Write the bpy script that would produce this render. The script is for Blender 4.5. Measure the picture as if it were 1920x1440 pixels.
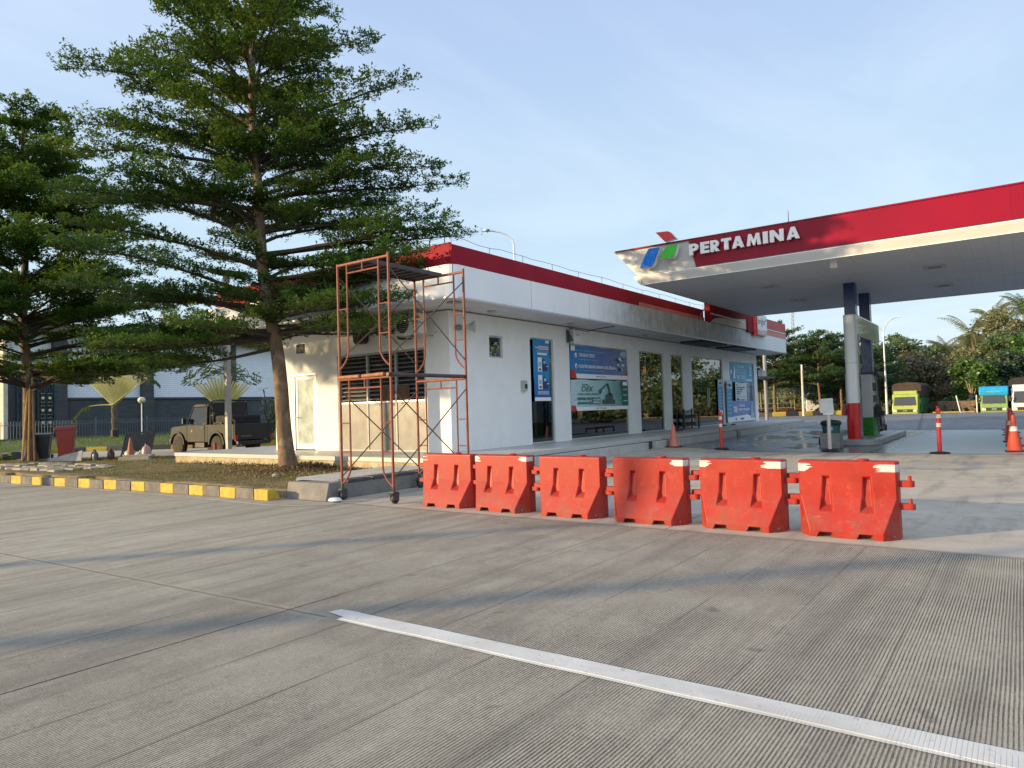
import bpy, bmesh, math, random
import numpy as np
from mathutils import Vector, Matrix
R = math.radians
PI = math.pi
random.seed(7)
for o in list(bpy.data.objects):
    bpy.data.objects.remove(o)
SC = bpy.context.scene
COL = SC.collection

# ------------------------------------------------------------------ camera
# world: +X runs along the shop front away from the camera, +Y along the gable to the left; z up, metres
PSI, PIT, RHO = R(36.0), R(2.05), R(1.74)
f0 = Vector((math.cos(PSI), math.sin(PSI), 0)); rt = Vector((math.sin(PSI), -math.cos(PSI), 0)); zz = Vector((0, 0, 1))
fw = f0*math.cos(PIT) + zz*math.sin(PIT); up = zz*math.cos(PIT) - f0*math.sin(PIT)
cx = rt*math.cos(RHO) - up*math.sin(RHO); cy = rt*math.sin(RHO) + up*math.cos(RHO)
cam_d = bpy.data.cameras.new('camera'); cam = bpy.data.objects.new('camera', cam_d); COL.objects.link(cam)
cam.matrix_world = Matrix(((cx.x, cy.x, -fw.x, 0), (cx.y, cy.y, -fw.y, 0), (cx.z, cy.z, -fw.z, 1.5), (0, 0, 0, 1)))
cam_d.sensor_width = 36; cam_d.lens = 1314/1920*36; cam_d.clip_start = .05; cam_d.clip_end = 3000
SC.camera = cam

# ------------------------------------------------------------------ sky, sun, exposure
SUN_AZ, SUN_EL = R(139.0), R(10.5)
SKY_STR, SUN_STR, EXPO = .15, 4.3, 0.75
w = bpy.data.worlds.new('World'); SC.world = w; w.use_nodes = True
nt = w.node_tree; nt.nodes.clear()
def wn(t, **k):
    n = nt.nodes.new(t)
    for a, b in k.items(): setattr(n, a, b)
    return n
sky = wn('ShaderNodeTexSky', sky_type='NISHITA', sun_disc=False, sun_elevation=SUN_EL, sun_rotation=PI/2-SUN_AZ,
         air_density=1.0, dust_density=1.2, ozone_density=2.0, altitude=50)
bg = wn('ShaderNodeBackground'); out = wn('ShaderNodeOutputWorld')
tc = wn('ShaderNodeTexCoord'); sep = wn('ShaderNodeSeparateXYZ')
nt.links.new(tc.outputs['Generated'], sep.inputs[0])
# thin high haze: an even pale blue veil, thicker towards the horizon
veil = wn('ShaderNodeValToRGB'); ce = veil.color_ramp.elements
ce[0].position = 0.0; ce[0].color = (6.0, 6.9, 7.4, 1)
ce[1].position = .75; ce[1].color = (3.1, 4.1, 6.0, 1)
e = ce.new(.18); e.color = (4.8, 6.25, 7.3, 1)
e = ce.new(.45); e.color = (3.75, 4.95, 7.0, 1)
nt.links.new(sep.outputs['Z'], veil.inputs[0])
mx = wn('ShaderNodeMix', data_type='RGBA'); mx.inputs[0].default_value = .86
nt.links.new(sky.outputs[0], mx.inputs[6]); nt.links.new(veil.outputs[0], mx.inputs[7])
# wisps of cirrus: stretched noise on a flat cloud layer (direction divided by height)
mxh = wn('ShaderNodeMath', operation='MAXIMUM'); mxh.inputs[1].default_value = .06
nt.links.new(sep.outputs['Z'], mxh.inputs[0])
dv = wn('ShaderNodeVectorMath', operation='DIVIDE'); cmb = wn('ShaderNodeCombineXYZ')
for i in range(3): nt.links.new(mxh.outputs[0], cmb.inputs[i])
nt.links.new(tc.outputs['Generated'], dv.inputs[0]); nt.links.new(cmb.outputs[0], dv.inputs[1])
mp = wn('ShaderNodeMapping'); mp.inputs['Scale'].default_value = (.55, 1.3, 1); mp.inputs['Rotation'].default_value = (0, 0, R(25)); mp.inputs['Location'].default_value = (3.3, 1.7, 0)
nt.links.new(dv.outputs[0], mp.inputs[0])
ns = wn('ShaderNodeTexNoise'); ns.inputs['Scale'].default_value = .8; ns.inputs['Detail'].default_value = 9; ns.inputs['Roughness'].default_value = .58; ns.inputs['Distortion'].default_value = .5
nt.links.new(mp.outputs[0], ns.inputs['Vector'])
cr = wn('ShaderNodeValToRGB'); cr.color_ramp.elements[0].position = .47; cr.color_ramp.elements[1].position = .78
cr.color_ramp.elements[1].color = (.26, .26, .26, 1)
nt.links.new(ns.outputs[0], cr.inputs[0])
mc = wn('ShaderNodeMix', data_type='RGBA'); mc.inputs[7].default_value = (7.2, 8.0, 8.4, 1)
nt.links.new(cr.outputs[0], mc.inputs[0]); nt.links.new(mx.outputs[2], mc.inputs[6])
# sky glows added outside the view as fill: sun's side behind left, and right
def fill_lobe(az, el, lo, hi, colr, prev):
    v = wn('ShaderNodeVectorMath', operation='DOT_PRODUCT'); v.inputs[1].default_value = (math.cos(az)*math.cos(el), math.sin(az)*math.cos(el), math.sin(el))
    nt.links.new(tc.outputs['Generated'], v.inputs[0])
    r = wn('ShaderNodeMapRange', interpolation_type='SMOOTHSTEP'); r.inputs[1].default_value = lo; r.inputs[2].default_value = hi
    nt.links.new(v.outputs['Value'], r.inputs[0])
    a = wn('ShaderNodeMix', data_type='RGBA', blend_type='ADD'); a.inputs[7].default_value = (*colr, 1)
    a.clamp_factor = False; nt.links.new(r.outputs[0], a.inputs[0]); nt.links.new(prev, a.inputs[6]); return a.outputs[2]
o1 = fill_lobe(SUN_AZ+R(10), R(22), .15, 1.0, (2.6, 2.2, 1.7), mc.outputs[2])
o1 = fill_lobe(R(-112), R(35), .25, 1.0, (2.4, 2.9, 3.4), o1)
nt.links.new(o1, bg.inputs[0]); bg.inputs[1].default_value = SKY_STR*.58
nt.links.new(bg.outputs[0], out.inputs[0])
sd = bpy.data.lights.new('sun', 'SUN'); sd.energy = SUN_STR; sd.angle = R(.53); sd.color = (1.0, .73, .40)
so = bpy.data.objects.new('sun', sd); COL.objects.link(so); so.location = (-20, 30, 30)
sv = Vector((math.cos(SUN_AZ)*math.cos(SUN_EL), math.sin(SUN_AZ)*math.cos(SUN_EL), math.sin(SUN_EL)))
so.rotation_euler = sv.to_track_quat('Z', 'Y').to_euler()
SC.view_settings.view_transform = 'Standard'; SC.view_settings.look = 'None'
SC.view_settings.exposure = EXPO; SC.view_settings.gamma = 1
SC.cycles.max_bounces = 8; SC.cycles.transparent_max_bounces = 12
SC.cycles.caustics_reflective = False; SC.cycles.caustics_refractive = False
SC.cycles.use_denoising = True

# ------------------------------------------------------------------ node helper
class G:
    def __init__(s, name):
        s.m = bpy.data.materials.new(name); s.m.use_nodes = True
        s.t = s.m.node_tree; s.t.nodes.clear()
        s.o = s.t.nodes.new('ShaderNodeOutputMaterial')
        s.tc = s.t.nodes.new('ShaderNodeTexCoord')
    def obj(s): return s.tc.outputs['Object']
    def gen(s): return s.tc.outputs['Generated']
    def _in(s, sock, v):
        if hasattr(v, 'links') or hasattr(v, 'is_output'): s.t.links.new(v, sock)
        elif isinstance(v, (tuple, list)) and len(v) == 3 and sock.type == 'RGBA': sock.default_value = (*v, 1)
        else: sock.default_value = v
    def n(s, t, ins={}, **k):
        n = s.t.nodes.new(t)
        for a, b in k.items(): setattr(n, a, b)
        for a, b in ins.items(): s._in(n.inputs[a], b)
        return n
    def math(s, op, a, b=0.0, c=False):
        n = s.n('ShaderNodeMath', {0: a, 1: b}, operation=op); n.use_clamp = c; return n.outputs[0]
    def noise(s, scale, detail=4, rough=.55, vec=None, dist=0):
        return s.n('ShaderNodeTexNoise', {'Vector': vec or s.obj(), 'Scale': scale, 'Detail': detail, 'Roughness': rough, 'Distortion': dist}).outputs[0]
    def map(s, v, a, b, c=0.0, d=1.0):
        return s.n('ShaderNodeMapRange', {0: v, 1: a, 2: b, 3: c, 4: d}).outputs[0]
    def mix(s, f, a, b, mode='MIX'):
        n = s.t.nodes.new('ShaderNodeMix'); n.data_type = 'RGBA'; n.blend_type = mode
        s._in(n.inputs[0], f); s._in(n.inputs[6], a); s._in(n.inputs[7], b); return n.outputs[2]
    def xyz(s, vec=None):
        n = s.n('ShaderNodeSeparateXYZ', {0: vec or s.obj()}); return n.outputs
    def scale(s, v, vec=None):
        return s.n('ShaderNodeMapping', {'Vector': vec or s.obj(), 'Scale': v}).outputs[0]
    def bump(s, h, strength=.3, dist=.01, normal=None):
        n = s.n('ShaderNodeBump', {'Height': h, 'Strength': strength, 'Distance': dist})
        if normal: s.t.links.new(normal, n.inputs['Normal'])
        return n.outputs[0]
    def pbr(s, color, rough=.6, metal=0, normal=None, **k):
        p = s.n('ShaderNodeBsdfPrincipled', {'Base Color': color, 'Roughness': rough, 'Metallic': metal})
        for a, b in k.items(): s._in(p.inputs[a.replace('_', ' ')], b)
        if normal: s.t.links.new(normal, p.inputs['Normal'])
        return p.outputs[0]
    def end(s, sh): s.t.links.new(sh, s.o.inputs['Surface']); return s.m
MATS = {}
def mat(name, col, rough=.55, var=.15, scale=4, bump=0, bscale=60, metal=0, dirt=0, dcol=(.12, .10, .08), streak=False):
    if name in MATS: return MATS[name]
    g = G(name)
    n1 = g.noise(scale, 5)
    c = g.mix(g.map(n1, .3, .7), tuple(x*(1-var) for x in col), tuple(min(1, x*(1+var)) for x in col))
    if dirt:
        v = g.scale((3, 3, .35)) if streak else None
        n2 = g.noise(scale*1.7, 8, .65, vec=v)
        c = g.mix(g.math('MULTIPLY', g.map(n2, .48, .75), dirt), c, dcol)
    nm = g.bump(g.noise(bscale, 3), bump, .01) if bump else None
    r = g.map(g.noise(scale*2.3, 3), .3, .7, max(0, rough-.08), min(1, rough+.08))
    MATS[name] = g.end(g.pbr(c, r, metal, nm)); return MATS[name]

# ------------------------------------------------------------------ mesh helper
class MB:
    def __init__(s): s.v = []; s.f = []; s.mi = []; s.k = 0; s.T = None
    def mat(s, i): s.k = i; return s
    def add(s, vs, fs):
        b = len(s.v)
        if s.T is not None: vs = [tuple(s.T @ Vector(p)) for p in vs]
        s.v += [tuple(p) for p in vs]; s.f += [tuple(b+i for i in f) for f in fs]; s.mi += [s.k]*len(fs); return s
    def box(s, x0, x1, y0, y1, z0, z1):
        if x0 > x1: x0, x1 = x1, x0
        if y0 > y1: y0, y1 = y1, y0
        return s.add([(x0,y0,z0),(x1,y0,z0),(x1,y1,z0),(x0,y1,z0),(x0,y0,z1),(x1,y0,z1),(x1,y1,z1),(x0,y1,z1)],
                     [(0,3,2,1),(4,5,6,7),(0,1,5,4),(1,2,6,5),(2,3,7,6),(3,0,4,7)])
    def quad(s, *p): return s.add(p, [tuple(range(len(p)))])
    def prism(s, poly, a, b, axis='y'):
        """poly in the plane of the other two axes (x:(y,z) y:(x,z) z:(x,y)), extruded from a to b"""
        f = {'x': lambda p, t: (t, p[0], p[1]), 'y': lambda p, t: (p[0], t, p[1]), 'z': lambda p, t: (p[0], p[1], t)}[axis]
        n = len(poly); vs = [f(p, a) for p in poly]+[f(p, b) for p in poly]
        fs = [tuple(range(n)), tuple(range(2*n-1, n-1, -1))]+[(i, i+n, (i+1) % n+n, (i+1) % n) for i in range(n)]
        return s.add(vs, fs)
    def tube(s, pts, r, n=8, cap=True):
        pts = [Vector(p) for p in pts]
        if not isinstance(r, (list, tuple)): r = [r]*len(pts)
        vs = []; ref = None
        for i, p in enumerate(pts):
            d = (pts[min(i+1, len(pts)-1)]-pts[max(i-1, 0)])
            d = d.normalized() if d.length > 1e-9 else Vector((0, 0, 1))
            if ref is None: ref = d.orthogonal().normalized()
            ref = (ref-d*ref.dot(d)); ref = ref.normalized() if ref.length > 1e-6 else d.orthogonal().normalized()
            bn = d.cross(ref)
            for j in range(n):
                a = 2*PI*j/n; vs.append(p+(ref*math.cos(a)+bn*math.sin(a))*r[i])
        fs = [(i*n+j, i*n+(j+1) % n, (i+1)*n+(j+1) % n, (i+1)*n+j) for i in range(len(pts)-1) for j in range(n)]
        if cap: fs += [tuple(range(n-1, -1, -1)), tuple(range((len(pts)-1)*n, len(pts)*n))]
        return s.add(vs, fs)
    def lathe(s, prof, c=(0, 0, 0), n=20, axis='z', cap=True, sx=1, sy=1):
        """prof: (radius, height)"""
        vs = []
        for r, h in prof:
            for j in range(n):
                a = 2*PI*j/n; p = (r*math.cos(a)*sx, r*math.sin(a)*sy, h)
                if axis == 'x': p = (p[2], p[0], p[1])
                if axis == 'y': p = (p[0], p[2], p[1])
                vs.append((p[0]+c[0], p[1]+c[1], p[2]+c[2]))
        m = len(prof)
        fs = [(i*n+j, i*n+(j+1) % n, (i+1)*n+(j+1) % n, (i+1)*n+j) for i in range(m-1) for j in range(n)]
        if cap: fs += [tuple(range(n-1, -1, -1)), tuple(range((m-1)*n, m*n))]
        return s.add(vs, fs)
    def build(s, name, mats, parent=None, bevel=0, smooth=False, seg=2, loc=None):
        me = bpy.data.meshes.new(name); me.from_pydata(s.v, [], s.f)
        if not isinstance(mats, (list, tuple)): mats = [mats]
        for m in mats: me.materials.append(m)
        me.polygons.foreach_set('material_index', s.mi)
        bm = bmesh.new(); bm.from_mesh(me)
        bmesh.ops.recalc_face_normals(bm, faces=bm.faces[:]); bm.to_mesh(me); bm.free()
        if smooth:
            me.polygons.foreach_set('use_smooth', [True]*len(me.polygons))
            try: me.set_sharp_from_angle(angle=R(40))
            except Exception: pass
        me.update()
        o = bpy.data.objects.new(name, me); COL.objects.link(o)
        if parent: o.parent = parent
        if loc: o.location = loc
        if bevel:
            b = o.modifiers.new('bevel', 'BEVEL'); b.width = bevel; b.segments = seg; b.limit_method = 'ANGLE'; b.angle_limit = R(35)
        return o
def npmesh(name, V, F, mats, parent=None, smooth=False):
    """V (n,3) float array, F (m,k) int array, all faces k-gons"""
    me = bpy.data.meshes.new(name)
    k = F.shape[1]
    me.vertices.add(len(V)); me.vertices.foreach_set('co', np.ascontiguousarray(V, dtype=np.float32).ravel())
    me.loops.add(F.size); me.loops.foreach_set('vertex_index', F.astype(np.int32).ravel())
    me.polygons.add(len(F)); me.polygons.foreach_set('loop_start', np.arange(0, F.size, k, dtype=np.int32))
    try: me.polygons.foreach_set('loop_total', np.full(len(F), k, dtype=np.int32))
    except Exception: pass
    if not isinstance(mats, (list, tuple)): mats = [mats]
    for m in mats: me.materials.append(m)
    me.update(calc_edges=True); me.validate()
    if smooth: me.polygons.foreach_set('use_smooth', [True]*len(me.polygons))
    o = bpy.data.objects.new(name, me); COL.objects.link(o)
    if parent: o.parent = parent
    return o
def tag(o, label=None, cat=None, group=None, kind=None):
    if label: o['label'] = label
    if cat: o['category'] = cat
    if group: o['group'] = group
    if kind: o['kind'] = kind
    return o
def thing(name, label, cat, loc=(0, 0, 0), rz=0, group=None):
    o = bpy.data.objects.new(name, None); COL.objects.link(o); o.empty_display_size = .2
    o.location = loc; o.rotation_euler = (0, 0, rz); return tag(o, label, cat, group)
def dup(root, loc=None, rz=None, label=None, scale=None, skip=()):
    kids = [(c, list(c.children)) for c in root.children]
    r = root.copy(); COL.objects.link(r)
    if loc is not None: r.location = loc
    if rz is not None: r.rotation_euler = (0, 0, rz)
    if label: r['label'] = label
    if scale: r.scale = scale
    for c, gs in kids:
        if c.name.split('.')[0] in skip: continue
        d = c.copy(); COL.objects.link(d); d.parent = r
        for g_ in gs:
            e_ = g_.copy(); COL.objects.link(e_); e_.parent = d
    return r
def text_data(body, size=1.0, offset=0.0, extrude=.004, shear=0, sx=1.0, space=1.0):
    c = bpy.data.curves.new('t', 'FONT'); c.body = body; c.size = size; c.offset = offset; c.extrude = extrude
    c.shear = shear; c.align_x = 'LEFT'; c.space_character = space; c.resolution_u = 3
    o = bpy.data.objects.new('t', c); COL.objects.link(o)
    bpy.context.view_layer.update()
    me = bpy.data.meshes.new_from_object(o.evaluated_get(bpy.context.evaluated_depsgraph_get()))
    bpy.data.objects.remove(o)
    n = len(me.vertices); a = np.zeros(n*3, dtype=np.float32); me.vertices.foreach_get('co', a); a = a.reshape(-1, 3)
    return me, a
def text(name, body, org, u, v, width=None, height=None, m=None, parent=None, size=1.0, offset=0.0, extrude=.003, shear=0, space=1.0):
    """flat lettering: text x runs along u, text y along v, lower left corner at org; scaled to width/height if given"""
    me, a = text_data(body, 1.0, offset, 0.02, shear, space=space)
    mn = a.min(0); mxx = a.max(0); a[:, :2] -= mn[:2]
    h = mxx[1]-mn[1]; wd = mxx[0]-mn[0]
    sy = (height/h) if height else size; sx = (width/wd) if width else sy
    a[:, 0] *= sx; a[:, 1] *= sy; a[:, 2] *= extrude/.02
    u = np.array(u, float); v = np.array(v, float); wv = np.cross(u, v)
    P = np.array(org)+a[:, :1]*u+a[:, 1:2]*v+a[:, 2:3]*wv
    me.vertices.foreach_set('co', P.astype(np.float32).ravel()); me.update()
    me.materials.clear(); me.materials.append(m)
    o = bpy.data.objects.new(name, me); COL.objects.link(o)
    if parent: o.parent = parent
    return o
def sstep(a, b, x):
    t = max(0, min(1, (x-a)/(b-a))); return t*t*(3-2*t)
def pip(x, y, P):
    c = False; n = len(P)
    for i in range(n):
        x1, y1 = P[i]; x2, y2 = P[(i+1) % n]
        if (y1 > y) != (y2 > y) and x < (x2-x1)*(y-y1)/(y2-y1)+x1: c = not c
    return c

# ------------------------------------------------------------------ plain materials
CONC = mat('concrete_trim', (.36, .34, .30), .85, .18, 2.5, .4, 90, dirt=.55)
CONC_DARK = mat('dark_concrete', (.16, .16, .15), .85, .25, 2.5, .4, 90, dirt=.4)
WHITE_PAINT = mat('white_paint', (.78, .78, .76), .6, .05, 1.2, .05, 200)
BLACK = mat('black_rubber', (.02, .02, .022), .6, .3, 20)
DARKM = mat('dark_metal', (.05, .05, .055), .45, .3, 10)
STEEL = mat('galvanised_steel', (.42, .43, .43), .45, .2, 6, metal=.6)
ALU = mat('aluminium', (.6, .61, .62), .4, .1, 5, metal=.5)
WHITE_P = mat('white_plastic', (.75, .75, .73), .4, .06, 5)
RED_PANEL = mat('red_panel', (.42, .018, .045), .35, .10, .8, dirt=.12, dcol=(.2, .02, .03))

# =================================================================== GROUND
def build_road():
    g = G('grooved_concrete'); X, Y, Z = g.xyz()
    big = g.noise(.35, 5, .6); med = g.noise(3.0, 6, .6); fine = g.noise(55, 4, .7); spk = g.noise(190, 2, .6)
    st = g.noise(1.1, 6, .6, vec=g.scale((.25, 2.6, 1)))           # stains pulled out along the tyre tracks
    c = g.mix(g.map(big, .3, .7), (.385, .358, .282), (.55, .518, .415))
    c = g.mix(g.map(med, .35, .75), c, (.38, .34, .275))
    c = g.mix(g.math('MULTIPLY', g.map(st, .47, .66), .6), c, (.17, .155, .13))
    c = g.mix(g.map(fine, .25, .8, .38, -.15), c, (.06, .055, .05)); c = g.mix(g.map(g.noise(14, 6, .75), .5, .75, 0, .45), c, (.15, .13, .11))
    c = g.mix(g.map(spk, .62, .78, 0, .5), c, (.46, .43, .38))
    # saw-cut grooves 19 mm apart running along X, slightly wandering
    wob = g.math('MULTIPLY', g.math('SUBTRACT', g.noise(1.6, 3, vec=g.scale((.5, .6, 1))), .5), .022)
    wob2 = g.math('MULTIPLY', g.math('SUBTRACT', g.noise(45, 2), .5), .005)
    yy = g.math('ADD', g.math('ADD', Y, wob), wob2)
    ph = g.math('FRACT', g.math('MULTIPLY', yy, 1/.0195))
    tri = g.math('ABSOLUTE', g.math('SUBTRACT', ph, .5))            # .5 in the groove
    wid = g.map(g.noise(2.2, 4), .3, .7, .22, .33)
    gr = g.map(g.math('SUBTRACT', tri, wid), 0.0, .09, 0, 1)
    fade = g.math('MULTIPLY', g.map(Y, 5.0, 9.0, 1, .22), g.map(g.noise(.9, 5, .6), .33, .56, .45, 1))
    fade = g.math('MULTIPLY', fade, g.map(g.noise(26, 3), .3, .55, .55, 1))
    grf = g.math('MULTIPLY', gr, fade)
    c = g.mix(g.math('MULTIPLY', grf, .95), c, (.03, .025, .018))
    # edges of the 1.33 m wide grooving passes
    ps = g.math('FRACT', g.math('MULTIPLY', g.math('ADD', yy, -.68), 1/.665))
    pl = g.map(g.math('ABSOLUTE', g.math('SUBTRACT', ps, .5)), .480, .5, 0, .85)
    pv = g.math('MULTIPLY', pl, g.map(g.noise(1.4, 3), .4, .6, .3, 1))
    c = g.mix(pv, c, (.045, .04, .033))
    c = g.mix(g.map(g.noise(420, 2, .5), .45, .75, 0, .38), c, (.62, .56, .47)); c = g.mix(g.map(g.noise(330, 2, .5), .55, .8, 0, .55), c, (.08, .07, .06))
    c = g.mix(g.map(g.noise(3.3, 3, .5), .68, .74, 0, .45), c, (.07, .062, .055)); c = g.mix(g.map(g.noise(5.1, 5, .65, vec=g.scale((.5, 1.5, 1))), .66, .75, 0, .4), c, (.60, .55, .46))
    # joint across the road and the crack that runs into it
    jx = g.math('ABSOLUTE', g.math('SUBTRACT', g.math('ADD', X, g.math('MULTIPLY', g.math('SUBTRACT', g.noise(6, 4), .5), .03)), g.map(Y, 4.2, 9.8, 3.42, 3.12)))
    jm = g.math('MULTIPLY', g.map(jx, .008, .022, 1, 0), g.math('GREATER_THAN', Y, 4.25))
    jl = g.math('MULTIPLY', g.map(jx, .03, .075, .45, 0), g.math('GREATER_THAN', Y, 4.25))
    c = g.mix(jl, c, (.40, .36, .29)); c = g.mix(g.math('MULTIPLY', jm, .6), c, (.09, .08, .06))
    kx = g.math('ABSOLUTE', g.math('SUBTRACT', yy, 4.665))
    km = g.math('MULTIPLY', g.map(kx, .004, .010, 1, 0), g.math('LESS_THAN', X, 3.9))
    c = g.mix(g.math('MULTIPLY', km, .9), c, (.02, .018, .015))
    h = g.math('SUBTRACT', g.math('ADD', g.math('MULTIPLY', fine, .6), g.math('MULTIPLY', spk, .35)), g.math('MULTIPLY', grf, 1.6))
    h = g.math('SUBTRACT', h, g.math('MULTIPLY', km, 2))
    nm = g.bump(h, 1.0, .004); nm = g.bump(g.math('ADD', g.noise(38, 5, .75), g.math('MULTIPLY', g.noise(110, 3, .7), .6)), .55, .008, nm)
    m = g.end(g.pbr(c, g.map(med, .3, .7, .72, .92), 0, nm))
    b = MB(); b.quad((-60, -80, 0), (7.87, -80, 0), (7.87, 110, 0), (-60, 110, 0))
    tag(b.build('road', m), kind='structure')
build_road()

def gz(x, y):
    """forecourt height: it climbs 0.12 m towards the shop"""
    return .12*sstep(6.3, 9.3, y)*sstep(10.5, 15, x)
def grid_sheet(name, x0, x1, y0, y1, nx, ny, zf, m):
    xs = np.linspace(x0, x1, nx+1); ys = np.linspace(y0, y1, ny+1)
    V = np.array([(x, y, zf(x, y)) for y in ys for x in xs])
    F = np.array([(j*(nx+1)+i, j*(nx+1)+i+1, (j+1)*(nx+1)+i+1, (j+1)*(nx+1)+i) for j in range(ny) for i in range(nx)])
    return npmesh(name, V, F, m, smooth=True)
def mat_forecourt():
    g = G('forecourt_concrete'); X, Y, Z = g.xyz()
    big = g.noise(.5, 5, .6); med = g.noise(2.6, 6, .62); fine = g.noise(70, 4, .7)
    c = g.mix(g.map(big, .3, .7), (.43, .38, .305), (.55, .49, .39))
    c = g.mix(g.map(med, .45, .8, 0, .7), c, (.30, .27, .22))
    st = g.noise(1.0, 6, .6, vec=g.scale((.35, 2.2, 1)))
    c = g.mix(g.map(st, .52, .72, 0, .7), c, (.14, .13, .12))
    c = g.mix(g.map(fine, .3, .75, .25, -.1), c, (.08, .075, .07))
    j1 = g.map(g.math('ABSOLUTE', g.math('SUBTRACT', g.math('FRACT', g.math('MULTIPLY', g.math('ADD', Y, .95), 1/4.5)), .5)), .4975, .4995, 0, .8)
    j2 = g.map(g.math('ABSOLUTE', g.math('SUBTRACT', g.math('FRACT', g.math('MULTIPLY', g.math('ADD', X, 2.5), 1/4.6)), .5)), .4975, .4995, 0, .6)
    c = g.mix(j1, c, (.04, .035, .03)); c = g.mix(j2, c, (.05, .045, .04))
    e = g.map(X, 7.88, 8.0, .7, 0); c = g.mix(e, c, (.07, .06, .05))
    return g.end(g.pbr(c, g.map(med, .3, .7, .7, .9), 0, g.bump(fine, .5, .003)))
tag(grid_sheet('forecourt', 7.87, 21.3, -80, 110, 34, 480, gz, mat_forecourt()), kind='structure')
def mat_wet():
    g = G('wet_painted_concrete'); X, Y, Z = g.xyz()
    big = g.noise(.45, 5, .6); med = g.noise(2.2, 6, .6); fine = g.noise(60, 3)
    c = g.mix(g.map(big, .3, .7), (.16, .17, .18), (.25, .265, .275))
    c = g.mix(g.map(med, .4, .8, 0, .6), c, (.12, .12, .125))
    wet = g.map(g.noise(.42, 6, .62, vec=g.scale((.6, 1.3, 1))), .42, .52)
    wet = g.math('MAXIMUM', wet, g.map(X, 21.3, 22.0, .0, .35))
    rgt = g.map(Y, 2.2, 4.4, 1, 0)
    c = g.mix(g.math('MULTIPLY', wet, g.map(rgt, 0, 1, .65, .25)), c, (.05, .052, .06)); c = g.mix(g.math('MULTIPLY', rgt, .6), c, (.42, .45, .47))
    j = g.map(g.math('ABSOLUTE', g.math('SUBTRACT', Y, 3.45)), .03, .05, .8, 0)
    j = g.math('MAXIMUM', j, g.map(g.math('ABSOLUTE', g.math('SUBTRACT', X, 21.42)), .1, .14, .9, 0))
    j = g.math('MAXIMUM', j, g.map(g.math('ABSOLUTE', g.math('SUBTRACT', X, 36.3)), .12, .16, .85, 0))
    c = g.mix(j, c, (.03, .03, .032))
    r = g.mix(wet, (.42, .42, .42), (.10, .10, .10)); r = g.mix(rgt, r, (.30, .30, .30))
    r = g.mix(g.map(med, .3, .8, 0, .35), r, (.5, .5, .5))
    return g.end(g.pbr(c, r, 0, g.bump(g.math('ADD', fine, g.math('MULTIPLY', med, 2)), .12, .003), Specular_IOR_Level=.6))
tag(grid_sheet('pump_apron', 21.3, 36.4, -80, 110, 4, 480, gz, mat_wet()), kind='structure')
def mat_yard():
    g = G('yard_asphalt'); big = g.noise(.12, 5, .6); med = g.noise(1.2, 5, .6, vec=g.scale((.3, 1.5, 1))); fine = g.noise(30, 3)
    c = g.mix(g.map(big, .3, .7), (.13, .135, .14), (.20, .20, .205))
    c = g.mix(g.map(med, .45, .7, 0, .6), c, (.27, .26, .25)); c = g.mix(g.map(fine, .3, .7, .3, 0), c, (.08, .08, .08))
    X, Y, Z = g.xyz()
    lane = g.math('SUBTRACT', Y, g.map(X, 36, 72, 3.8, 7.2))
    c = g.mix(g.map(g.math('ABSOLUTE', lane), .05, .12, .6, 0), c, (.05, .05, .05))
    return g.end(g.pbr(c, .72, 0, g.bump(fine, .4, .004)))
tag(grid_sheet('truck_yard', 36.4, 72.0, -80, 110, 8, 200, lambda x, y: gz(x, y)*(1-sstep(40, 48, x)), mat_yard()), kind='structure')
def mat_earth():
    g = G('dry_earth'); c = g.mix(g.map(g.noise(.3, 6), .35, .65), (.07, .085, .03), (.17, .13, .08))
    return g.end(g.pbr(c, .95))
b = MB(); b.quad((-1200, -1200, -.6), (1500, -1200, -.6), (1500, 1500, -.6), (-1200, 1500, -.6))
tag(b.build('ground', mat_earth()), kind='structure')
# asphalt lane behind the near planting bed
g = G('lane_asphalt'); cc = g.mix(g.map(g.noise(.8, 6, .6), .3, .7), (.10, .10, .10), (.20, .19, .18))
LANE = g.end(g.pbr(cc, .85, 0, g.bump(g.noise(50, 3), .4, .004)))
b = MB(); b.quad((9, 21.0, .005), (21.2, 21.0, .005), (21.2, 40, .005), (9, 40, .005)); tag(b.build('service_lane', LANE), kind='structure')

# grass/earth beds
def bed_mat(name, dirt, g1, g2, thr=.5):
    g = G(name); n = g.noise(1.6, 6, .65); f = g.noise(30, 4, .7)
    gr = g.mix(g.map(g.noise(9, 4), .3, .7), g1, g2)
    c = g.mix(g.map(n, thr-.06, thr+.08), dirt, gr); c = g.mix(g.map(f, .3, .75, .45, 0), c, (.03, .022, .012))
    return g.end(g.pbr(c, .95, 0, g.bump(f, .9, .02)))
BED = [(7.95, 10.95), (7.88, 16), (7.45, 22), (6.9, 26), (6.2, 31), (8.2, 32.2), (11.0, 29.4), (13.2, 25.8), (14.9, 22.6), (15.2, 18.95), (11.3, 18.95), (11.3, 11.7), (9.6, 10.95)]
def bedz(x, y):
    return .16+.05*math.sin(x*1.7+y*.6)*math.sin(y*.9)*.6+.13*math.exp(-((x-10.55)**2+(y-14.3)**2)/.55)+.10*math.exp(-((x-9.8)**2+(y-27.6)**2)/.6)
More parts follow.
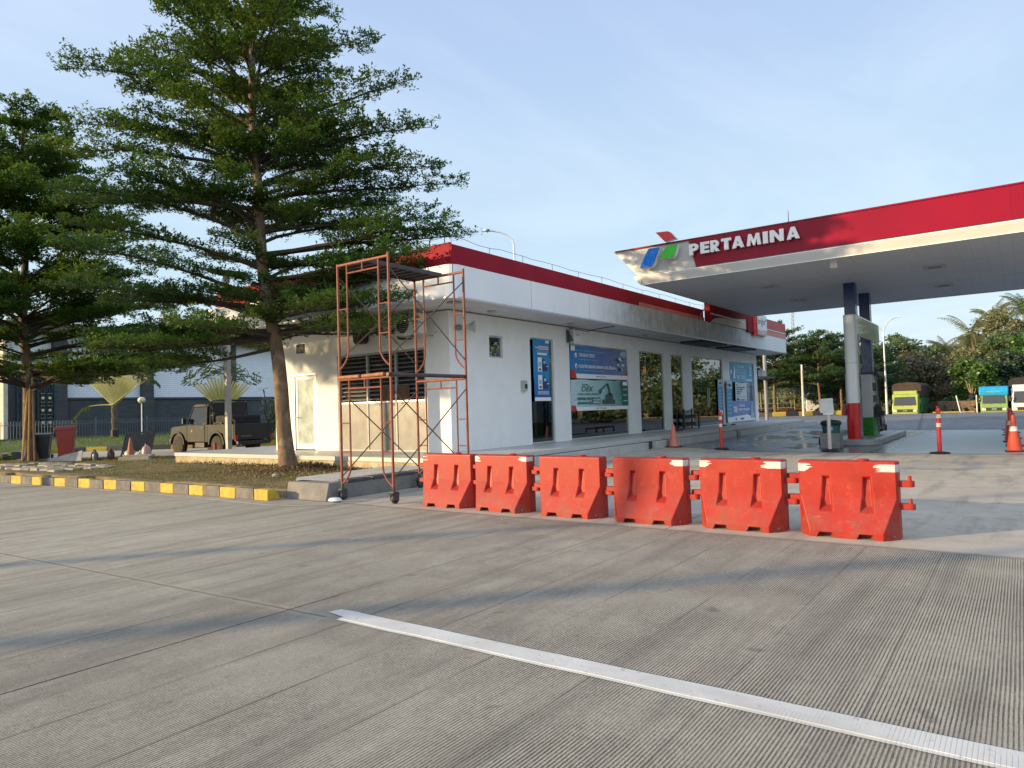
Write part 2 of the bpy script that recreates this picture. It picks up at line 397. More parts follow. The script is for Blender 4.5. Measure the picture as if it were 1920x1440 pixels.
def poly_bed(name, P, zf, m, step, skirt=-.02):
    xs = np.arange(min(p[0] for p in P), max(p[0] for p in P)+step, step); ys = np.arange(min(p[1] for p in P), max(p[1] for p in P)+step, step)
    bm = bmesh.new(); vd = {}
    def vv(i, j):
        if (i, j) not in vd: vd[(i, j)] = bm.verts.new((xs[i], ys[j], zf(xs[i], ys[j])+random.uniform(-.012, .012)))
        return vd[(i, j)]
    for j in range(len(ys)-1):
        for i in range(len(xs)-1):
            if pip(xs[i]+step/2, ys[j]+step/2, P): bm.faces.new((vv(i, j), vv(i+1, j), vv(i+1, j+1), vv(i, j+1)))
    be = [e_ for e_ in bm.edges if e_.is_boundary]
    r = bmesh.ops.extrude_edge_only(bm, edges=be)
    for v_ in [x for x in r['geom'] if isinstance(x, bmesh.types.BMVert)]: v_.co.z = skirt
    bmesh.ops.recalc_face_normals(bm, faces=bm.faces[:])
    me = bpy.data.meshes.new(name); bm.to_mesh(me); bm.free(); me.materials.append(m)
    me.polygons.foreach_set('use_smooth', [True]*len(me.polygons))
    o = bpy.data.objects.new(name, me); COL.objects.link(o); return tag(o, kind='structure')
poly_bed('planting_bed', BED, bedz, bed_mat('bed_soil', (.30, .22, .13), (.11, .11, .035), (.22, .18, .07)), .16)
LAWN = [(2, 24.5), (6, 27.5), (9.9, 31.2), (11.6, 34.6), (13.6, 37.0), (15.2, 35.6), (16.9, 33.1), (19.5, 30.0), (21.1, 28.5), (60, 28.5), (60, 66), (-6, 66), (-6, 24.5)]
def lawnz(x, y):
    d = x*f0.x+y*f0.y
    return .24+.22*sstep(33, 43, d)
poly_bed('lawn', LAWN, lawnz, bed_mat('lawn_soil', (.10, .10, .03), (.05, .10, .015), (.10, .15, .03), .35), .5, -.03)
# leaf litter and tufts (nobody could count them)
def scatter(name, label, cat, n, area, zf, size, m, flat, seed, upr=0.0, ell=.45):
    rg = np.random.default_rng(seed); P = []
    while len(P) < n:
        x, y = area(rg)
        if x is None: continue
        P.append((x, y, zf(x, y)+.01))
    P = np.array(P); az = rg.uniform(0, 2*PI, n); tl = rg.normal(0, flat, n)+upr; s_ = size*rg.uniform(.5, 1.3, n)
    d = np.c_[np.cos(az)*np.cos(tl), np.sin(az)*np.cos(tl), np.sin(tl)]; sd_ = np.c_[-np.sin(az), np.cos(az), rg.normal(0, .25, n)]
    a = P; bpt = P+d*s_[:, None]*.5+sd_*s_[:, None]*ell*.5; cpt = P+d*s_[:, None]; e_ = P+d*s_[:, None]*.5-sd_*s_[:, None]*ell*.5
    V = np.stack([a, bpt, cpt, e_], 1).reshape(-1, 3); F = np.arange(4*n).reshape(-1, 4)
    return tag(npmesh(name, V, F, m), label, cat, kind='stuff')
def in_bed(rg):
    x, y = rg.uniform(7.3, 14.5), rg.uniform(11, 30)
    return (x, y) if pip(x, y, BED) and x > 8.1 else (None, None)
def near_root(rg):
    r = abs(rg.normal(0, 1.0)); a = rg.uniform(0, 2*PI); x, y = 10.3+r*math.cos(a), 14.2+r*1.6*math.sin(a)
    return (x, y) if pip(x, y, BED) and x < 11.2 else (None, None)
def in_lawn(rg):
    x, y = rg.uniform(8, 34), rg.uniform(28, 52)
    return (x, y) if pip(x, y, LAWN) else (None, None)
def leafy(name, c1, c2, c3, trans=.35, rough=.5):
    g = G(name); gi = g.n('ShaderNodeNewGeometry').outputs['Random Per Island']
    c = g.mix(gi, c1, c2); c = g.mix(g.map(g.noise(.55, 3), .42, .7), c, c3)
    p = g.pbr(c, rough); tr = g.n('ShaderNodeBsdfTranslucent', {'Color': g.mix(.5, c, (.20, .30, .02))}).outputs[0]
    return g.end(g.n('ShaderNodeMixShader', {0: trans, 1: p, 2: tr}).outputs[0])
DRYLEAF = leafy('dry_leaf', (.30, .19, .10), (.13, .08, .045), (.36, .25, .13), .15, .7)
GRASS = leafy('grass_blade', (.11, .12, .03), (.20, .18, .05), (.28, .22, .09), .3, .6)
LGRASS = leafy('lawn_blade', (.06, .11, .015), (.12, .17, .03), (.14, .16, .04), .3, .6)
scatter('leaf_litter', 'dry brown leaf litter heaped round the foot of the near tree', 'leaf litter', 10000, near_root, bedz, .065, DRYLEAF, .5, 3)
scatter('fallen_leaves', 'fallen leaves scattered over the earth of the planting bed', 'fallen leaves', 5200, in_bed, bedz, .055, DRYLEAF, .4, 4)
scatter('grass', 'patchy short dry grass on the planting bed behind the yellow kerb', 'grass', 26000, in_bed, bedz, .055, GRASS, .35, 5, .8, .18)
scatter('lawn_grass', 'mown green grass on the lawn in front of the dark building', 'grass', 30000, in_lawn, lawnz, .10, LGRASS, .3, 6, .9, .25)
def on_road(rg): return rg.uniform(1.5, 20), rg.uniform(-1, 9.4)
RLEAF = leafy('road_leaf', (.30, .24, .14), (.16, .11, .06), (.35, .30, .2), .1, .7)
scatter('road_debris', 'small dry leaves and twigs scattered over the concrete', 'debris', 220, on_road, gz, .03, RLEAF, .2, 8)

def by_plinth(rg): return rg.uniform(10.95, 11.36), 12.2+abs(rg.normal(0, 3.2))
scatter('soil_clods', 'dark clods and dead leaves heaped along the stained plinth', 'soil clods', 2600, by_plinth, lambda x, y: bedz(x, y)+random.uniform(0, .07), .075, leafy('clod', (.07, .045, .03), (.14, .09, .05), (.2, .14, .08), .05, .9), .7, 12)
# white line: thick paint strip on the road
def build_line():
    g = G('road_paint'); n = g.noise(14, 6, .65); f = g.noise(90, 3)
    c = g.mix(g.map(g.noise(2, 4), .3, .7), (.56, .55, .50), (.68, .67, .63)); c = g.mix(g.map(n, .62, .72, 0, .7), c, (.30, .28, .25))
    gx, gy, gz_ = g.xyz(); gp = g.math('ABSOLUTE', g.math('SUBTRACT', g.math('FRACT', g.math('MULTIPLY', gy, 1/.0195)), .5)); gm = g.math('MULTIPLY', g.map(gp, .33, .48), g.map(g.noise(3.5, 4), .42, .6))
    c = g.mix(g.math('MULTIPLY', gm, .35), c, (.30, .28, .25)); c = g.mix(g.map(g.noise(38, 5, .75), .60, .70, 0, .55), c, (.26, .24, .21)); c = g.mix(g.map(g.noise(1.2, 4, .6, vec=g.scale((3, 1, 1))), .5, .72, 0, .45), c, (.36, .34, .31))
    m = g.end(g.pbr(c, .6, 0, g.bump(g.math('SUBTRACT', f, gm), .4, .003)))
    b = MB(); rg = random.Random(4); n = 170; ys = [4.12-i*(4.12+40)/n for i in range(n+1)]
    L, Rr = [], []
    for i, y in enumerate(ys):
        x = 3.52+.03*(4.1-y)/4.1 if y > -2 else 3.565
        L.append((x-.085+rg.uniform(-.009, .004), y)); Rr.append((x+.085+rg.uniform(-.003, .003), y))
    for i in range(n):
        a, c_, d, e_ = L[i], L[i+1], Rr[i+1], Rr[i]
        b.quad((*a, .007), (*c_, .007), (*d, .007), (*e_, .007)); b.quad((*a, .0), (*c_, 0), (*c_, .007), (*a, .007))
        b.quad((*e_, .0), (*d, 0), (*d, .007), (*e_, .007))
        b.quad((a[0]-.03, a[1], .004), (c_[0]-.03, c_[1], .004), (*c_, .005), (*a, .005))
    b.quad((*L[0], 0), (*Rr[0], 0), (*Rr[0], .007), (*L[0], .007))
    b.add([(3.47, 4.12, .005), (3.62, 4.10, .005), (3.60, 4.30, .005), (3.50, 4.33, .005)], [(0, 1, 2, 3)])
    tag(b.build('road_marking', m), kind='structure')
    g = G('worn_road_paint'); c = g.mix(g.map(g.noise(3, 6, .7), .4, .65), (.34, .32, .28), (.5, .48, .43))
    m2 = g.end(g.pbr(c, .8)); b = MB()
    pts = [(7.72, 9.35), (7.32, 9.75), (7.17, 10.4), (7.2, 12.5), (7.13, 16.5), (6.95, 19), (6.7, 21.5), (6.3, 25), (5.9, 28)]
    for (x1, y1), (x2, y2) in zip(pts, pts[1:]): b.quad((x1-.05, y1, .005), (x1+.06, y1, .005), (x2+.06, y2, .005), (x2-.05, y2, .005))
    tag(b.build('road_marking', m2), kind='structure')
build_line()

# kerbs
KY = mat('kerb_yellow', (.52, .35, .035), .75, .15, 3, .4, 80, dirt=.9, dcol=(.14, .12, .08))
KG = mat('kerb_grey', (.15, .14, .125), .85, .3, 4, .4, 80, dirt=.45, dcol=(.06, .06, .055))
KB = mat('kerb_black', (.025, .025, .03), .7, .3, 4)
KO = mat('kerb_dull_yellow', (.38, .29, .03), .75, .2, 4, dirt=.5)
def kerb(name, path, blk, mats, h, wdt, slope, label, z0=0, first=0):
    b = MB(); pts = [Vector((x, y, 0)) for x, y in path]; seg = []; rg = random.Random(len(path)+5)
    cum = [0]
    for p, q in zip(pts, pts[1:]): cum.append(cum[-1]+(q-p).length)
    def at(s_):
        for i in range(len(cum)-1):
            if s_ <= cum[i+1] or i == len(cum)-2:
                t = (s_-cum[i])/(cum[i+1]-cum[i]); d = (pts[i+1]-pts[i]).normalized(); return pts[i].lerp(pts[i+1], t), d
    s_, i = 0, first
    while s_ < cum[-1]-.1:
        L = blk[i % 2]; p, d = at(s_+.008); q, d2 = at(min(cum[-1], s_+L-.008)); n1 = Vector((-d.y, d.x, 0)); n2 = n1
        jz = rg.uniform(-.008, .008); jx = rg.uniform(-.01, .01); hh = h+jz; b.mat(i % 2)
        def ring(c, n_):
            c = c+n_*jx; return [c+Vector((0, 0, z0)), c+n_*slope*.35+Vector((0, 0, z0+hh*.62)), c+n_*slope+Vector((0, 0, z0+hh)), c+n_*(wdt)+Vector((0, 0, z0+hh)), c+n_*(wdt)+Vector((0, 0, z0))]
        A, B = ring(p, n1), ring(q, n2)
        b.add(A+B, [(0, 1, 2, 3, 4), (9, 8, 7, 6, 5)]+[(k, k+5, (k+1) % 5+5, (k+1) % 5) for k in range(5)])
        s_ += L; i += 1
    return tag(b.build(name, mats, bevel=.012), label, 'kerb', kind='structure')
kerb('kerb', [(7.80, 10.92), (7.72, 14.5), (7.42, 18), (7.22, 20.5), (7.0, 22.5), (6.5, 26), (5.9, 30), (5.4, 34)][::-1], (.56, .50), [KG, KY], .20, -.27, -.12, 'yellow and grey striped kerb along the road in front of the trees', first=0)
kerb('kerb', [(2, 24), (6, 27), (9.8, 30.8), (11.5, 34.3), (13.6, 36.6), (15.0, 35.2), (16.7, 32.7), (19.3, 29.6), (21, 28.1), (40, 28.1)], (1.0, 1.0), [KB, KO], .33, .30, .06, 'black and yellow kerb round the lawn behind the pickup truck')
kerb('kerb', [(71.2, 60), (71.0, 30), (70.2, 22), (70.2, 19.3), (72.6, 16), (73.2, 13.2)], (1.25, 1.35), [KB, KO], .42, .3, .08, 'black and yellow kerb in front of the far spreading trees')
kerb('kerb', [(73.2, 13.0), (73.2, 10.9)], (.6, .6), [CONC, CONC_DARK], .12, .25, .05, 'low grey kerb beside the yellow truck')
kerb('kerb', [(73.4, 6.6), (73.4, 3.4)], (.8, .5), [KO, CONC], .10, .25, .05, 'low yellowish kerb between the far trucks')
kerb('kerb', [(73.4, .4), (73.4, -40)], (.8, .5), [KO, CONC], .10, .25, .05, 'low kerb behind the white truck')

# low concrete slab and retaining wall at the corner of the bed
b = MB()
b.add([(7.93, 9.82, 0), (7.93, 10.93, 0), (7.98, 10.93, .3), (8.04, 9.86, .3), (8.3, 9.86, .3), (8.3, 10.93, .3), (8.3, 9.82, 0), (8.3, 10.93, 0)],
      [(0, 1, 2, 3), (3, 2, 5, 4), (0, 3, 4, 6), (1, 7, 5, 2), (6, 4, 5, 7), (0, 6, 7, 1)])
b.box(8.3, 11.38, 9.86, 10.05, 0, .27)
cb = tag(thing('retaining_wall', 'low grey concrete retaining wall at the corner of the yellow kerb', 'wall'), )
b.build('wall', mat('rough_render', (.20, .19, .175), .9, .2, 3, .5, 60, dirt=.5), cb, bevel=.012)
b = MB(); b.prism([(8.32, 10.07), (8.12, 10.9), (8.6, 11.5), (11.38, 11.65), (11.38, 10.07)], .24, .30, 'z')
b.build('slab', mat('pale_slab', (.5, .48, .43), .8, .12, 2, .3, 60, dirt=.4), cb, bevel=.01)
b = MB()
for i in range(5): b.box(8.45+i*.6, 8.98+i*.6, 9.84, 10.12, .274, .325+.004*(i % 2))
b.build('drain_cover', mat('drain_plate', (.06, .065, .07), .7, .3, 5), cb, bevel=.01)

# =================================================================== SHOP BUILDING
g = G('shop_wall_paint'); n = g.noise(1.3, 6, .6); X, Y, Z = g.xyz()
c = g.mix(g.map(n, .3, .7), (.76, .76, .74), (.84, .84, .82))
dn = g.noise(2.0, 8, .7, vec=g.scale((2, 2, .5)))
c = g.mix(g.math('MULTIPLY', g.map(dn, .55, .8, 0, .35), g.map(Z, .47, 1.4, 1, .25)), c, (.35, .33, .28))
run = g.noise(3.0, 8, .75, vec=g.scale((3.5, 3.5, .25))); c = g.mix(g.math('MULTIPLY', g.map(run, .56, .74, 0, .35), g.map(Z, 2.2, 4.0, .2, 1)), c, (.42, .42, .40))
SHOPW = g.end(g.pbr(c, .72, 0, g.bump(g.noise(40, 3), .08, .004)))
g = G('fascia_panel'); X, Y, Z = g.xyz(); n = g.noise(.8, 6)
c = g.mix(g.map(n, .3, .7), (.70, .71, .71), (.78, .78, .78))
sc_ = g.scale((1.5, 1.5, .5)); st = g.noise(3.2, 10, .78, vec=sc_); sm = g.noise(2.2, 9, .75)
msk = g.math('MULTIPLY', g.map(X, 17.6, 20.5, 0, 1), g.map(X, 31.5, 35.5, 1, 0))
amt = g.math('MULTIPLY', msk, g.map(g.math('ADD', g.math('MULTIPLY', st, .5), g.math('MULTIPLY', sm, .5)), .36, .62, .25, .92))
amt = g.math('ADD', amt, g.map(st, .55, .75, 0, .18), True)
c = g.mix(amt, c, (.25, .255, .25))
jt = g.map(g.math('ABSOLUTE', g.math('SUBTRACT', g.math('FRACT', g.math('MULTIPLY', g.math('ADD', X, .15), 1/3.0)), .5)), .497, .4985, 0, .8)
c = g.mix(jt, c, (.06, .06, .06))
FASC = g.end(g.pbr(c, .6, Specular_IOR_Level=.25))
g = G('glass'); lw = g.n('ShaderNodeFresnel', {'IOR': 1.52}).outputs[0]
gl = g.n('ShaderNodeBsdfGlossy', {'Color': (.92, .95, .96), 'Roughness': .012, 'Normal': g.bump(g.noise(.7, 2), .06, .02)}).outputs[0]
trn = g.n('ShaderNodeBsdfTransparent', {'Color': (.55, .66, .64)}).outputs[0]
GLASS = g.end(g.n('ShaderNodeMixShader', {0: g.map(lw, .04, 1.0, .17, 1), 1: trn, 2: gl}).outputs[0])
SOFF = mat('soffit_paint', (.62, .63, .64), .7, .08, 1.5, dirt=.2)
TILE = mat('platform_tile', (.44, .44, .42), .42, .06, 1.2)
FRAME = mat('window_frame', (.50, .53, .53), .45, .1, 4, metal=.3)
INNER = mat('interior_wall', (.60, .70, .68), .8, .1, 2)
shop = thing('shop_building', 'long white flat roofed shop with a red parapet and big windows', 'building', (0, 0, 0))
X0, Y0, XE, YE, ZP, ZS = 13.18, 11.47, 38.2, 18.6, .47, 4.02
def holes_wall(b, axis, c0, c1, a0, a1, z0, z1, ops):
    def bx(p, q, r_, s_):
        if q-p > 1e-3 and s_-r_ > 1e-3:
            (b.box(p, q, c0, c1, r_, s_) if axis == 'x' else b.box(c0, c1, p, q, r_, s_))
    cur = a0
    for p, q, zb, zt in sorted(ops):
        bx(cur, p, z0, z1); bx(p, q, z0, zb); bx(p, q, zt, z1); cur = q
    bx(cur, a1, z0, z1)
OP = [(14.80, 15.40, 2.90, 3.50), (16.72, 17.98, ZP, 3.57), (18.90, 22.95, ZP, 3.52), (23.90, 26.10, ZP, 3.53), (26.80, 28.05, ZP, 3.53), (29.0, 32.85, ZP, 3.55), (33.85, 37.72, ZP, 3.52)]
GO = [(12.30, 15.70, ZP, 3.15), (16.65, 17.72, ZP, 2.74)]
b = MB(); holes_wall(b, 'x', Y0, Y0+.18, X0, XE, ZP, ZS, OP)
holes_wall(b, 'y', X0, X0+.18, Y0+.18, YE, ZP, ZS, GO)
b.box(X0+.18, XE, YE-.18, YE, ZP, ZS); b.box(XE-.18, XE, Y0+.18, YE-.18, ZP, ZS)
b.build('wall', SHOPW, shop)
b = MB(); b.box(18.3, 18.4, Y0+.18, YE-.18, ZP, ZS); b.box(18.4, XE-.18, 16.0, 16.1, ZP, ZS); b.build('partition_wall', INNER, shop)
b = MB(); b.box(X0+.18, XE-.18, Y0+.18, YE-.18, ZP, ZP+.01); b.build('shop_floor', mat('shop_floor', (.4, .4, .38), .3), shop)
# platform
pf = MB(); pf.prism([(11.42, 9.5), (39.9, 9.5), (39.9, 19.9), (11.42, 21.3)], .36, .47, 'z'); pf.build('platform', [TILE], shop, bevel=.01)
b = MB(); b.box(11.47, 39.85, 9.53, 9.8, .02, .36); b.build('platform_nosing', mat('black_nosing', (.03, .03, .035), .35), shop)
b = MB(); b.box(11.5, 39.8, 9.8, 19.8, 0, .36); b.build('platform_core', CONC_DARK, shop)
g = G('stained_plinth'); n = g.noise(2.5, 8, .7); c = g.mix(g.map(n, .35, .65), (.30, .24, .13), (.52, .45, .30)); c = g.mix(g.map(g.noise(7, 8, .7), .5, .7, 0, .6), c, (.12, .09, .05))
PLINTH = g.end(g.pbr(c, .9, 0, g.bump(g.noise(30, 4), .4, .01)))
b = MB(); b.box(11.40, 11.50, 9.7, 21.2, .02, .358); b.build('plinth', PLINTH, shop)
b = MB()
for a, c_ in ((13.4, 19.95), (20.55, 28.2), (28.75, 34.4), (34.45, 41.9)): b.box(a, c_, 9.36, 9.53, .02, .345)
b.box(39.9, 41.9, 9.53, 10.6, .02, .345)
g = G('step_block'); X, Y, Z = g.xyz(); c = g.mix(g.map(g.noise(1.5, 6), .3, .7), (.36, .36, .34), (.48, .48, .46))
c = g.mix(g.map(g.math('ABSOLUTE', g.math('SUBTRACT', g.math('FRACT', g.math('MULTIPLY', X, 1/.6)), .5)), .49, .498, 0, .7), c, (.1, .1, .1))
b.build('step', g.end(g.pbr(c, .8)), shop, bevel=.012)
# roof: fascia ring, soffit, deck
XF, YF = 11.76, 10.09
b = MB()
b.prism([(XF+.25, YF), (38.95, YF), (38.95, YF+.08), (XF+.25, YF+.08)], ZS, 4.78, 'z')
arc = [(XF+.25-.25*math.sin(R(a)), YF+.25-.25*math.cos(R(a))) for a in range(0, 91, 15)]; arci = [(XF+.25-.17*math.sin(R(a)), YF+.25-.17*math.cos(R(a))) for a in range(90, -1, -15)]
b.prism(arc+arci, ZS, 4.78, 'z')
b.box(XF, XF+.08, YF+.25, 20.0, ZS, 4.78); b.box(38.87, 38.95, YF+.08, 20.0, ZS, 4.78); b.box(XF+.08, 38.87, 19.92, 20.0, ZS, 4.78)
b.build('fascia', FASC, shop)
b = MB(); b.box(XF+.1, 38.85, YF+.1, 19.9, ZS+.03, ZS+.06); b.build('soffit', SOFF, shop)
b = MB(); b.box(XF+.09, 38.86, YF+.09, 19.91, 4.68, 4.74); b.build('roof_deck', CONC_DARK, shop)
b = MB(); b.box(XF+.2, 38.97, YF-.03, YF-.002, ZS+.0, ZS+.035); b.box(XF-.03, XF-.002, YF+.2, 20, ZS, ZS+.035); b.build('drip_edge', ALU, shop)
b = MB(); zt = 5.28
b.prism([(11.97, 10.27), (27.45, 10.27), (27.45, 10.33), (11.97, 10.33)], 4.74, zt, 'z')
b.prism([(11.97, 10.33), (12.03, 10.33), (12.03, 19.7), (11.97, 19.7)], 4.74, zt+.05, 'z'); b.box(12.03, 27.45, 19.6, 19.66, 4.74, zt)
g = G('red_parapet_panel'); X, Y, Z = g.xyz()
c = g.mix(g.map(g.noise(.8, 5), .3, .7), (.23, .009, .022), (.30, .012, .028))
jt = g.map(g.math('ABSOLUTE', g.math('SUBTRACT', g.math('FRACT', g.math('MULTIPLY', g.math('ADD', X, Y), 1/1.22)), .5)), .491, .496, 0, .5)
c = g.mix(jt, c, (.12, .01, .02)); c = g.mix(g.map(g.noise(3, 6, .7), .6, .8, 0, .3), c, (.5, .2, .2))
REDP = g.end(g.pbr(c, .62, Specular_IOR_Level=.12)); b.build('red_parapet', REDP, shop, bevel=.006)
b = MB(); b.box(21.5, 27.44, 10.235, 10.262, 4.76, 4.96); b.build('pale_red_strip', mat('faded_red', (.55, .17, .15), .4, .15, 1), shop)
# right end parapet and shop sign
b = MB(); b.box(34.9, 38.95, 10.11, 10.2, 4.79, 5.6); b.build('end_parapet', mat('dull_red', (.45, .06, .065), .5), shop)
b = MB(); b.box(34.92, 38.96, 10.085, 10.107, 4.79, 5.02); b.box(38.96, 38.99, 10.1, 14, 4.79, 5.6); b.build('pale_red_strip', mat('faded_red', (.55, .17, .15)), shop)
b = MB(); b.box(34.92, 38.96, 10.07, 10.105, 5.045, 5.09); b.build('white_strip', WHITE_P, shop)
# soffit lights, black vents, cable
for x in (18.24, 23.46, 14.3, 29.5): MB().lathe([(.11, 0), (.11, .03), (.085, .028)], (x, 10.98, ZS-.002), 16).build('downlight', mat('light_rim', (.35, .35, .36), .4), shop)
MB().box(12.3, 12.55, 10.5, 10.75, ZS-.01, ZS+.02).build('downlight', mat('light_rim', (.35, .35, .36)), shop)
for x in (27.2, 31.3): MB().box(x, x+2.9, 10.25, 11.2, ZS-.05, ZS+.025).build('soffit_vent', mat('vent_black', (.03, .035, .045), .6), shop)
MB().tube([(18.75, 11.35, 3.35), (18.7, 11.36, 3.8), (18.7, 11.3, 3.96), (19.1, 10.9, 3.86), (19.3, 10.6, 3.93), (19.6, 10.2, 4.0)], .014, 6).build('cable', BLACK, shop)
# lightning rods and wire along the roof
b = MB(); rg = random.Random(2)
b.tube([(13.15, 11.5, 4.7), (13.14, 11.5, 6.38)], [.02, .008], 6)
for a in (0, 90, 180, 270): b.tube([(13.14, 11.5, 6.15), (13.14+.1*math.cos(R(a)), 11.5+.1*math.sin(R(a)), 6.32)], .006, 5)
pts = []
for i in range(34):
    x = 12.0+i*.47; z = zt+.16+rg.uniform(-.025, .03); pts.append((x, 10.3, z))
    if i % 3 == 0: b.tube([(x, 10.3, zt-.02), (x, 10.3, z+.01)], .006, 5)
b.tube(pts, .006, 5)
pts = [(12.0, 10.3+i*.5, zt+.2+rg.uniform(-.03, .03)) for i in range(12)]; b.tube(pts, .006, 5)
for p in pts[::3]: b.tube([(p[0], p[1], zt), p], .006, 5)
b.build('lightning_wire', DARKM, shop)

# glazing -----------------------------------------------------------
YG = Y0+.07
def pane(x0, x1, z0, z1, name='shop_window', lines=(), label=None):
    fr = MB(); t = .045
    fr.box(x0, x1, YG-.03, YG+.03, z1-t, z1); fr.box(x0, x1, YG-.03, YG+.03, z0, z0+t)
    fr.box(x0, x0+t, YG-.03, YG+.03, z0+t, z1-t); fr.box(x1-t, x1, YG-.03, YG+.03, z0+t, z1-t)
    f = fr.build(name, FRAME, shop, bevel=.004)
    if label: f['label'] = label
    xs = [x0+t]+list(lines)+[x1-t]
    for a, c_ in zip(xs, xs[1:]): MB().box(a+.004, c_-.004, YG-.006, YG+.006, z0+t, z1-t).build('pane', GLASS, f)
    return f
pane(14.80, 15.40, 2.90, 3.50, 'small_window')
pane(16.72, 17.98, ZP, 3.57, 'shop_window', (17.62,))
pane(18.90, 22.95, ZP, 3.52, 'shop_window', (20.9,))
pane(23.90, 26.10, ZP, 3.53, 'shop_window', (25.1,))
pane(26.80, 28.05, ZP, 3.53)
dw = pane(29.0, 32.85, ZP, 3.55, 'shop_door', (30.3, 31.6), 'glass shop entrance with two tall handles')
for x in (30.85, 31.05): MB().tube([(x, YG-.05, 1.3), (x, YG-.05, 2.2)], .018, 8).build('handle', STEEL, dw)
pane(33.85, 37.72, ZP, 3.52)
MB().box(16.9, 17.6, Y0+.3, Y0+.34, ZP+.02, 1.6).build('inner_board', mat('inner_board', (.025, .02, .02), .5), shop)
MB().box(16.8, 17.9, Y0+.5, Y0+.54, 1.6, 2.6).build('inner_panel', mat('inner_pale', (.5, .62, .62), .6), shop)
# gable louvre window (three bays) and glass door
gw = MB(); XG = X0+.05
gw.box(X0+.01, X0+.09, 12.30, 15.70, 3.09, 3.15); gw.box(X0+.01, X0+.09, 12.30, 15.70, ZP, ZP+.05)
for y in (12.30, 13.36, 14.46, 15.64): gw.box(X0+.01, X0+.09, y, y+.06, ZP+.05, 3.09)
gw = gw.build('louvre_window', mat('gable_frame', (.33, .34, .31), .5, .1, 4), shop, bevel=.004)
gw['label'] = 'three bay louvred window with grey lower panels'
LOUV = mat('louvre_slat', (.20, .21, .20), .45, .1, 4)
GREYP = mat('grey_infill', (.17, .17, .155), .45, .15, 1.5, dirt=.3, dcol=(.36, .35, .3))
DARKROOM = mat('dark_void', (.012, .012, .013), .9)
for y0, y1 in ((12.36, 13.36), (13.42, 14.46), (14.52, 15.64)):
    MB().box(X0+.03, X0+.06, y0, y1, ZP+.05, 1.78).build('infill_panel', GREYP, gw)
    MB().box(X0+.015, X0+.08, y0, y1, 1.78, 1.82).build('transom', ALU, gw)
    b = MB(); k = 0
    z = 1.88
    while z < 3.06:
        b.add([(X0+.02, y0, z-.015), (X0+.02, y1, z-.015), (X0+.085, y1, z+.022), (X0+.085, y0, z+.022), (X0+.02, y0, z-.009), (X0+.02, y1, z-.009), (X0+.085, y1, z+.028), (X0+.085, y0, z+.028)],
              [(0, 1, 2, 3), (4, 7, 6, 5), (0, 4, 5, 1), (1, 5, 6, 2), (2, 6, 7, 3), (3, 7, 4, 0)]); z += .115
    b.build('louvre', LOUV, gw)
    MB().box(X0+.14, X0+.17, y0, y1, 1.8, 3.1).build('room_shade_sheet', DARKROOM, gw)  # black sheet stands in for the unlit room behind the slats
MB().box(X0+.02, X0+.03, 12.9, 14.0, 1.82, 2.2).build('inner_cloth', mat('window_cloth', (.10, .05, .03), .8, .4, 8), gw)
gd = MB()
gd.box(X0+.0, X0+.1, 16.65, 16.71, ZP, 2.74); gd.box(X0+.0, X0+.1, 17.66, 17.72, ZP, 2.74); gd.box(X0+.0, X0+.1, 16.71, 17.66, 2.68, 2.74)
gd = gd.build('door_frame', ALU, shop, bevel=.004); gd['label'] = 'white glazed side door'
dl = MB(); dl.box(X0+.03, X0+.07, 16.72, 16.82, .5, 2.67); dl.box(X0+.03, X0+.07, 17.55, 17.65, .5, 2.67); dl.box(X0+.03, X0+.07, 16.82, 17.55, .5, .66); dl.box(X0+.03, X0+.07, 16.82, 17.55, 2.56, 2.67)
dl.build('door_leaf', WHITE_P, gd, bevel=.004)
g = G('frosted_glass'); FROST = g.end(g.pbr(g.mix(g.map(g.noise(3, 4), .35, .65), (.30, .36, .34), (.48, .55, .52)), .18))
MB().box(X0+.042, X0+.055, 16.82, 17.55, .66, 2.56).build('pane', FROST, gd)
MB().tube([(X0+.02, 17.6, 1.45), (X0-.03, 17.6, 1.45), (X0-.03, 17.45, 1.45)], .012, 6).build('handle', STEEL, gd)
MB().box(X0-.03, X0+.01, 17.15, 17.5, 3.35, 3.62).build('small_vent', mat('vent_black', (.03, .035, .045)), shop)
b = MB(); b.box(XE, XE+.06, 11.7, 11.76, .5, 3.3); b.build('downpipe', WHITE_P, shop)
# interior shelves and counter seen through the glass
def shelf(x, y, l, label):
    t = thing('store_shelf', label, 'shelf', (x, y, ZP+.01), 0, 'shelves inside the shop')
    b = MB(); b.box(0, l, .38, .42, 0, 1.7)
    for k in range(5): b.box(0, l, 0, .38, .1+k*.38, .13+k*.38)
    b.build('shelf_frame', mat('shelf_white', (.5, .5, .48), .5), t)
    cs = (('red', (.4, .04, .03)), ('yellow', (.5, .38, .05)), ('green', (.06, .25, .08)), ('white', (.6, .6, .58)))
    for k in range(4): MB().box(.05, l-.05, .06, .3, .135+k*.38, .36+k*.38).build('goods', mat('pack_%s' % cs[(k+int(x)) % 4][0], cs[(k+int(x)) % 4][1], .5, .6, 14), t)
shelf(24.2, 13.6, 1.7, 'shop shelf of packets behind the second glass bay'); shelf(27.0, 13.9, 1.5, 'shop shelf of packets behind the narrow glass bay')
shelf(19.3, 14.3, 3.2, 'long shop shelf of packets behind the banner window'); shelf(34.2, 13.8, 3.0, 'shop shelf of packets behind the poster window')
t = thing('shop_counter', 'pale shop counter behind the glass entrance', 'counter', (29.4, 13.4, ZP+.01))
MB().box(0, 3.0, 0, .7, 0, 1.0).build('body', mat('counter_green', (.35, .45, .36), .5), t, bevel=.02); MB().box(-.05, 3.05, -.05, .75, 1.0, 1.05).build('top', mat('counter_orange', (.5, .2, .05), .4), t, bevel=.01)

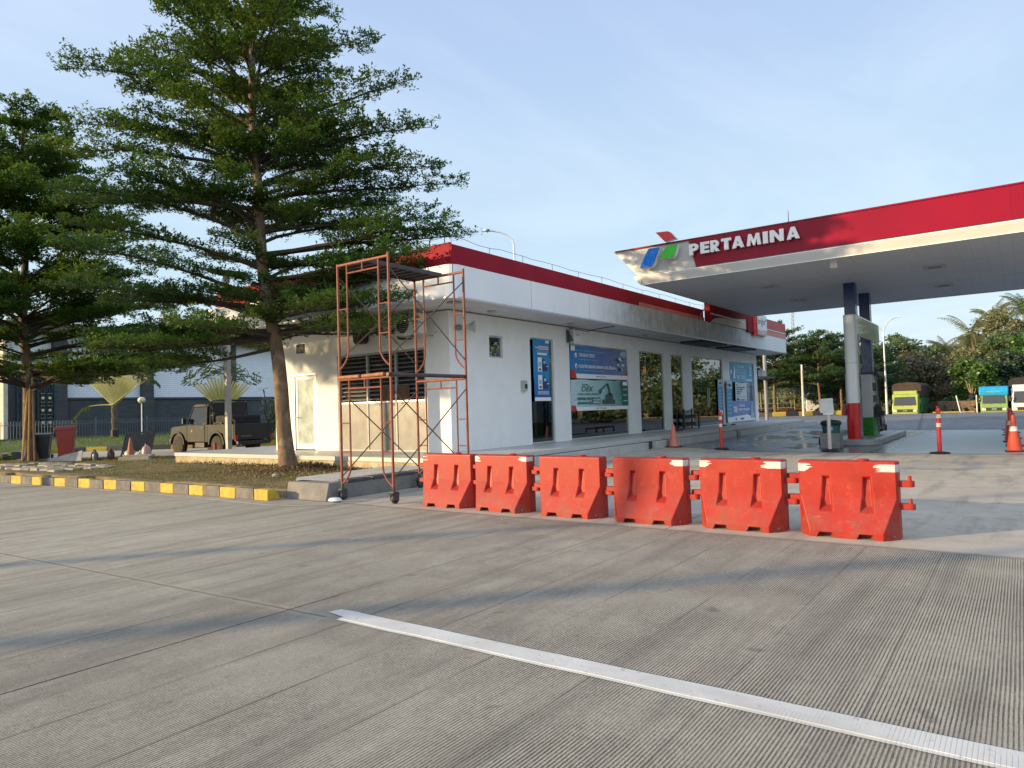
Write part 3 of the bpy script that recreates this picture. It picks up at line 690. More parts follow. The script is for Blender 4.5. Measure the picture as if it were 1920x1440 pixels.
# sign on the roof
sg = thing('roof_sign', 'curved red roof sign box with the white bright panel above the shop front', 'sign', (0, 0, 0))
b = MB()
b.add([(27.41, 9.98, 4.74), (27.41, 9.98, 5.75), (33.0, 9.98, 5.75), (33.0, 9.98, 5.55), (32.0, 9.98, 5.28), (30.0, 9.98, 5.12), (28.4, 9.98, 5.02), (27.8, 9.98, 4.9),
       (27.41, 10.22, 4.74), (27.41, 10.22, 5.75), (33.0, 10.22, 5.75), (33.0, 10.22, 5.55), (32.0, 10.22, 5.28), (30.0, 10.22, 5.12), (28.4, 10.22, 5.02), (27.8, 10.22, 4.9)],
      [tuple(range(8)), tuple(range(15, 7, -1))]+[(i, i+8, (i+1) % 8+8, (i+1) % 8) for i in range(8)])
b.box(32.2, 33.4, 9.99, 10.25, 4.72, 5.75)
b.build('red_shell', REDP, sg, bevel=.02)
MB().box(27.5, 32.19, 10.05, 10.2, 4.80, 5.6).build('beige_panel', mat('beige_panel', (.60, .50, .42), .6, .1, 2), sg)
b = MB(); b.box(27.45, 31.6, 9.955, 9.978, 5.08, 5.12); b.build('white_band', WHITE_P, sg)
b = MB(); b.tube([(26.2, 9.99, 4.79), (27.4, 9.99, 5.62)], .02, 6); b.build('strut', DARKM, sg)
b = MB(); b.prism([(33.42, 9.92), (35.0, 9.92), (35.0, 10.08), (33.42, 10.08)], 4.86, 5.66, 'z'); b.build('white_panel', WHITE_P, sg, bevel=.03)
MB().box(33.45, 34.97, 9.93, 10.075, 4.66, 4.86).build('pink_panel', mat('pink_panel', (.62, .42, .40), .5), sg, bevel=.02)
MB().prism([(33.0, 9.96), (33.4, 9.90), (33.4, 10.08), (33.0, 10.08)], 4.62, 5.7, 'z').build('red_edge', mat('bright_red', (.55, .02, .02), .3), sg)
GREYT = mat('sign_grey', (.25, .26, .3), .5)
text('lettering', 'bright', (33.55, 9.917, 5.08), (1, 0, 0), (0, 0, 1), 1.15, .40, GREYT, sg, offset=.01)
MB().lathe([(.05, 0), (.05, .01)], (34.8, 9.905, 5.42), 10, 'y').build('logo_dot', mat('logo_blue', (.1, .12, .4), .4), sg)
text('small_lettering', 'Petromart', (34.0, 9.925, 4.72), (1, 0, 0), (0, 0, 1), .8, .08, WHITE_P, sg)

# things fixed to the shop -------------------------------------------
def tower_speaker(y, z, label):
    t = thing('wall_speaker', label, 'speaker', (X0, y, z), 0, 'black speakers on the gable')
    prof = [(-.20, -.25), (-.13, -.30), (.13, -.30), (.20, -.25), (.23, .0), (.20, .27), (.14, .32), (-.14, .32), (-.20, .27), (-.23, 0)]
    MB().prism(prof, -.24, -.02, 'x').build('cabinet', mat('speaker_black', (.018, .018, .02), .4), t, bevel=.03)
    MB().lathe([(.13, 0), (.13, -.02), (.05, -.005), (.03, -.012)], (-.245, 0, -.08), 20, 'x').build('cone', mat('speaker_cone', (.05, .05, .05), .6), t)
tower_speaker(14.55, 3.70, 'black loudspeaker on the gable wall over the louvred window')
tower_speaker(12.86, 3.68, 'black loudspeaker on the gable wall behind the air conditioner')
t = thing('air_conditioner', 'white air conditioner outdoor unit hung on the gable near the corner', 'air conditioner', (X0, 12.32, 3.42))
MB().box(-.62, -.34, -.42, .42, .02, .52).build('casing', mat('ac_white', (.66, .66, .62), .45, .08, 4, dirt=.25), t, bevel=.02)
b = MB(); b.lathe([(.21, 0), (.21, -.012), (.19, -.02)], (-.62, .14, .27), 24, 'x'); b.build('fan_guard', BLACK, t)
b = MB(); [b.box(-.645, -.638, .14-.2, .14+.2, .27+k*.05-.004, .27+k*.05+.004) for k in range(-3, 4)]; b.build('guard_bars', ALU, t)
b = MB(); [b.box(-.6, 0, y-.02, y+.02, -.02, .02) or b.tube([(-.45, y, 0), (0, y, -.2)], .012, 5) for y in (-.3, .3)]; b.build('bracket', STEEL, t)
t = thing('horn_speaker', 'grey horn loudspeaker at the corner of the shop under the eaves', 'loudspeaker', (X0, 11.9, 3.50), R(-60))
MB().lathe([(.03, .0), (.04, .1), (.07, .22), (.12, .32), (.17, .37), (.165, .372), (.11, .32)], (.62, 0, .1), 20, 'x').build('horn', mat('horn_grey', (.45, .45, .43), .4), t, smooth=True)
MB().lathe([(.06, -.12), (.07, -.1), (.07, .02), (.04, .05)], (.62, 0, .1), 14, 'x').build('driver', mat('horn_driver', (.2, .2, .2), .5), t)
MB().tube([(0, 0, .0), (.3, 0, .05), (.6, 0, .06)], .018, 6).build('bracket', DARKM, t)
MB().tube([(.1, .02, .45), (.2, .05, .3), (.35, .04, .05), (.5, .02, .03)], .01, 5).build('cable', BLACK, t)
t = thing('switch_box', 'small grey switch box on the blank shop wall', 'switch box', (16.2, Y0, 2.0))
MB().box(0, .22, -.09, 0, 0, .3).build('case', mat('box_grey', (.40, .42, .40), .5), t, bevel=.01); MB().box(.09, .2, -.105, -.09, .07, .2).build('switch', BLACK, t, bevel=.005)
t = thing('small_sign', 'small white curved sign plate on a bracket above the banner window', 'sign', (18.75, Y0, 3.52))
MB().prism([(.03, 0), (.42, .02), (.40, .2), (.3, .36), (.14, .44), (.03, .45)], -.28, -.24, 'y').build('plate', WHITE_P, t); MB().prism([(-.26, .05), (0, 0), (0, .4), (-.05, .42)], 0, .02, 'x').build('bracket', mat('bracket_grey', (.12, .12, .13), .5), t)
text('lettering', 'bright', (.1, -.285, .22), (1, 0, 0), (0, 0, 1), .24, .05, GREYT, t)
t = thing('wall_lamp', 'grey lamp on a white arm at the far corner of the shop', 'lamp', (XE, 11.5, 3.3))
MB().tube([(0, 0, 0), (.6, 0, .1), (1.0, 0, -.1)], .03, 6).build('arm', WHITE_P, t); MB().box(.7, 1.2, -.12, .12, -.42, -.08).build('head', ALU, t, bevel=.02)
t = thing('round_disc', 'shallow beige disc fixed at the far corner of the shop', 'disc', (38.3, 11.2, 1.75))
MB().lathe([(.16, 0), (.16, .03), (.1, .05)], (0, 0, 0), 16, 'y').build('disc', mat('beige_disc', (.6, .5, .3), .5), t)

# shoe rack on the platform
t = thing('shoe_rack', 'black two tier rack with shoes in front of the shop window pier', 'rack', (26.95, 11.05, ZP))
b = MB()
for x in (0, 1.6):
    for y in (0, .3): b.box(x, x+.07, y, y+.06, 0, .82)
for z in (.12, .42, .72): b.box(0, 1.66, 0, .36, z, z+.035)
b.build('rack_frame', mat('rack_black', (.02, .02, .022), .4), t, bevel=.005)
for z in (.155, .455):
    for k in range(6): MB().lathe([(.001, 0), (.05, .0), (.06, .04), (.045, .09), (.01, .12)], (.2+k*.24, .17, z), 8, sx=1, sy=2.2).build('shoe', mat('shoe_dark', (.03, .03, .035), .5, .5, 10), t, smooth=True)
t = thing('door_sandals', 'pairs of dark sandals on the platform in front of the glass bay', 'sandals', (25.2, 10.7, ZP))
for x, y in ((0, 0), (.16, .03), (.45, .1), (.6, .05), (5.5, .1), (5.66, .14), (6.6, 0)): MB().lathe([(.04, 0), (.055, .01), (.05, .035), (.02, .05)], (x, y, 0), 10, sx=1, sy=2.4).build('sandal', BLACK, t)

# =================================================================== BANNERS AND POSTERS on the glass
U, V_ = (1, 0, 0), (0, 0, 1)
def grad_mat(name, c1, c2, c3=None, ang=0, wr=.5, dirt=0, L=1.6):
    g = G(name); X, Y, Z = g.xyz()
    a = g.math('ADD', g.math('MULTIPLY', X, math.cos(ang)), g.math('MULTIPLY', Z, math.sin(ang)))
    n = g.math('MULTIPLY', g.math('SUBTRACT', g.noise(1.6, 3), .5), .35)
    f = g.math('ADD', a, n)
    c = g.mix(g.map(f, .1*L, .55*L), c1, c2)
    if c3: c = g.mix(g.map(f, .55*L, .95*L), c, c3)
    fold = g.noise(2.2, 4, .6, vec=g.scale((1.0, 1, 1.8)), dist=1.2)
    return g.end(g.pbr(c, .38, 0, g.bump(fold, wr, .12)))
def sheet(b, x0, x1, z0, z1, y=0, nx=14, nz=6, amp=.012, seed=1):
    rg = random.Random(seed); ph = [rg.uniform(0, 6) for _ in range(4)]
    vs = []
    for j in range(nz+1):
        for i in range(nx+1):
            x = x0+(x1-x0)*i/nx; z = z0+(z1-z0)*j/nz
            vs.append((x, y-amp*(.5+.5*math.sin(x*3.1+z*2.3+ph[0]))*(.6+.4*math.sin(x*7-z*5+ph[1])), z+.012*math.sin(x*4+ph[2])*(j == nz)))
    b.add(vs, [(j*(nx+1)+i, j*(nx+1)+i+1, (j+1)*(nx+1)+i+1, (j+1)*(nx+1)+i) for j in range(nz) for i in range(nx)])
WT = mat('print_white', (.80, .82, .84), .5, .03); RT = mat('print_red', (.55, .03, .03), .5); NT = mat('print_navy', (.03, .05, .15), .5); GT = mat('print_green', (.02, .16, .12), .5); KT = mat('print_grey', (.10, .11, .13), .5)
LB = mat('print_lightblue', (.30, .50, .62), .5)
YB = YG-.05
def strip(t, name, x0, x1, z0, z1, m, y=-.022):
    b = MB(); b.box(x0, x1, y-.002, y, z0, z1); return b.build(name, m, t)
# 1 tall blue poster
t = thing('tall_poster', 'tall narrow blue poster with two cars on the doorway glass', 'poster', (16.9, YB, 1.72))
b = MB(); sheet(b, 0, .86, 0, 1.82, 0, 5, 12, .012, 3); b.build('sheet', grad_mat('poster_blue', (.012, .12, .40), (.03, .26, .55), None, R(90), .25), t)
strip(t, 'footer', 0, .86, -.005, .10, WT); strip(t, 'logo_patch', .64, .84, 1.72, 1.80, WT)
strip(t, 'headline_box', .26, .78, 1.52, 1.62, WT); text('headline', 'DILARANG', (.29, -.026, 1.54), U, V_, .46, .06, RT, t, offset=.015)
text('headline', 'YANG', (.08, -.024, 1.54), U, V_, .16, .055, WT, t); strip(t, 'pill', .2, .7, 1.36, 1.42, WT)
for z in (1.48, 1.445): strip(t, 'text_line', .12, .78, z-.006, z+.006, LB)
for zb in (.86, .34):
    strip(t, 'card', .2, .42, zb, zb+.42, WT); strip(t, 'card_icon', .24, .38, zb+.15, zb+.28, LB, -.025); strip(t, 'card_icon', .25, .37, zb+.03, zb+.1, KT, -.025)
    b = MB(); b.prism([(.44, zb+.02), (.70, zb+.03), (.76, zb+.13), (.74, zb+.22), (.66, zb+.25), (.60, zb+.36), (.47, zb+.38)], -.024, -.021, 'y'); b.build('car_picture', NT, t)
    strip(t, 'car_window', .5, .62, zb+.24, zb+.33, LB, -.026); strip(t, 'car_light', .66, .74, zb+.15, zb+.18, WT, -.026)
for z in (.27, .235, .2): strip(t, 'text_line', .16, .76, z-.008, z+.006, WT)
# 2 wide blue banner
t = thing('wide_banner', 'wide blue crumpled banner reading TAKARAN TEPAT at the top of the window', 'banner', (18.95, YB, 2.42))
b = MB(); sheet(b, 0, 3.92, 0, 1.06, 0, 30, 8, .03, 4); b.build('sheet', grad_mat('banner_blue', (.03, .22, .52), (.11, .17, .42), (.17, .21, .36), 0, .5, L=3.9), t)
strip(t, 'footer', 0, 3.92, .0, .15, WT, -.032); b = MB(); b.prism([(0, 0), (.35, 0), (.22, .28), (0, .28)], -.038, -.033, 'y'); b.build('red_corner', RT, t)
b = MB(); b.prism([(3.92, .15), (3.55, .15), (3.75, .22), (3.92, .32)], -.038, -.033, 'y'); b.build('red_corner', RT, t)
strip(t, 'logo_patch', .03, .28, .88, 1.04, WT, -.032); strip(t, 'badge', 3.5, 3.82, .84, 1.0, LB, -.032)
text('headline', 'TAKARAN TEPAT', (.50, -.034, .70), U, V_, 1.05, .12, WT, t, offset=.012)
text('headline', 'KUALITAS BAHAN BAKAR YANG SESUAI', (.50, -.034, .34), U, V_, 2.45, .11, WT, t, offset=.012)
text('small_text', 'PERTAMINA MENJAMIN PASTI PAS UNTUK ANDA', (.3, -.034, .87), U, V_, 2.1, .045, LB, t)
text('small_text', 'Sesuai angka totalizer dispenser', (.50, -.034, .58), U, V_, 1.25, .07, LB, t)
text('small_text', 'Sesuai spesifikasi standar yang berlaku', (.55, -.034, .23), U, V_, 1.6, .06, LB, t)
for z in (.34, .68):
    b = MB(); b.lathe([(.08, 0), (.08, .004)], (.33, -.036, z+.06), 14, 'y'); b.build('round_icon', WT, t); b = MB(); b.prism([(.28, z+.05), (.33, z), (.42, z+.12), (.33, z+.04)], -.042, -.037, 'y'); b.build('tick', NT, t)
rg = random.Random(6); b = MB()
for i in range(22):
    x, z = rg.uniform(2.9, 3.7), rg.uniform(.2, .9); w_ = rg.uniform(.05, .22); b.mat(rg.randrange(3)); b.prism([(x, z), (x+w_, z+rg.uniform(-.05, .05)), (x+w_*.8, z+rg.uniform(.04, .14)), (x+.02, z+.08)], -.035-i*.0006, -.033, 'y')
b.build('picture', [WT, LB, NT], t); text('footer_text', 'Info 135 pertamina', (1.6, -.036, .05), U, V_, .7, .05, KT, t)
# 3 green banner
t = thing('green_banner', 'wide crumpled green and white banner reading DEX below the blue one', 'banner', (18.95, YB, 1.38))
b = MB(); sheet(b, 0, 3.9, 0, 1.0, 0, 30, 8, .03, 5); b.build('sheet', grad_mat('banner_green', (.50, .66, .70), (.34, .54, .56), (.03, .17, .15), 0, .7, L=3.9), t)
strip(t, 'footer', 0, 3.9, 0, .12, WT, -.032); b = MB(); b.prism([(0, 0), (.3, 0), (.2, .17), (0, .17)], -.038, -.033, 'y'); b.build('red_corner', RT, t)
strip(t, 'green_side', 3.45, 3.9, .12, .98, mat('print_deepgreen', (.015, .11, .085), .5), -.030)
text('headline', 'DEX', (.62, -.034, .62), U, V_, .78, .17, GT, t, offset=.012, shear=.25); text('small_text', 'PERTAMINA', (.66, -.034, .82), U, V_, .4, .04, KT, t)
text('small_text', 'PERFORMA MESIN', (.42, -.034, .50), U, V_, 1.3, .06, GT, t); text('small_text', 'PERFORMA TINGGI', (.36, -.034, .34), U, V_, .95, .09, GT, t, offset=.01); text('small_text', 'KENDARAAN DIESEL', (.36, -.034, .20), U, V_, .95, .09, GT, t, offset=.01)
strip(t, 'box', 1.3, 1.85, .20, .42, GT, -.032); text('box_text', 'CETANE', (1.34, -.037, .32), U, V_, .45, .06, WT, t); text('box_text', 'NUMBER 53', (1.34, -.037, .23), U, V_, .45, .06, WT, t)
DG = mat('print_machine', (.05, .09, .09), .5)
b = MB(); b.prism([(2.0, .2), (2.9, .2), (2.9, .34), (2.0, .34)], -.036, -.033, 'y'); b.prism([(2.2, .34), (2.75, .34), (2.75, .55), (2.45, .58), (2.25, .5)], -.036, -.033, 'y'); b.prism([(2.5, .5), (2.62, .5), (2.45, .9), (2.33, .9)], -.036, -.0335, 'y')
b.prism([(2.33, .9), (2.45, .9), (2.0, .68), (1.9, .62), (1.85, .68)], -.037, -.034, 'y'); b.prism([(1.8, .52), (1.98, .60), (1.92, .7), (1.78, .68)], -.038, -.035, 'y'); b.build('digger_picture', DG, t)
strip(t, 'logo_patch', 3.5, 3.86, .84, .97, WT, -.033)
for z in (.70, .5, .3): strip(t, 'text_line', 3.52, 3.82, z-.02, z+.02, LB, -.034)
text('footer_text', 'Info 135 dexlite', (1.55, -.036, .04), U, V_, .7, .05, KT, t)
# 4 QR CODE poster (light blue)
t = thing('code_poster', 'light blue square poster reading QR CODE at the top of the last window', 'poster', (33.86, YB, 2.50))
b = MB(); sheet(b, 0, 3.62, 0, .98, 0, 12, 6, .012, 7); b.build('sheet', grad_mat('poster_sky', (.06, .33, .55), (.10, .42, .62), None, 0, .15), t)
text('headline', 'QR CODE', (.95, -.024, .14), U, V_, 1.35, .22, WT, t, offset=.02)
text('headline', 'BELI BBM', (1.2, -.024, .72), U, V_, .95, .12, WT, t, offset=.02); text('small_text', 'BERSUBSIDI GUNAKAN', (.9, -.024, .56), U, V_, 1.4, .08, WT, t); text('small_text', 'TUNJUKKAN KODE', (.9, -.024, .43), U, V_, 1.4, .08, WT, t)
strip(t, 'pill', 2.4, 3.4, .10, .17, WT); b = MB(); b.box(3.0, 3.35, -.026, -.022, .35, .8); b.build('phone_outline', WT, t); b = MB(); b.box(3.04, 3.31, -.029, -.026, .40, .75); b.build('phone_screen', LB, t)
b = MB(); b.prism([(.5, .2), (.75, .15), (.82, .5), (.72, .8), (.62, .82), (.55, .5)], -.026, -.022, 'y'); b.lathe([(.12, 0), (.12, .003)], (.22, -.024, .5), 12, 'y'); b.build('figure_shape', WT, t)
# 5 white notice
t = thing('white_notice', 'white printed notice in the middle of the last shop window', 'notice', (34.65, YB, 1.56))
b = MB(); sheet(b, 0, 2.85, 0, .92, 0, 8, 4, .006, 8); b.build('sheet', mat('paper', (.66, .70, .74), .5, .05), t)
for i, (z, l) in enumerate(((.68, 1.3), (.58, 1.0), (.46, .8), (.36, .5))): strip(t, 'text_line', .15, .15+l, z-.02, z+.025, KT)
for x in (.15, .6, 1.1): strip(t, 'text_line', x, x+.3, .2, .22, KT)
strip(t, 'stamp', .12, .5, .03, .14, KT); strip(t, 'text_line', .6, 1.4, .06, .09, KT); strip(t, 'mark', .12, .35, .78, .82, KT)
b = MB(); b.prism([(1.75, 0), (2.8, 0), (2.8, .9), (1.8, .9)], -.020, -.014, 'y'); b.build('picture', mat('notice_photo', (.25, .3, .36), .5, .7, 6), t)
b = MB(); b.prism([(2.1, 0), (2.7, 0), (2.6, .5), (2.75, .7), (2.45, .88), (2.2, .75), (2.3, .5)], -.026, -.021, 'y'); b.build('picture', mat('notice_shape', (.08, .1, .14), .5, .6, 8), t)
# 6 violet-blue low banner
t = thing('low_banner', 'violet blue banner reading HARMONI at the foot of the last window', 'banner', (33.88, YB-.01, .55))
b = MB(); sheet(b, 0, 3.65, 0, 1.02, 0, 20, 7, .02, 9); b.build('sheet', grad_mat('banner_violet', (.13, .28, .62), (.19, .24, .56), (.12, .28, .58), 0, .45, L=3.6), t)
b = MB(); b.prism([(0, 0), (3.65, 0), (3.65, .08), (2.4, .32), (0, .24)], -.028, -.024, 'y'); b.build('white_wave', WT, t)
text('headline', 'HARMONI', (1.05, -.028, .70), U, V_, .95, .15, WT, t, offset=.02); text('headline', 'ENERGI KEMAJUAN', (1.05, -.028, .49), U, V_, 1.7, .15, WT, t, offset=.02)
strip(t, 'badge', .3, .85, .45, .75, WT); text('badge_text', '67', (.38, -.027, .58), U, V_, .38, .12, RT, t); strip(t, 'text_line', .35, .8, .5, .53, RT, -.026); strip(t, 'text_line', 1.1, 2.6, .41, .43, LB)
strip(t, 'stamp', 1.3, 1.8, .08, .16, KT, -.032); strip(t, 'stamp', .5, .7, .07, .17, KT, -.032); b = MB(); b.prism([(2.9, .12), (3.45, .12), (3.4, .5), (3.25, .95), (3.1, .95), (2.95, .5)], -.032, -.027, 'y'); b.build('picture', mat('banner_figure', (.35, .40, .5), .5, .6, 8), t)
# 7 standing banner leaning on the pier, 8 one on the entrance glass
def stand_poster(x, y, z, wd, h, label, seed):
    t = thing('narrow_poster', label, 'poster', (x, y, z))
    b = MB(); sheet(b, 0, wd, 0, h, 0, 3, 10, .01, seed); b.build('sheet', grad_mat('poster_pale%d' % seed, (.10, .35, .60), (.08, .28, .55), None, 0, .1), t)
    strip(t, 'footer', 0, wd, 0, h*.12, WT); strip(t, 'header', 0, wd, h*.80, h, mat('poster_header', (.45, .58, .65), .5, .4, 8))
    b = MB(); b.prism([(wd*.1, h*.9), (wd*.5, h*.86), (wd*.95, h*.87), (wd*.6, h*.93)], -.027, -.024, 'y'); b.build('picture', NT, t)
    for k in range(6): strip(t, 'text_line', wd*.15, wd*.75, h*(.22+k*.09), h*(.22+k*.09)+.02, WT)
stand_poster(32.98, Y0-.10, .55, .78, 2.0, 'narrow light blue poster on the pier left of the last window', 11)
stand_poster(32.15, YB, .95, .55, 1.65, 'narrow light blue poster on the edge of the glass entrance', 12)

# =================================================================== SCAFFOLD
g = G('rusty_orange_paint'); n = g.noise(9, 7, .7); c = g.mix(g.map(g.noise(2, 4), .3, .7), (.20, .045, .022), (.26, .07, .035))
c = g.mix(g.map(n, .5, .68), c, (.10, .038, .022)); SCAF = g.end(g.pbr(c, .6, 0, g.bump(n, .2, .003)))
BRACE = mat('brown_brace', (.10, .06, .04), .7, .35, 12)
sc = thing('scaffold_tower', 'rusty orange two storey scaffold tower on castors in front of the gable', 'scaffold', (0, 0, 0))
sx0, sx1, sy0, sy1 = 8.2, 10.14, 8.43, 9.70
def frame(x, z0, z1, zl):
    b = MB(); r = .024
    b.tube([(x, sy0, zl), (x, sy0, z1+.04)], r, 10); b.tube([(x, sy1, zl), (x, sy1, z1+.01)], r, 10)
    b.tube([(x, sy0, z1-.02), (x, sy1, z1-.02)], r, 10)
    i0, i1 = sy0+.24, sy1-.24
    b.tube([(x, i0, z1-.18), (x, i1, z1-.18)], .015, 8); b.tube([(x, (sy0+sy1)/2, z1-.02), (x, (sy0+sy1)/2, z1-.18)], .015, 8)
    for yy, s_, yo in ((i0, -1, sy0), (i1, 1, sy1)):
        zb = z0+.30
        b.tube([(x, yy, z1-.02), (x, yy, zb+.16), (x, yy+s_*.02, zb+.08), (x, yy+s_*.07, zb), (x, yy+s_*.15, zb-.08), (x, yo, zb-.14)], .016, 8)
        for zr in (z0+.72, z0+1.22): b.tube([(x, yy, zr), (x, yo, zr)], .011, 6)
    return b.build('frame', SCAF, sc, smooth=True)
zm, ztp = 2.12, 4.14
for x, zb in ((sx0, .17), (sx1, .22)): frame(x, .12, zm, zb); frame(x, zm+.0, ztp, zm-.02)
for y in (sy0, sy1):
    for z0, z1 in ((.42, 1.93), (2.45, 3.95)):
        MB().tube([(sx0, y-.02, z0), (sx1, y-.02, z1)], .011, 6).build('cross_brace', BRACE, sc)
        MB().tube([(sx0, y+.012, z1), (sx1, y+.012, z0)], .011, 6).build('cross_brace', BRACE, sc)
b = MB(); b.box(sx0+.04, sx1-.03, sy0+.55, sy1-.03, ztp-.01, ztp+.02)
for y in (sy0+.51, sy1-.03): b.box(sx0+.04, sx1-.03, y, y+.03, ztp-.05, ztp+.02)
for i in range(1, 9): b.box(sx0+i*.21, sx0+i*.21+.03, sy0+.54, sy1-.02, ztp-.035, ztp-.006)
b.build('deck', mat('deck_steel', (.05, .045, .045), .6, .3, 8), sc)
b = MB(); b.tube([(sx0-.05, sy0+.03, zm+.02), (sx1, sy0+.03, zm+.02)], .036, 10); b.build('ledger', mat('dark_pipe', (.07, .05, .045), .6, .4, 10), sc)
b = MB(); b.tube([(sx0-.04, sy0+.12, zm+.03), (sx0-.02, sy0+.66, zm+.02)], .034, 10); b.tube([(sx0-.04, sy0+.72, zm+.02), (sx0-.02, sy1, zm+.02)], .034, 10)
b.build('timber_pole', mat('orange_timber', (.30, .12, .055), .7, .3, 9), sc, smooth=True)
for x, y in ((sx0, sy0), (sx0, sy1), (sx1, sy0), (sx1, sy1)):
    b = MB(); b.box(x-.055, x+.055, y-.05, y+.05, .185, .20); b.box(x-.05, x+.09, y-.036, y-.03, .06, .19); b.box(x-.05, x+.09, y+.03, y+.036, .06, .19); b.tube([(x, y, .19), (x, y, .27)], .03, 8)
    c_ = b.build('castor', DARKM, sc)
    MB().lathe([(.03, -.024), (.072, -.024), (.08, -.015), (.08, .015), (.072, .024), (.03, .024)], (x+.03, y, .08), 18, 'y').build('wheel', BLACK, c_, smooth=True)
    b = MB(); b.prism([(x-.09, .16), (x-.05, .19), (x+.0, .15), (x-.02, .12)], y-.04, y+.04, 'y'); b.build('brake_pedal', DARKM, c_)
t = tag(MB().lathe([(.001, 0), (.07, .0), (.11, .03), (.08, .07), (.02, .08)], (7.95, 9.60, 0), 9, sx=1, sy=1.3).build('crumpled_bag', mat('bag_white', (.7, .7, .7), .5), smooth=True), 'crumpled white plastic bag on the ground at the corner of the low wall', 'plastic bag')

# =================================================================== BARRIERS
g = G('barrier_plastic'); X, Y, Z = g.xyz()
oi = g.n('ShaderNodeObjectInfo').outputs['Random']
ov = g.n('ShaderNodeVectorMath', {0: g.obj(), 1: g.n('ShaderNodeCombineXYZ', {0: g.math('MULTIPLY', oi, 37.0), 1: g.math('MULTIPLY', oi, 91.0), 2: g.math('MULTIPLY', oi, 13.0)}).outputs[0]}, operation='ADD').outputs[0]
n = g.noise(2.2, 6, .65, vec=ov)
c = g.mix(g.map(n, .3, .7), (.27, .012, .007), (.35, .019, .011)); c = g.mix(g.math('MULTIPLY', oi, .3), c, (.44, .045, .028))
c = g.mix(g.map(g.noise(6, 9, .78, vec=ov), .54, .74, 0, .5), c, (.50, .12, .08))
dd = g.math('MULTIPLY', g.map(Z, 0, .5, 1, .15), g.map(g.noise(5, 8, .75, vec=ov), .42, .66)); c = g.mix(g.math('MULTIPLY', dd, .75), c, (.17, .085, .06))
sv_ = g.n('ShaderNodeMapping', {'Vector': ov, 'Scale': (1, 1.0, 9), 'Rotation': (.5, 0, 0)}).outputs[0]
c = g.mix(g.map(g.noise(2.5, 7, .8, vec=sv_, dist=1.0), .62, .70, 0, .5), c, (.56, .19, .14))
c = g.mix(g.map(g.noise(9, 4, .7, vec=ov), .70, .76, 0, .7), c, (.10, .05, .045))
BARR = g.end(g.pbr(c, g.map(n, .3, .7, .36, .52), 0, g.bump(g.noise(18, 4), .12, .006), Specular_IOR_Level=.3))
TAPE = mat('white_tape', (.52, .51, .50), .5, .15, 12, dirt=.5, dcol=(.3, .28, .28))
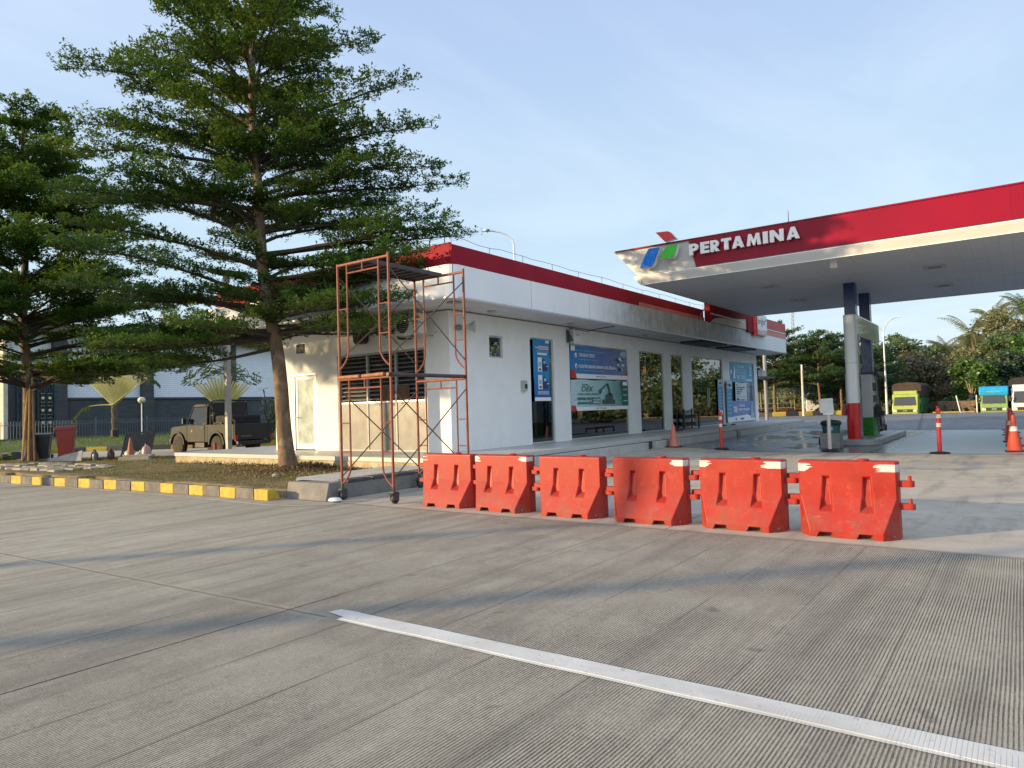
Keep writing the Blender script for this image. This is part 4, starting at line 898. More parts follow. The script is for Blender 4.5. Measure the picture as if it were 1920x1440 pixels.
def barrier_root():
    """local frame: face towards -x, length 1.0 along y"""
    t = thing('water_barrier', '', 'barrier', (0, 0, 0), 0, 'red plastic water barriers in a row')
    b = MB(); T, W = .105, .26        # half thickness above, half width at the base
    zc, zb, zt = .425, .07, .82
    e0, e1 = .50, .365
    def slope_x(z): return T+(W-T)*(zc-z)/(zc-zb)
    S = []; top_z = .655
    for s_ in (-1, 1):
        def P(x, y, z): return (s_*x, y, z)
        # slot outline on the outer faces
        slots = [-.205, .205]
        def y_at(c_, z, k):  # slot edges widen downwards
            wdt = .038+.032*(top_z-z)/(top_z-.27); return c_+k*wdt
        zs = .27
        # upper face columns
        ys = [-e0+.02]
        for c_ in slots: ys += [(c_, -1), (c_, 1)]
        def yv(q, z): return q if not isinstance(q, tuple) else y_at(q[0], z, q[1])
        cols = [-e0+.02]+[(c_, k) for c_ in slots for k in (-1, 1)]+[e0-.02]
        for i in range(len(cols)-1):
            a, q = cols[i], cols[i+1]; solid = i % 2 == 0
            if solid:
                b.add([P(T, yv(a, zc), zc), P(T, yv(q, zc), zc), P(T, yv(q, top_z), top_z), P(T, yv(a, top_z), top_z)], [(0, 1, 2, 3)])
                # slope: straight down to zs, then to the base
                b.add([P(slope_x(zs), yv(a, zs) if i else -e0+.02+(e0-.02-e1)*(zc-zs)/(zc-zb), zs), P(slope_x(zs), yv(q, zs) if i < 4 else e0-.02-(e0-.02-e1)*(zc-zs)/(zc-zb), zs), P(T, yv(q, zc), zc), P(T, yv(a, zc), zc)], [(0, 1, 2, 3)])
            else:
                dx = T-.045; c0 = a[0]
                tl, tr = P(T, yv(a, top_z), top_z), P(T, yv(q, top_z), top_z)
                ml, mr = P(T, yv(a, zc), zc), P(T, yv(q, zc), zc)
                bl, br = P(slope_x(zs), yv(a, zs), zs), P(slope_x(zs), yv(q, zs), zs)
                itl, itr = P(dx, c0-.022, top_z-.03), P(dx, c0+.022, top_z-.03)
                ibl, ibr = P(dx+.02, c0-.034, .335), P(dx+.02, c0+.034, .335)
                b.add([tl, tr, ml, mr, bl, br, itl, itr, ibl, ibr], [(0, 1, 7, 6), (0, 6, 8, 2), (2, 8, 4), (1, 3, 9, 7), (3, 5, 9), (6, 7, 9, 8), (8, 9, 5, 4)])
        b.add([P(T, -e0+.02, top_z), P(T, -.243, top_z), P(T, -.167, top_z), P(T, .167, top_z), P(T, .243, top_z), P(T, e0-.02, top_z), P(T, e0-.02, zt-.012), P(T, -e0+.02, zt-.012)], [tuple(range(8))])
        yb = e0-.02-(e0-.02-e1)*(zc-zs)/(zc-zb)
        b.add([P(slope_x(zs), -yb, zs), P(slope_x(zs), y_at(-.205, zs, -1), zs), P(slope_x(zs), y_at(-.205, zs, 1), zs), P(slope_x(zs), y_at(.205, zs, -1), zs), P(slope_x(zs), y_at(.205, zs, 1), zs), P(slope_x(zs), yb, zs), P(W, e1, zb), P(W, -e1, zb)], [tuple(range(8))])
        # base band with two notches
        n0 = [(-e1, zb), (-e1, 0), (-.29, 0), (-.265, .055), (-.135, .055), (-.11, 0), (.11, 0), (.135, .055), (.265, .055), (.29, 0), (e1, 0), (e1, zb)]
        b.add([P(W, y, z) for y, z in n0], [tuple(range(12))])
        for yl, yh in ((-.265, -.135), (.135, .265)):
            b.add([P(W, yl-.025, 0), P(W, yl, .055), P(W-.12, yl, .055), P(W-.12, yl-.025, 0)], [(0, 1, 2, 3)]); b.add([P(W, yh+.025, 0), P(W, yh, .055), P(W-.12, yh, .055), P(W-.12, yh+.025, 0)], [(0, 1, 2, 3)])
            b.add([P(W, yl, .055), P(W, yh, .055), P(W-.12, yh, .055), P(W-.12, yl, .055)], [(0, 1, 2, 3)]); b.add([P(W-.12, yl-.03, 0), P(W-.12, yh+.03, 0), P(W-.12, yh+.03, .06), P(W-.12, yl-.03, .06)], [(0, 1, 2, 3)])
        for k in (-1, 1):   # triangular corner flank
            b.add([P(T, k*(e0-.02), zc), P(slope_x(zs), k*yb, zs), P(W, k*e1, zb), P(W, k*e1, 0), P(T-.03, k*e0, 0), P(T-.03, k*e0, zc)], [(0, 1, 2, 3, 4, 5)])
            b.add([P(T, k*(e0-.02), zc), P(T-.03, k*e0, zc), P(T-.03, k*e0, zt-.012), P(T, k*(e0-.02), zt-.012)], [(0, 1, 2, 3)])
    for k in (-1, 1): b.add([(-(T-.03), k*e0, 0), (T-.03, k*e0, 0), (T-.03, k*e0, zt-.012), (-(T-.03), k*e0, zt-.012)], [(0, 1, 2, 3)])
    q = [(-T, -e0+.02), (-T, e0-.02), (-(T-.03), e0), (T-.03, e0), (T, e0-.02), (T, -e0+.02), (T-.03, -e0), (-(T-.03), -e0)]
    b.add([(x, y, zt-.012) for x, y in q]+[(x*.9, y*.985, zt) for x, y in q], [tuple(range(8, 16))]+[(i, (i+1) % 8, (i+1) % 8+8, i+8) for i in range(8)])
    o = b.build('body', BARR, t)
    bm = bmesh.new(); bm.from_mesh(o.data); bmesh.ops.remove_doubles(bm, verts=bm.verts[:], dist=.0008); bmesh.ops.recalc_face_normals(bm, faces=bm.faces[:]); bm.to_mesh(o.data); bm.free()
    bv = o.modifiers.new('bevel', 'BEVEL'); bv.width = .010; bv.segments = 2; bv.limit_method = 'ANGLE'; bv.angle_limit = R(28)
    b = MB(); b.lathe([(.06, zt-.004), (.062, zt+.012), (.055, zt+.02), (.0, zt+.022)], (0, -.16, 0), 18); b.build('filler_cap', BARR, t, smooth=True)
    for z, k in ((.60, 1), (.36, 1), (.55, -1), (.31, -1)):
        pts = [(-.045, 0), (.045, 0), (.045, .13)]+[(.045*math.cos(R(a)), .13+.045*math.sin(R(a))) for a in range(15, 180, 15)]+[(-.045, .13)]
        b = MB(); b.prism([(x, k*(.47+y)) for x, y in pts], z, z+.065, 'z'); o = b.build('hinge_lug', BARR, t, bevel=.008)
    b = MB(); b.lathe([(.012, 0), (.014, .01), (.014, .014)], (-.2, -.47, .05), 10, 'y'); b.build('drain_plug', DARKM, t)
    return t
def tape(t, ya, yb_, z0, z1, torn, x=-.1075):
    """ragged strip of tape round a top corner"""
    rg = random.Random(int(abs(ya)*1000)+int(z0*100)+torn); n = 7; b = MB()
    inner = [(yb_+rg.uniform(-.022, .022)*2, z0+(z1-z0)*i/n) for i in range(n+1)]
    p = [(ya, z0), *inner, (ya, z1)]
    b.add([(x, y, z) for y, z in p]+[(x+.0015, y, z) for y, z in p], [tuple(range(len(p)))]+[(i, (i+1) % len(p), (i+1) % len(p)+len(p), i+len(p)) for i in range(len(p))])
    if abs(ya) > .45:
        s_ = 1 if ya > 0 else -1; b.add([(x, ya, z0), (x, ya, z1), (-.07, s_*.5035, z1), (-.07, s_*.5035, z0)], [(0, 1, 2, 3)]); b.add([(-.07, s_*.5035, z1), (-.07, s_*.5035, z0), (.03, s_*.5035, z0), (.03, s_*.5035, z1)], [(0, 1, 2, 3)])
    return b.build('tape', TAPE, t)
bar0 = barrier_root()
rows = [(8.45, 7.40, 2, 'leftmost red plastic barrier, partly behind the scaffold corner, with two thin tape marks'),
        (8.43, 6.31, -1, 'second red plastic barrier from the left with torn white tape on both top corners'),
        (8.42, 5.12, .5, 'third red plastic barrier from the left, plain without any tape'),
        (8.40, 3.93, 1, 'fourth red plastic barrier from the left with white tape on its right corner only'),
        (8.45, 2.76, -.5, 'fifth red plastic barrier from the left with wide white tape on both corners'),
        (8.47, 1.60, 0, 'rightmost and nearest red plastic barrier with hinge pins sticking out')]
BAR = []
for i, (x, y, a, lab) in enumerate(rows):
    t = bar0 if i == 0 else dup(bar0)
    t.location = (x, y, 0); t.rotation_euler = (0, 0, R(a)); t['label'] = lab; BAR.append(t)
tape(BAR[0], .48, .40, .77, .785, 1); tape(BAR[0], .48, .40, .72, .735, 2)
tape(BAR[1], .48, .40, .72, .80, 3); tape(BAR[1], -.48, -.36, .735, .80, 4)
tape(BAR[3], -.48, -.33, .725, .80, 5)
tape(BAR[4], .48, .37, .72, .80, 6); tape(BAR[4], -.48, -.29, .72, .80, 7)
tape(BAR[5], .48, .38, .70, .79, 8); tape(BAR[5], -.48, -.31, .71, .79, 9)
for z in (.61, .37): MB().lathe([(.018, 0), (.018, .05), (.012, .058)], (0, -.60, z), 10).build('hinge_pin', BARR, BAR[5])

# =================================================================== CANOPY
cn = thing('fuel_canopy', 'wide flat fuel station canopy with a red fascia and white prow', 'canopy', (0, 0, 0))
XC, XD, YL, YR = 20.2, 31.5, 9.52, -22.0
g = G('canopy_soffit'); X, Y, Z = g.xyz()
c = g.mix(g.map(g.noise(.4, 5), .3, .7), (.58, .61, .66), (.66, .68, .72))
ln = g.map(g.math('ABSOLUTE', g.math('SUBTRACT', g.math('FRACT', g.math('MULTIPLY', Y, 1/.3)), .5)), .46, .49, 0, .20); c = g.mix(ln, c, (.10, .11, .12))
ln2 = g.map(g.math('ABSOLUTE', g.math('SUBTRACT', g.math('FRACT', g.math('MULTIPLY', X, 1/3.9)), .5)), .494, .497, 0, .4); c = g.mix(ln2, c, (.10, .11, .12))
CSOF = g.end(g.pbr(c, .55))
CWH = mat('canopy_white', (.52, .51, .48), .4, .07, .7, dirt=.15, dcol=(.4, .35, .25))
MB().box(XC+.05, XD-.05, YR, YL-.03, 5.3, 5.34).build('soffit', CSOF, cn)
MB().prism([(YR, 5.57), (YL+.1, 5.57), (YL+.95, 6.47), (YL+.2, 6.45), (YR, 6.36)], XC+.03, XD-.03, 'x').build('roof_body', CWH, cn)
b = MB(); b.prism([(XC-.03, 5.5), (XC-.03, 5.56), (XC+.25, 5.56), (XC+.25, 5.3), (XC+.03, 5.29)], YR, YL, 'y')
b.prism([(YL, 5.29), (YL+.03, 5.29), (YL+.24, 5.5), (YL+.24, 5.56), (YL, 5.56)], XC-.03, XD+.03, 'x'); b.box(XD-.25, XD, YR, YL, 5.29, 5.56)
b.build('lower_lip', CWH, cn)
b = MB(); b.box(XC-.045, XC-.031, YR, YL+.2, 5.535, 5.562); b.box(XC+.0, XC+.024, YR, YL, 5.275, 5.292); b.build('edge_trim', WHITE_P, cn)
g = G('canopy_red'); X, Y, Z = g.xyz(); c = g.mix(g.map(g.noise(.5, 5), .3, .7), (.21, .003, .020), (.27, .004, .023))
c = g.mix(g.map(g.math('ABSOLUTE', g.math('SUBTRACT', g.math('FRACT', g.math('MULTIPLY', Y, 1/4.9)), .5)), .498, .4995, 0, .6), c, (.1, .01, .02))
g_red = g.end(g.pbr(c, .30, 0, g.bump(g.noise(.8, 3), .10, .05), Specular_IOR_Level=.2))
b = MB(); b.prism([(YR, 5.60), (7.72, 5.60), (7.92, 6.40), (YR, 6.37)], XC-.02, XC+.028, 'x'); b.build('red_fascia', g_red, cn)
b = MB(); b.prism([(YR, 6.34), (9.7, 6.43), (10.4, 6.46), (10.4, 6.475), (YR, 6.375)], XC-.03, XC+.02, 'x'); b.build('top_edge', g_red, cn)
b = MB(); b.tube([(XC+.2, 5.07, 6.3), (XC+.2, 5.07, 6.83)], [.014, .006], 6); b.build('antenna', DARKM, cn)
for x, y in ((23.73, 6.61), (27.89, 6.7), (23.9, 1.9), (28.17, 2.01), (23.8, -3), (28, -3)):
    b = MB(); b.box(x-.28, x+.28, y-.28, y+.28, 5.275, 5.305); l = b.build('ceiling_light', mat('fixture_grey', (.45, .45, .46), .5), cn); MB().box(x-.12, x+.12, y-.16, y+.16, 5.265, 5.276).build('lens', mat('lens_dark', (.08, .08, .08), .3), l)
l = MB().box(20.75, 20.95, 3.95, 4.12, 5.12, 5.3).build('camera', WHITE_P, cn); l['label'] = 'small white security camera under the canopy edge'
# letters PERTAMINA: heavy geometric capitals standing off the fascia
def letter_polys(ch):
    s_ = .27    # stroke
    if ch == 'P':
        o = [(0, 0), (0, 1), (.36, 1)]+[(.36+.33*math.sin(R(a)), .67+.33*math.cos(R(a))) for a in range(15, 181, 15)]+[(s_, .34), (s_, 0)]
        return [o], .69, [[(s_-.02, .58), (s_-.02, .77), (.35, .77)]+[(.35+.10*math.sin(R(a)), .675+.10*math.cos(R(a))) for a in range(30, 151, 30)]+[(.35, .58)]]
    if ch == 'R':
        o = [(0, 0), (0, 1), (.36, 1)]+[(.36+.32*math.sin(R(a)), .68+.32*math.cos(R(a))) for a in range(15, 151, 15)]+[(.46, .40), (.74, 0), (.42, 0), (s_, .28), (s_, 0)]
        return [o], .74, [[(s_-.02, .60), (s_-.02, .79), (.35, .79)]+[(.35+.09*math.sin(R(a)), .695+.09*math.cos(R(a))) for a in range(30, 151, 30)]+[(.35, .60)]]
    if ch == 'E': return [[(0, 0), (0, 1), (.62, 1), (.62, .77), (s_, .77), (s_, .62), (.58, .62), (.58, .39), (s_, .39), (s_, .23), (.62, .23), (.62, 0)]], .62, []
    if ch == 'T': return [[(.20, 0), (.20, .76), (0, .76), (0, 1), (.68, 1), (.68, .76), (.48, .76), (.48, 0)]], .68, []
    if ch == 'A': return [[(0, 0), (.32, 1), (.60, 1), (.92, 0), (.63, 0), (.58, .17), (.34, .17), (.29, 0)]], .92, [[(.39, .36), (.46, .64), (.53, .36)]]
    if ch == 'M': return [[(0, 0), (.14, 1), (.38, 1), (.58, .45), (.78, 1), (1.02, 1), (1.16, 0), (.88, 0), (.82, .52), (.64, 0), (.52, 0), (.34, .52), (.28, 0)]], 1.16, []
    if ch == 'I': return [[(0, 0), (0, 1), (s_+.01, 1), (s_+.01, 0)]], .28, []
    if ch == 'N': return [[(0, 0), (0, 1), (.27, 1), (.62, .45), (.62, 1), (.89, 1), (.89, 0), (.62, 0), (.27, .56), (.27, 0)]], .89, []
def letter(ch, yl, yr, z0, z1):
    polys, wd, holes = letter_polys(ch)
    b = MB()
    f = lambda p: (yl+(yr-yl)*p[0]/wd, z0+(z1-z0)*p[1])
    # triangulate with holes through bmesh
    bm = bmesh.new(); ed = []
    for loop in polys+holes:
        vs = [bm.verts.new((XC-.17, *f(p))) for p in loop]; ed += [bm.edges.new((vs[i], vs[(i+1) % len(vs)])) for i in range(len(vs))]
    r = bmesh.ops.triangle_fill(bm, use_beauty=True, use_dissolve=False, edges=ed)
    ex = bmesh.ops.extrude_face_region(bm, geom=bm.faces[:])
    for v_ in [q for q in ex['geom'] if isinstance(q, bmesh.types.BMVert)]: v_.co.x += .07
    bmesh.ops.recalc_face_normals(bm, faces=bm.faces[:])
    me = bpy.data.meshes.new('letter'); bm.to_mesh(me); bm.free(); me.materials.append(mat('letter_white', (.80, .79, .77), .4, .03))
    o = bpy.data.objects.new('letter', me); COL.objects.link(o); o.parent = cn
    s_ = MB(); ym = (yl+yr)/2
    for zz_ in (z0+.08, z1-.08): s_.box(XC-.1, XC, ym-.012, ym+.012, zz_-.012, zz_+.012)
    st_ = s_.build('standoff', DARKM, cn)
    return o
for ch, a, c_ in (('P', 7.86, 7.57), ('E', 7.51, 7.24), ('R', 7.205, 6.93), ('T', 6.88, 6.59), ('A', 6.57, 6.22), ('M', 6.145, 5.745), ('I', 5.69, 5.555), ('N', 5.50, 5.13), ('A', 5.05, 4.71)):
    letter(ch, a, c_, 5.93, 6.265)
# emblem: three leaning plates with a curved edge
def plate(name, pts, colr, label):
    b = MB(); b.prism(pts, XC-.34, XC-.30, 'x'); o = b.build('emblem_plate', mat(name, colr, .25, .03), cn); o['label'] = label
    cy_ = sum(p[0] for p in pts)/len(pts); cz_ = sum(p[1] for p in pts)/len(pts)
    q = [(cy_+(y-cy_)*1.03, cz_+(z-cz_)*1.03) for y, z in pts]
    b = MB(); b.prism(q, XC-.30, XC-.12, 'x'); b.build('emblem_box', mat('emblem_side', (.7, .7, .68), .4), o)
def rnd(p0, p1, p2, n=5):
    return [((1-t)**2*p0[0]+2*t*(1-t)*p1[0]+t*t*p2[0], (1-t)**2*p0[1]+2*t*(1-t)*p1[1]+t*t*p2[1]) for t in [i/n for i in range(n+1)]]
plate('emblem_blue', rnd((9.14, 6.22), (9.10, 6.31), (9.03, 6.31))+[(8.73, 6.29)]+rnd((8.92, 5.86), (8.97, 5.74), (9.09, 5.74))+[(9.40, 5.75)], (.01, .17, .62), 'blue leaning plate of the emblem')
plate('emblem_green', rnd((8.57, 6.20), (8.53, 6.265), (8.46, 6.27))+[(8.15, 6.30)]+rnd((8.26, 6.01), (8.30, 5.92), (8.39, 5.925))+[(8.73, 5.96)], (.04, .48, .03), 'green leaning plate of the emblem')
plate('emblem_red', [(8.83, 6.76), (8.52, 6.74)]+rnd((8.46, 6.74), (8.34, 6.70), (8.30, 6.62))+[(8.20, 6.49), (8.56, 6.45)], (.60, .05, .05), 'red leaning plate of the emblem above the prow')

# columns and pump island
BLUEC = mat('column_blue', (.012, .035, .14), .22, .1, 2)
isl = thing('pump_island', 'raised concrete pump island with a rounded end under the canopy', 'kerb', (0, 0, 0))
q = [(24.9, 5.15), (31.2, 5.15), (31.2, 3.72), (24.9, 3.72)]
fr = [(24.9-.43*math.sin(R(a)), 4.435-.715*math.cos(R(a))) for a in range(15, 180, 15)]
P = [(24.9, 3.72)]+fr+[(24.9, 5.15), (31.2, 5.15), (31.2, 3.72)]
b = MB(); b.prism(P, 0, .2, 'z'); b.build('island_slab', mat('island_concrete', (.28, .29, .29), .4, .2, 3), isl, bevel=.03)
b = MB(); b.prism([(24.95, 3.80), (31.1, 3.80), (31.1, 3.86), (24.95, 3.86)], .2, .215, 'z'); b.build('edge_strip', WHITE_P, isl)
pt = thing('pump_gantry', 'white and red rounded gantry post with a long white header beam', 'gantry', (0, 0, .2))
def oval(cx_, cy_, rx, ry, n=28, k=.6):
    return [(cx_+rx*math.copysign(abs(math.cos(2*PI*i/n))**k, math.cos(2*PI*i/n)), cy_+ry*math.copysign(abs(math.sin(2*PI*i/n))**k, math.sin(2*PI*i/n))) for i in range(n)]
GW = mat('gantry_white', (.70, .71, .71), .12, .04, 1); GR = mat('gantry_red', (.52, .012, .015), .2, .08, 2)
b = MB(); b.prism(oval(24.88, 4.42, .22, .185), 1.16, 4.02, 'z'); b.build('post', GW, pt, smooth=True)
b = MB(); b.prism(oval(24.88, 4.42, .222, .188), 0, 1.16, 'z'); b.build('red_base', GR, pt, smooth=True)
b = MB(); b.prism(oval(24.88, 4.42, .224, .19), 2.45, 2.465, 'z'); b.build('seam', STEEL, pt)
g = G('mirror_white'); MIR = g.end(g.pbr((.66, .68, .68), .06, .35, g.bump(g.noise(.9, 2), .1, .03)))
b = MB(); b.box(25.06, 29.5, 4.25, 4.60, 3.36, 4.06); b.build('header_beam', MIR, pt, bevel=.05, seg=3)
b = MB(); b.box(25.3, 25.42, 4.30, 4.5, 0, 3.36); b.build('inner_post', STEEL, pt)
cl = thing('canopy_column', 'nearer dark blue square canopy column rising behind the white gantry post', 'column', (25.05, 4.43, .2), 0, 'dark blue canopy columns')
b = MB(); b.box(-.03, .36, -.17, .17, 0, 5.1); b.build('shaft', BLUEC, cl, bevel=.012)
c2 = dup(cl, (27.95, 4.47, .2), 0, 'farther dark blue square canopy column above the second fuel dispenser')
def dispenser(x, y, low, label, hoses=4, ya=-.25):
    t = thing('fuel_dispenser', label, 'fuel pump', (x, y, .2), 0, 'fuel dispensers on the island')
    DG_ = mat('dispenser_grey', (.55, .56, .55), .35, .08, 2)
    MB().box(0, 1.25, ya, .10, .62, 2.15).build('cabinet', DG_, t, bevel=.02)
    MB().box(-.004, 1.254, ya-.004, .104, 0, .62).build('base_panel', mat('dispenser_%s' % low, {'green': (.02, .20, .02), 'red': (.5, .012, .015)}[low], .3), t, bevel=.015)
    MB().box(-.05, 1.35, -.46 if hoses else ya-.02, .14, 2.15, 2.22).build('hood', mat('hood_dark', (.03, .035, .06), .4), t, bevel=.015)
    for x_, z_, w_, h_ in ((.1, 1.55, .35, .3), (.55, 1.55, .3, .3), (.1, 1.15, .3, .25), (.55, 1.2, .4, .2)): MB().box(x_, x_+w_, ya-.016, ya, z_, z_+h_).build('display', mat('display_dark', (.08, .09, .09), .15), t, bevel=.006)
    MB().box(.05, 1.2, ya-.04, ya-.005, .62, 1.0).build('nozzle_tray', BLACK, t, bevel=.02)
    for k in range(hoses):
        xx = .12+k*.28; b = MB()
        b.tube([(xx, -.33, .72), (xx, -.36, .98), (xx+.02, -.30, 1.06)], .028, 8); b.tube([(xx, -.33, .80), (xx, -.44, .72), (xx+.02, -.50, .66)], .014, 6)
        nz = b.build('nozzle', BLACK, t)
        MB().tube([(xx+.02, -.30, 1.06), (xx+.05, -.42, .8), (xx+.06, -.45, .4), (xx+.1, -.42, .12), (xx+.14, -.36, .1), (xx+.16, -.32, .5), (xx+.15, -.32, 1.2), (xx+.14, -.34, 1.9), (xx+.14, -.3, 2.14)], .014, 6).build('hose', BLACK, nz)
    return t
dispenser(27.35, 4.50, 'green', 'grey fuel dispenser with a green base and black hoses')
dispenser(25.6, 4.68, 'red', 'fuel dispenser with a red base half hidden behind the red gantry foot', 0, -.12)
t = thing('fire_box', 'small red box fixed on the left of the gantry foot', 'box', (25.2, 4.72, .95)); MB().box(0, .2, 0, .12, 0, .32).build('case', GR, t, bevel=.01)
t = thing('island_guard', 'low dark red tubular guard rail at the far end of the island', 'guard rail', (31.6, 5.35, 0))
b = MB(); b.tube([(0, 0, 0), (0, 0, .42), (1.9, 0, .42), (1.9, 0, 0)], .05, 8); b.tube([(0, -.6, 0), (0, -.6, .36), (1.9, -.6, .36), (1.9, -.6, 0)], .05, 8); b.build('rail', mat('rail_red', (.16, .02, .03), .5), t)

# bin on a concrete stand
t = thing('litter_bin', 'green round bin standing in a grey concrete box beside the pump island', 'bin', (23.35, 4.82, 0))
b = MB(); b.prism([(-.28, -.28), (.28, -.28), (.28, .28), (-.28, .28)], 0, .46, 'z'); b.build('stand', mat('stand_concrete', (.20, .20, .195), .6, .2, 4, dirt=.4), t, bevel=.015)
MB().lathe([(.24, .44), (.27, .78), (.27, .80)], (0, 0, 0), 24).build('drum', mat('bin_green', (.01, .09, .055), .3, .1, 3), t, smooth=True)
MB().lathe([(.275, .70), (.30, .73), (.30, .80), (.24, .85), (.1, .88), (.0, .885)], (0, 0, 0), 24).build('lid', mat('lid_green', (.006, .035, .022), .3), t, smooth=True)
LG = mat('bin_logo_blue', (.12, .32, .6), .4)
b = MB(); b.lathe([(.085, 0), (.085, .006)], (-.262, -.02, .60), 16, 'x'); b.build('round_logo', LG, t)
text('lettering', 'TM', (-.272, .05, .57), (0, -1, 0), (0, 0, 1), .13, .06, WHITE_P, t)
t = thing('black_wheel_bin', 'black rubber wheel stop on the ground behind the white post', 'wheel chock', (23.9, 5.2, 0)); b = MB(); b.lathe([(.12, -.1), (.17, -.08), (.17, .08), (.12, .1)], (0, 0, .17), 18, 'y'); b.build('tyre', BLACK, t, smooth=True)
# posts and cones
def post(x, y, lean, label, red=True, h=1.12):
    t = thing('lane_post', label, 'bollard', (x, y, gz(x, y)), 0, 'round lane posts at the edge of the forecourt' if red else None)
    MB().lathe([(.24, 0), (.25, .015), (.20, .045), (.07, .06), (.07, .03)], (0, 0, 0), 22, sx=1, sy=1).build('base', BLACK, t, smooth=True)
    M_ = mat('post_red', (.62, .035, .03), .4, .1, 3, dirt=.2) if red else mat('post_pale', (.62, .52, .50), .5, .08, 4, dirt=.2)
    tp = (lean*h, lean*.3*h)
    b = MB(); b.tube([(0, 0, .04), (*tp, h)], .052, 14); b.build('tube', M_, t, smooth=True)
    if red:
        for z in (.70, .93):
            f = z/h; b = MB(); b.tube([(tp[0]*f, tp[1]*f, z), (tp[0]*(z+.10)/h, tp[1]*(z+.10)/h, z+.10)], .0545, 14); b.build('band', mat('band_white', (.75, .68, .55), .5), t, smooth=True)
        b = MB(); b.lathe([(.056, h), (.06, h+.02), (.05, h+.05), (.0, h+.05)], (tp[0], tp[1], 0), 14); b.tube([(tp[0]-.02, tp[1], h+.04), (tp[0]-.02, tp[1]+.03, h+.12), (tp[0]+.02, tp[1]+.03, h+.12), (tp[0]+.02, tp[1], h+.04)], .012, 6); b.build('top', M_, t)
    else:
        b = MB(); b.tube([(0, 0, .62), (0.0, 0, .70)], .055, 14); b.build('band', mat('band_yellow', (.6, .5, .15), .5), t)
        b = MB(); b.box(-.05, .05, -.14, .14, h, h+.05); b.build('collar', WHITE_P, t, bevel=.01)
        b = MB(); b.prism([(-.19, 0), (.19, .02), (.18, .43), (-.17, .45)], -.02, .02, 'x'); o = b.build('sign_board', mat('board_white', (.62, .62, .60), .5), t, bevel=.01); o.location = (-.01, .03, h+.04)
    return t
post(21.45, 7.62, -.02, 'red and white lane post in front of the wet apron left of the bin')
post(21.35, 1.80, -.03, 'red and white lane post standing alone on the right of the forecourt')
post(22.0, 4.60, -.02, 'pale pink lane post carrying a blank white board', False, 1.05)
CONEM = mat('cone_orange', (.68, .085, .035), .45, .1, 3, dirt=.25)
def cone(x, y, h, label, group=None, bands=False, z=None, base=True, m=None, rb=.15):
    t = thing('traffic_cone', label, 'cone', (x, y, gz(x, y) if z is None else z), 0, group)
    if base: MB().box(-.21, .21, -.21, .21, 0, .035).build('base', BLACK, t, bevel=.012)
    r = lambda z_: rb+(.032-rb)*z_/h
    b = MB(); b.lathe([(rb+.02, .03), (rb, .06), (.034, h-.02), (.028, h), (.018, h)], (0, 0, 0), 20); b.build('body', m or CONEM, t, smooth=True)
    if bands:
        for z0, z1 in ((.34*h, .47*h), (.56*h, .69*h)):
            b = MB(); b.lathe([(r(z0)+.004, z0), (r(z1)+.004, z1)], (0, 0, 0), 20, cap=False); b.build('band', mat('cone_band', (.78, .76, .72), .35), t, smooth=True)
    return t
cone(21.3, 9.12, .74, 'faded plain orange cone by the platform step at the left of the apron', m=mat('cone_faded', (.62, .18, .12), .6, .12, 4, dirt=.2))
c0 = cone(22.5, .22, .95, 'nearest orange cone with white bands at the right edge', 'row of banded cones running away at the right', True, rb=.17)
for i, lb in enumerate(('second', 'third', 'fourth', 'fifth', 'sixth', 'seventh')):
    dup(c0, (24.8+i*2.15, .26+i*.035+(.04 if i % 2 else -.02), 0), .1*i, '%s cone from the camera in the banded row at the right' % lb)

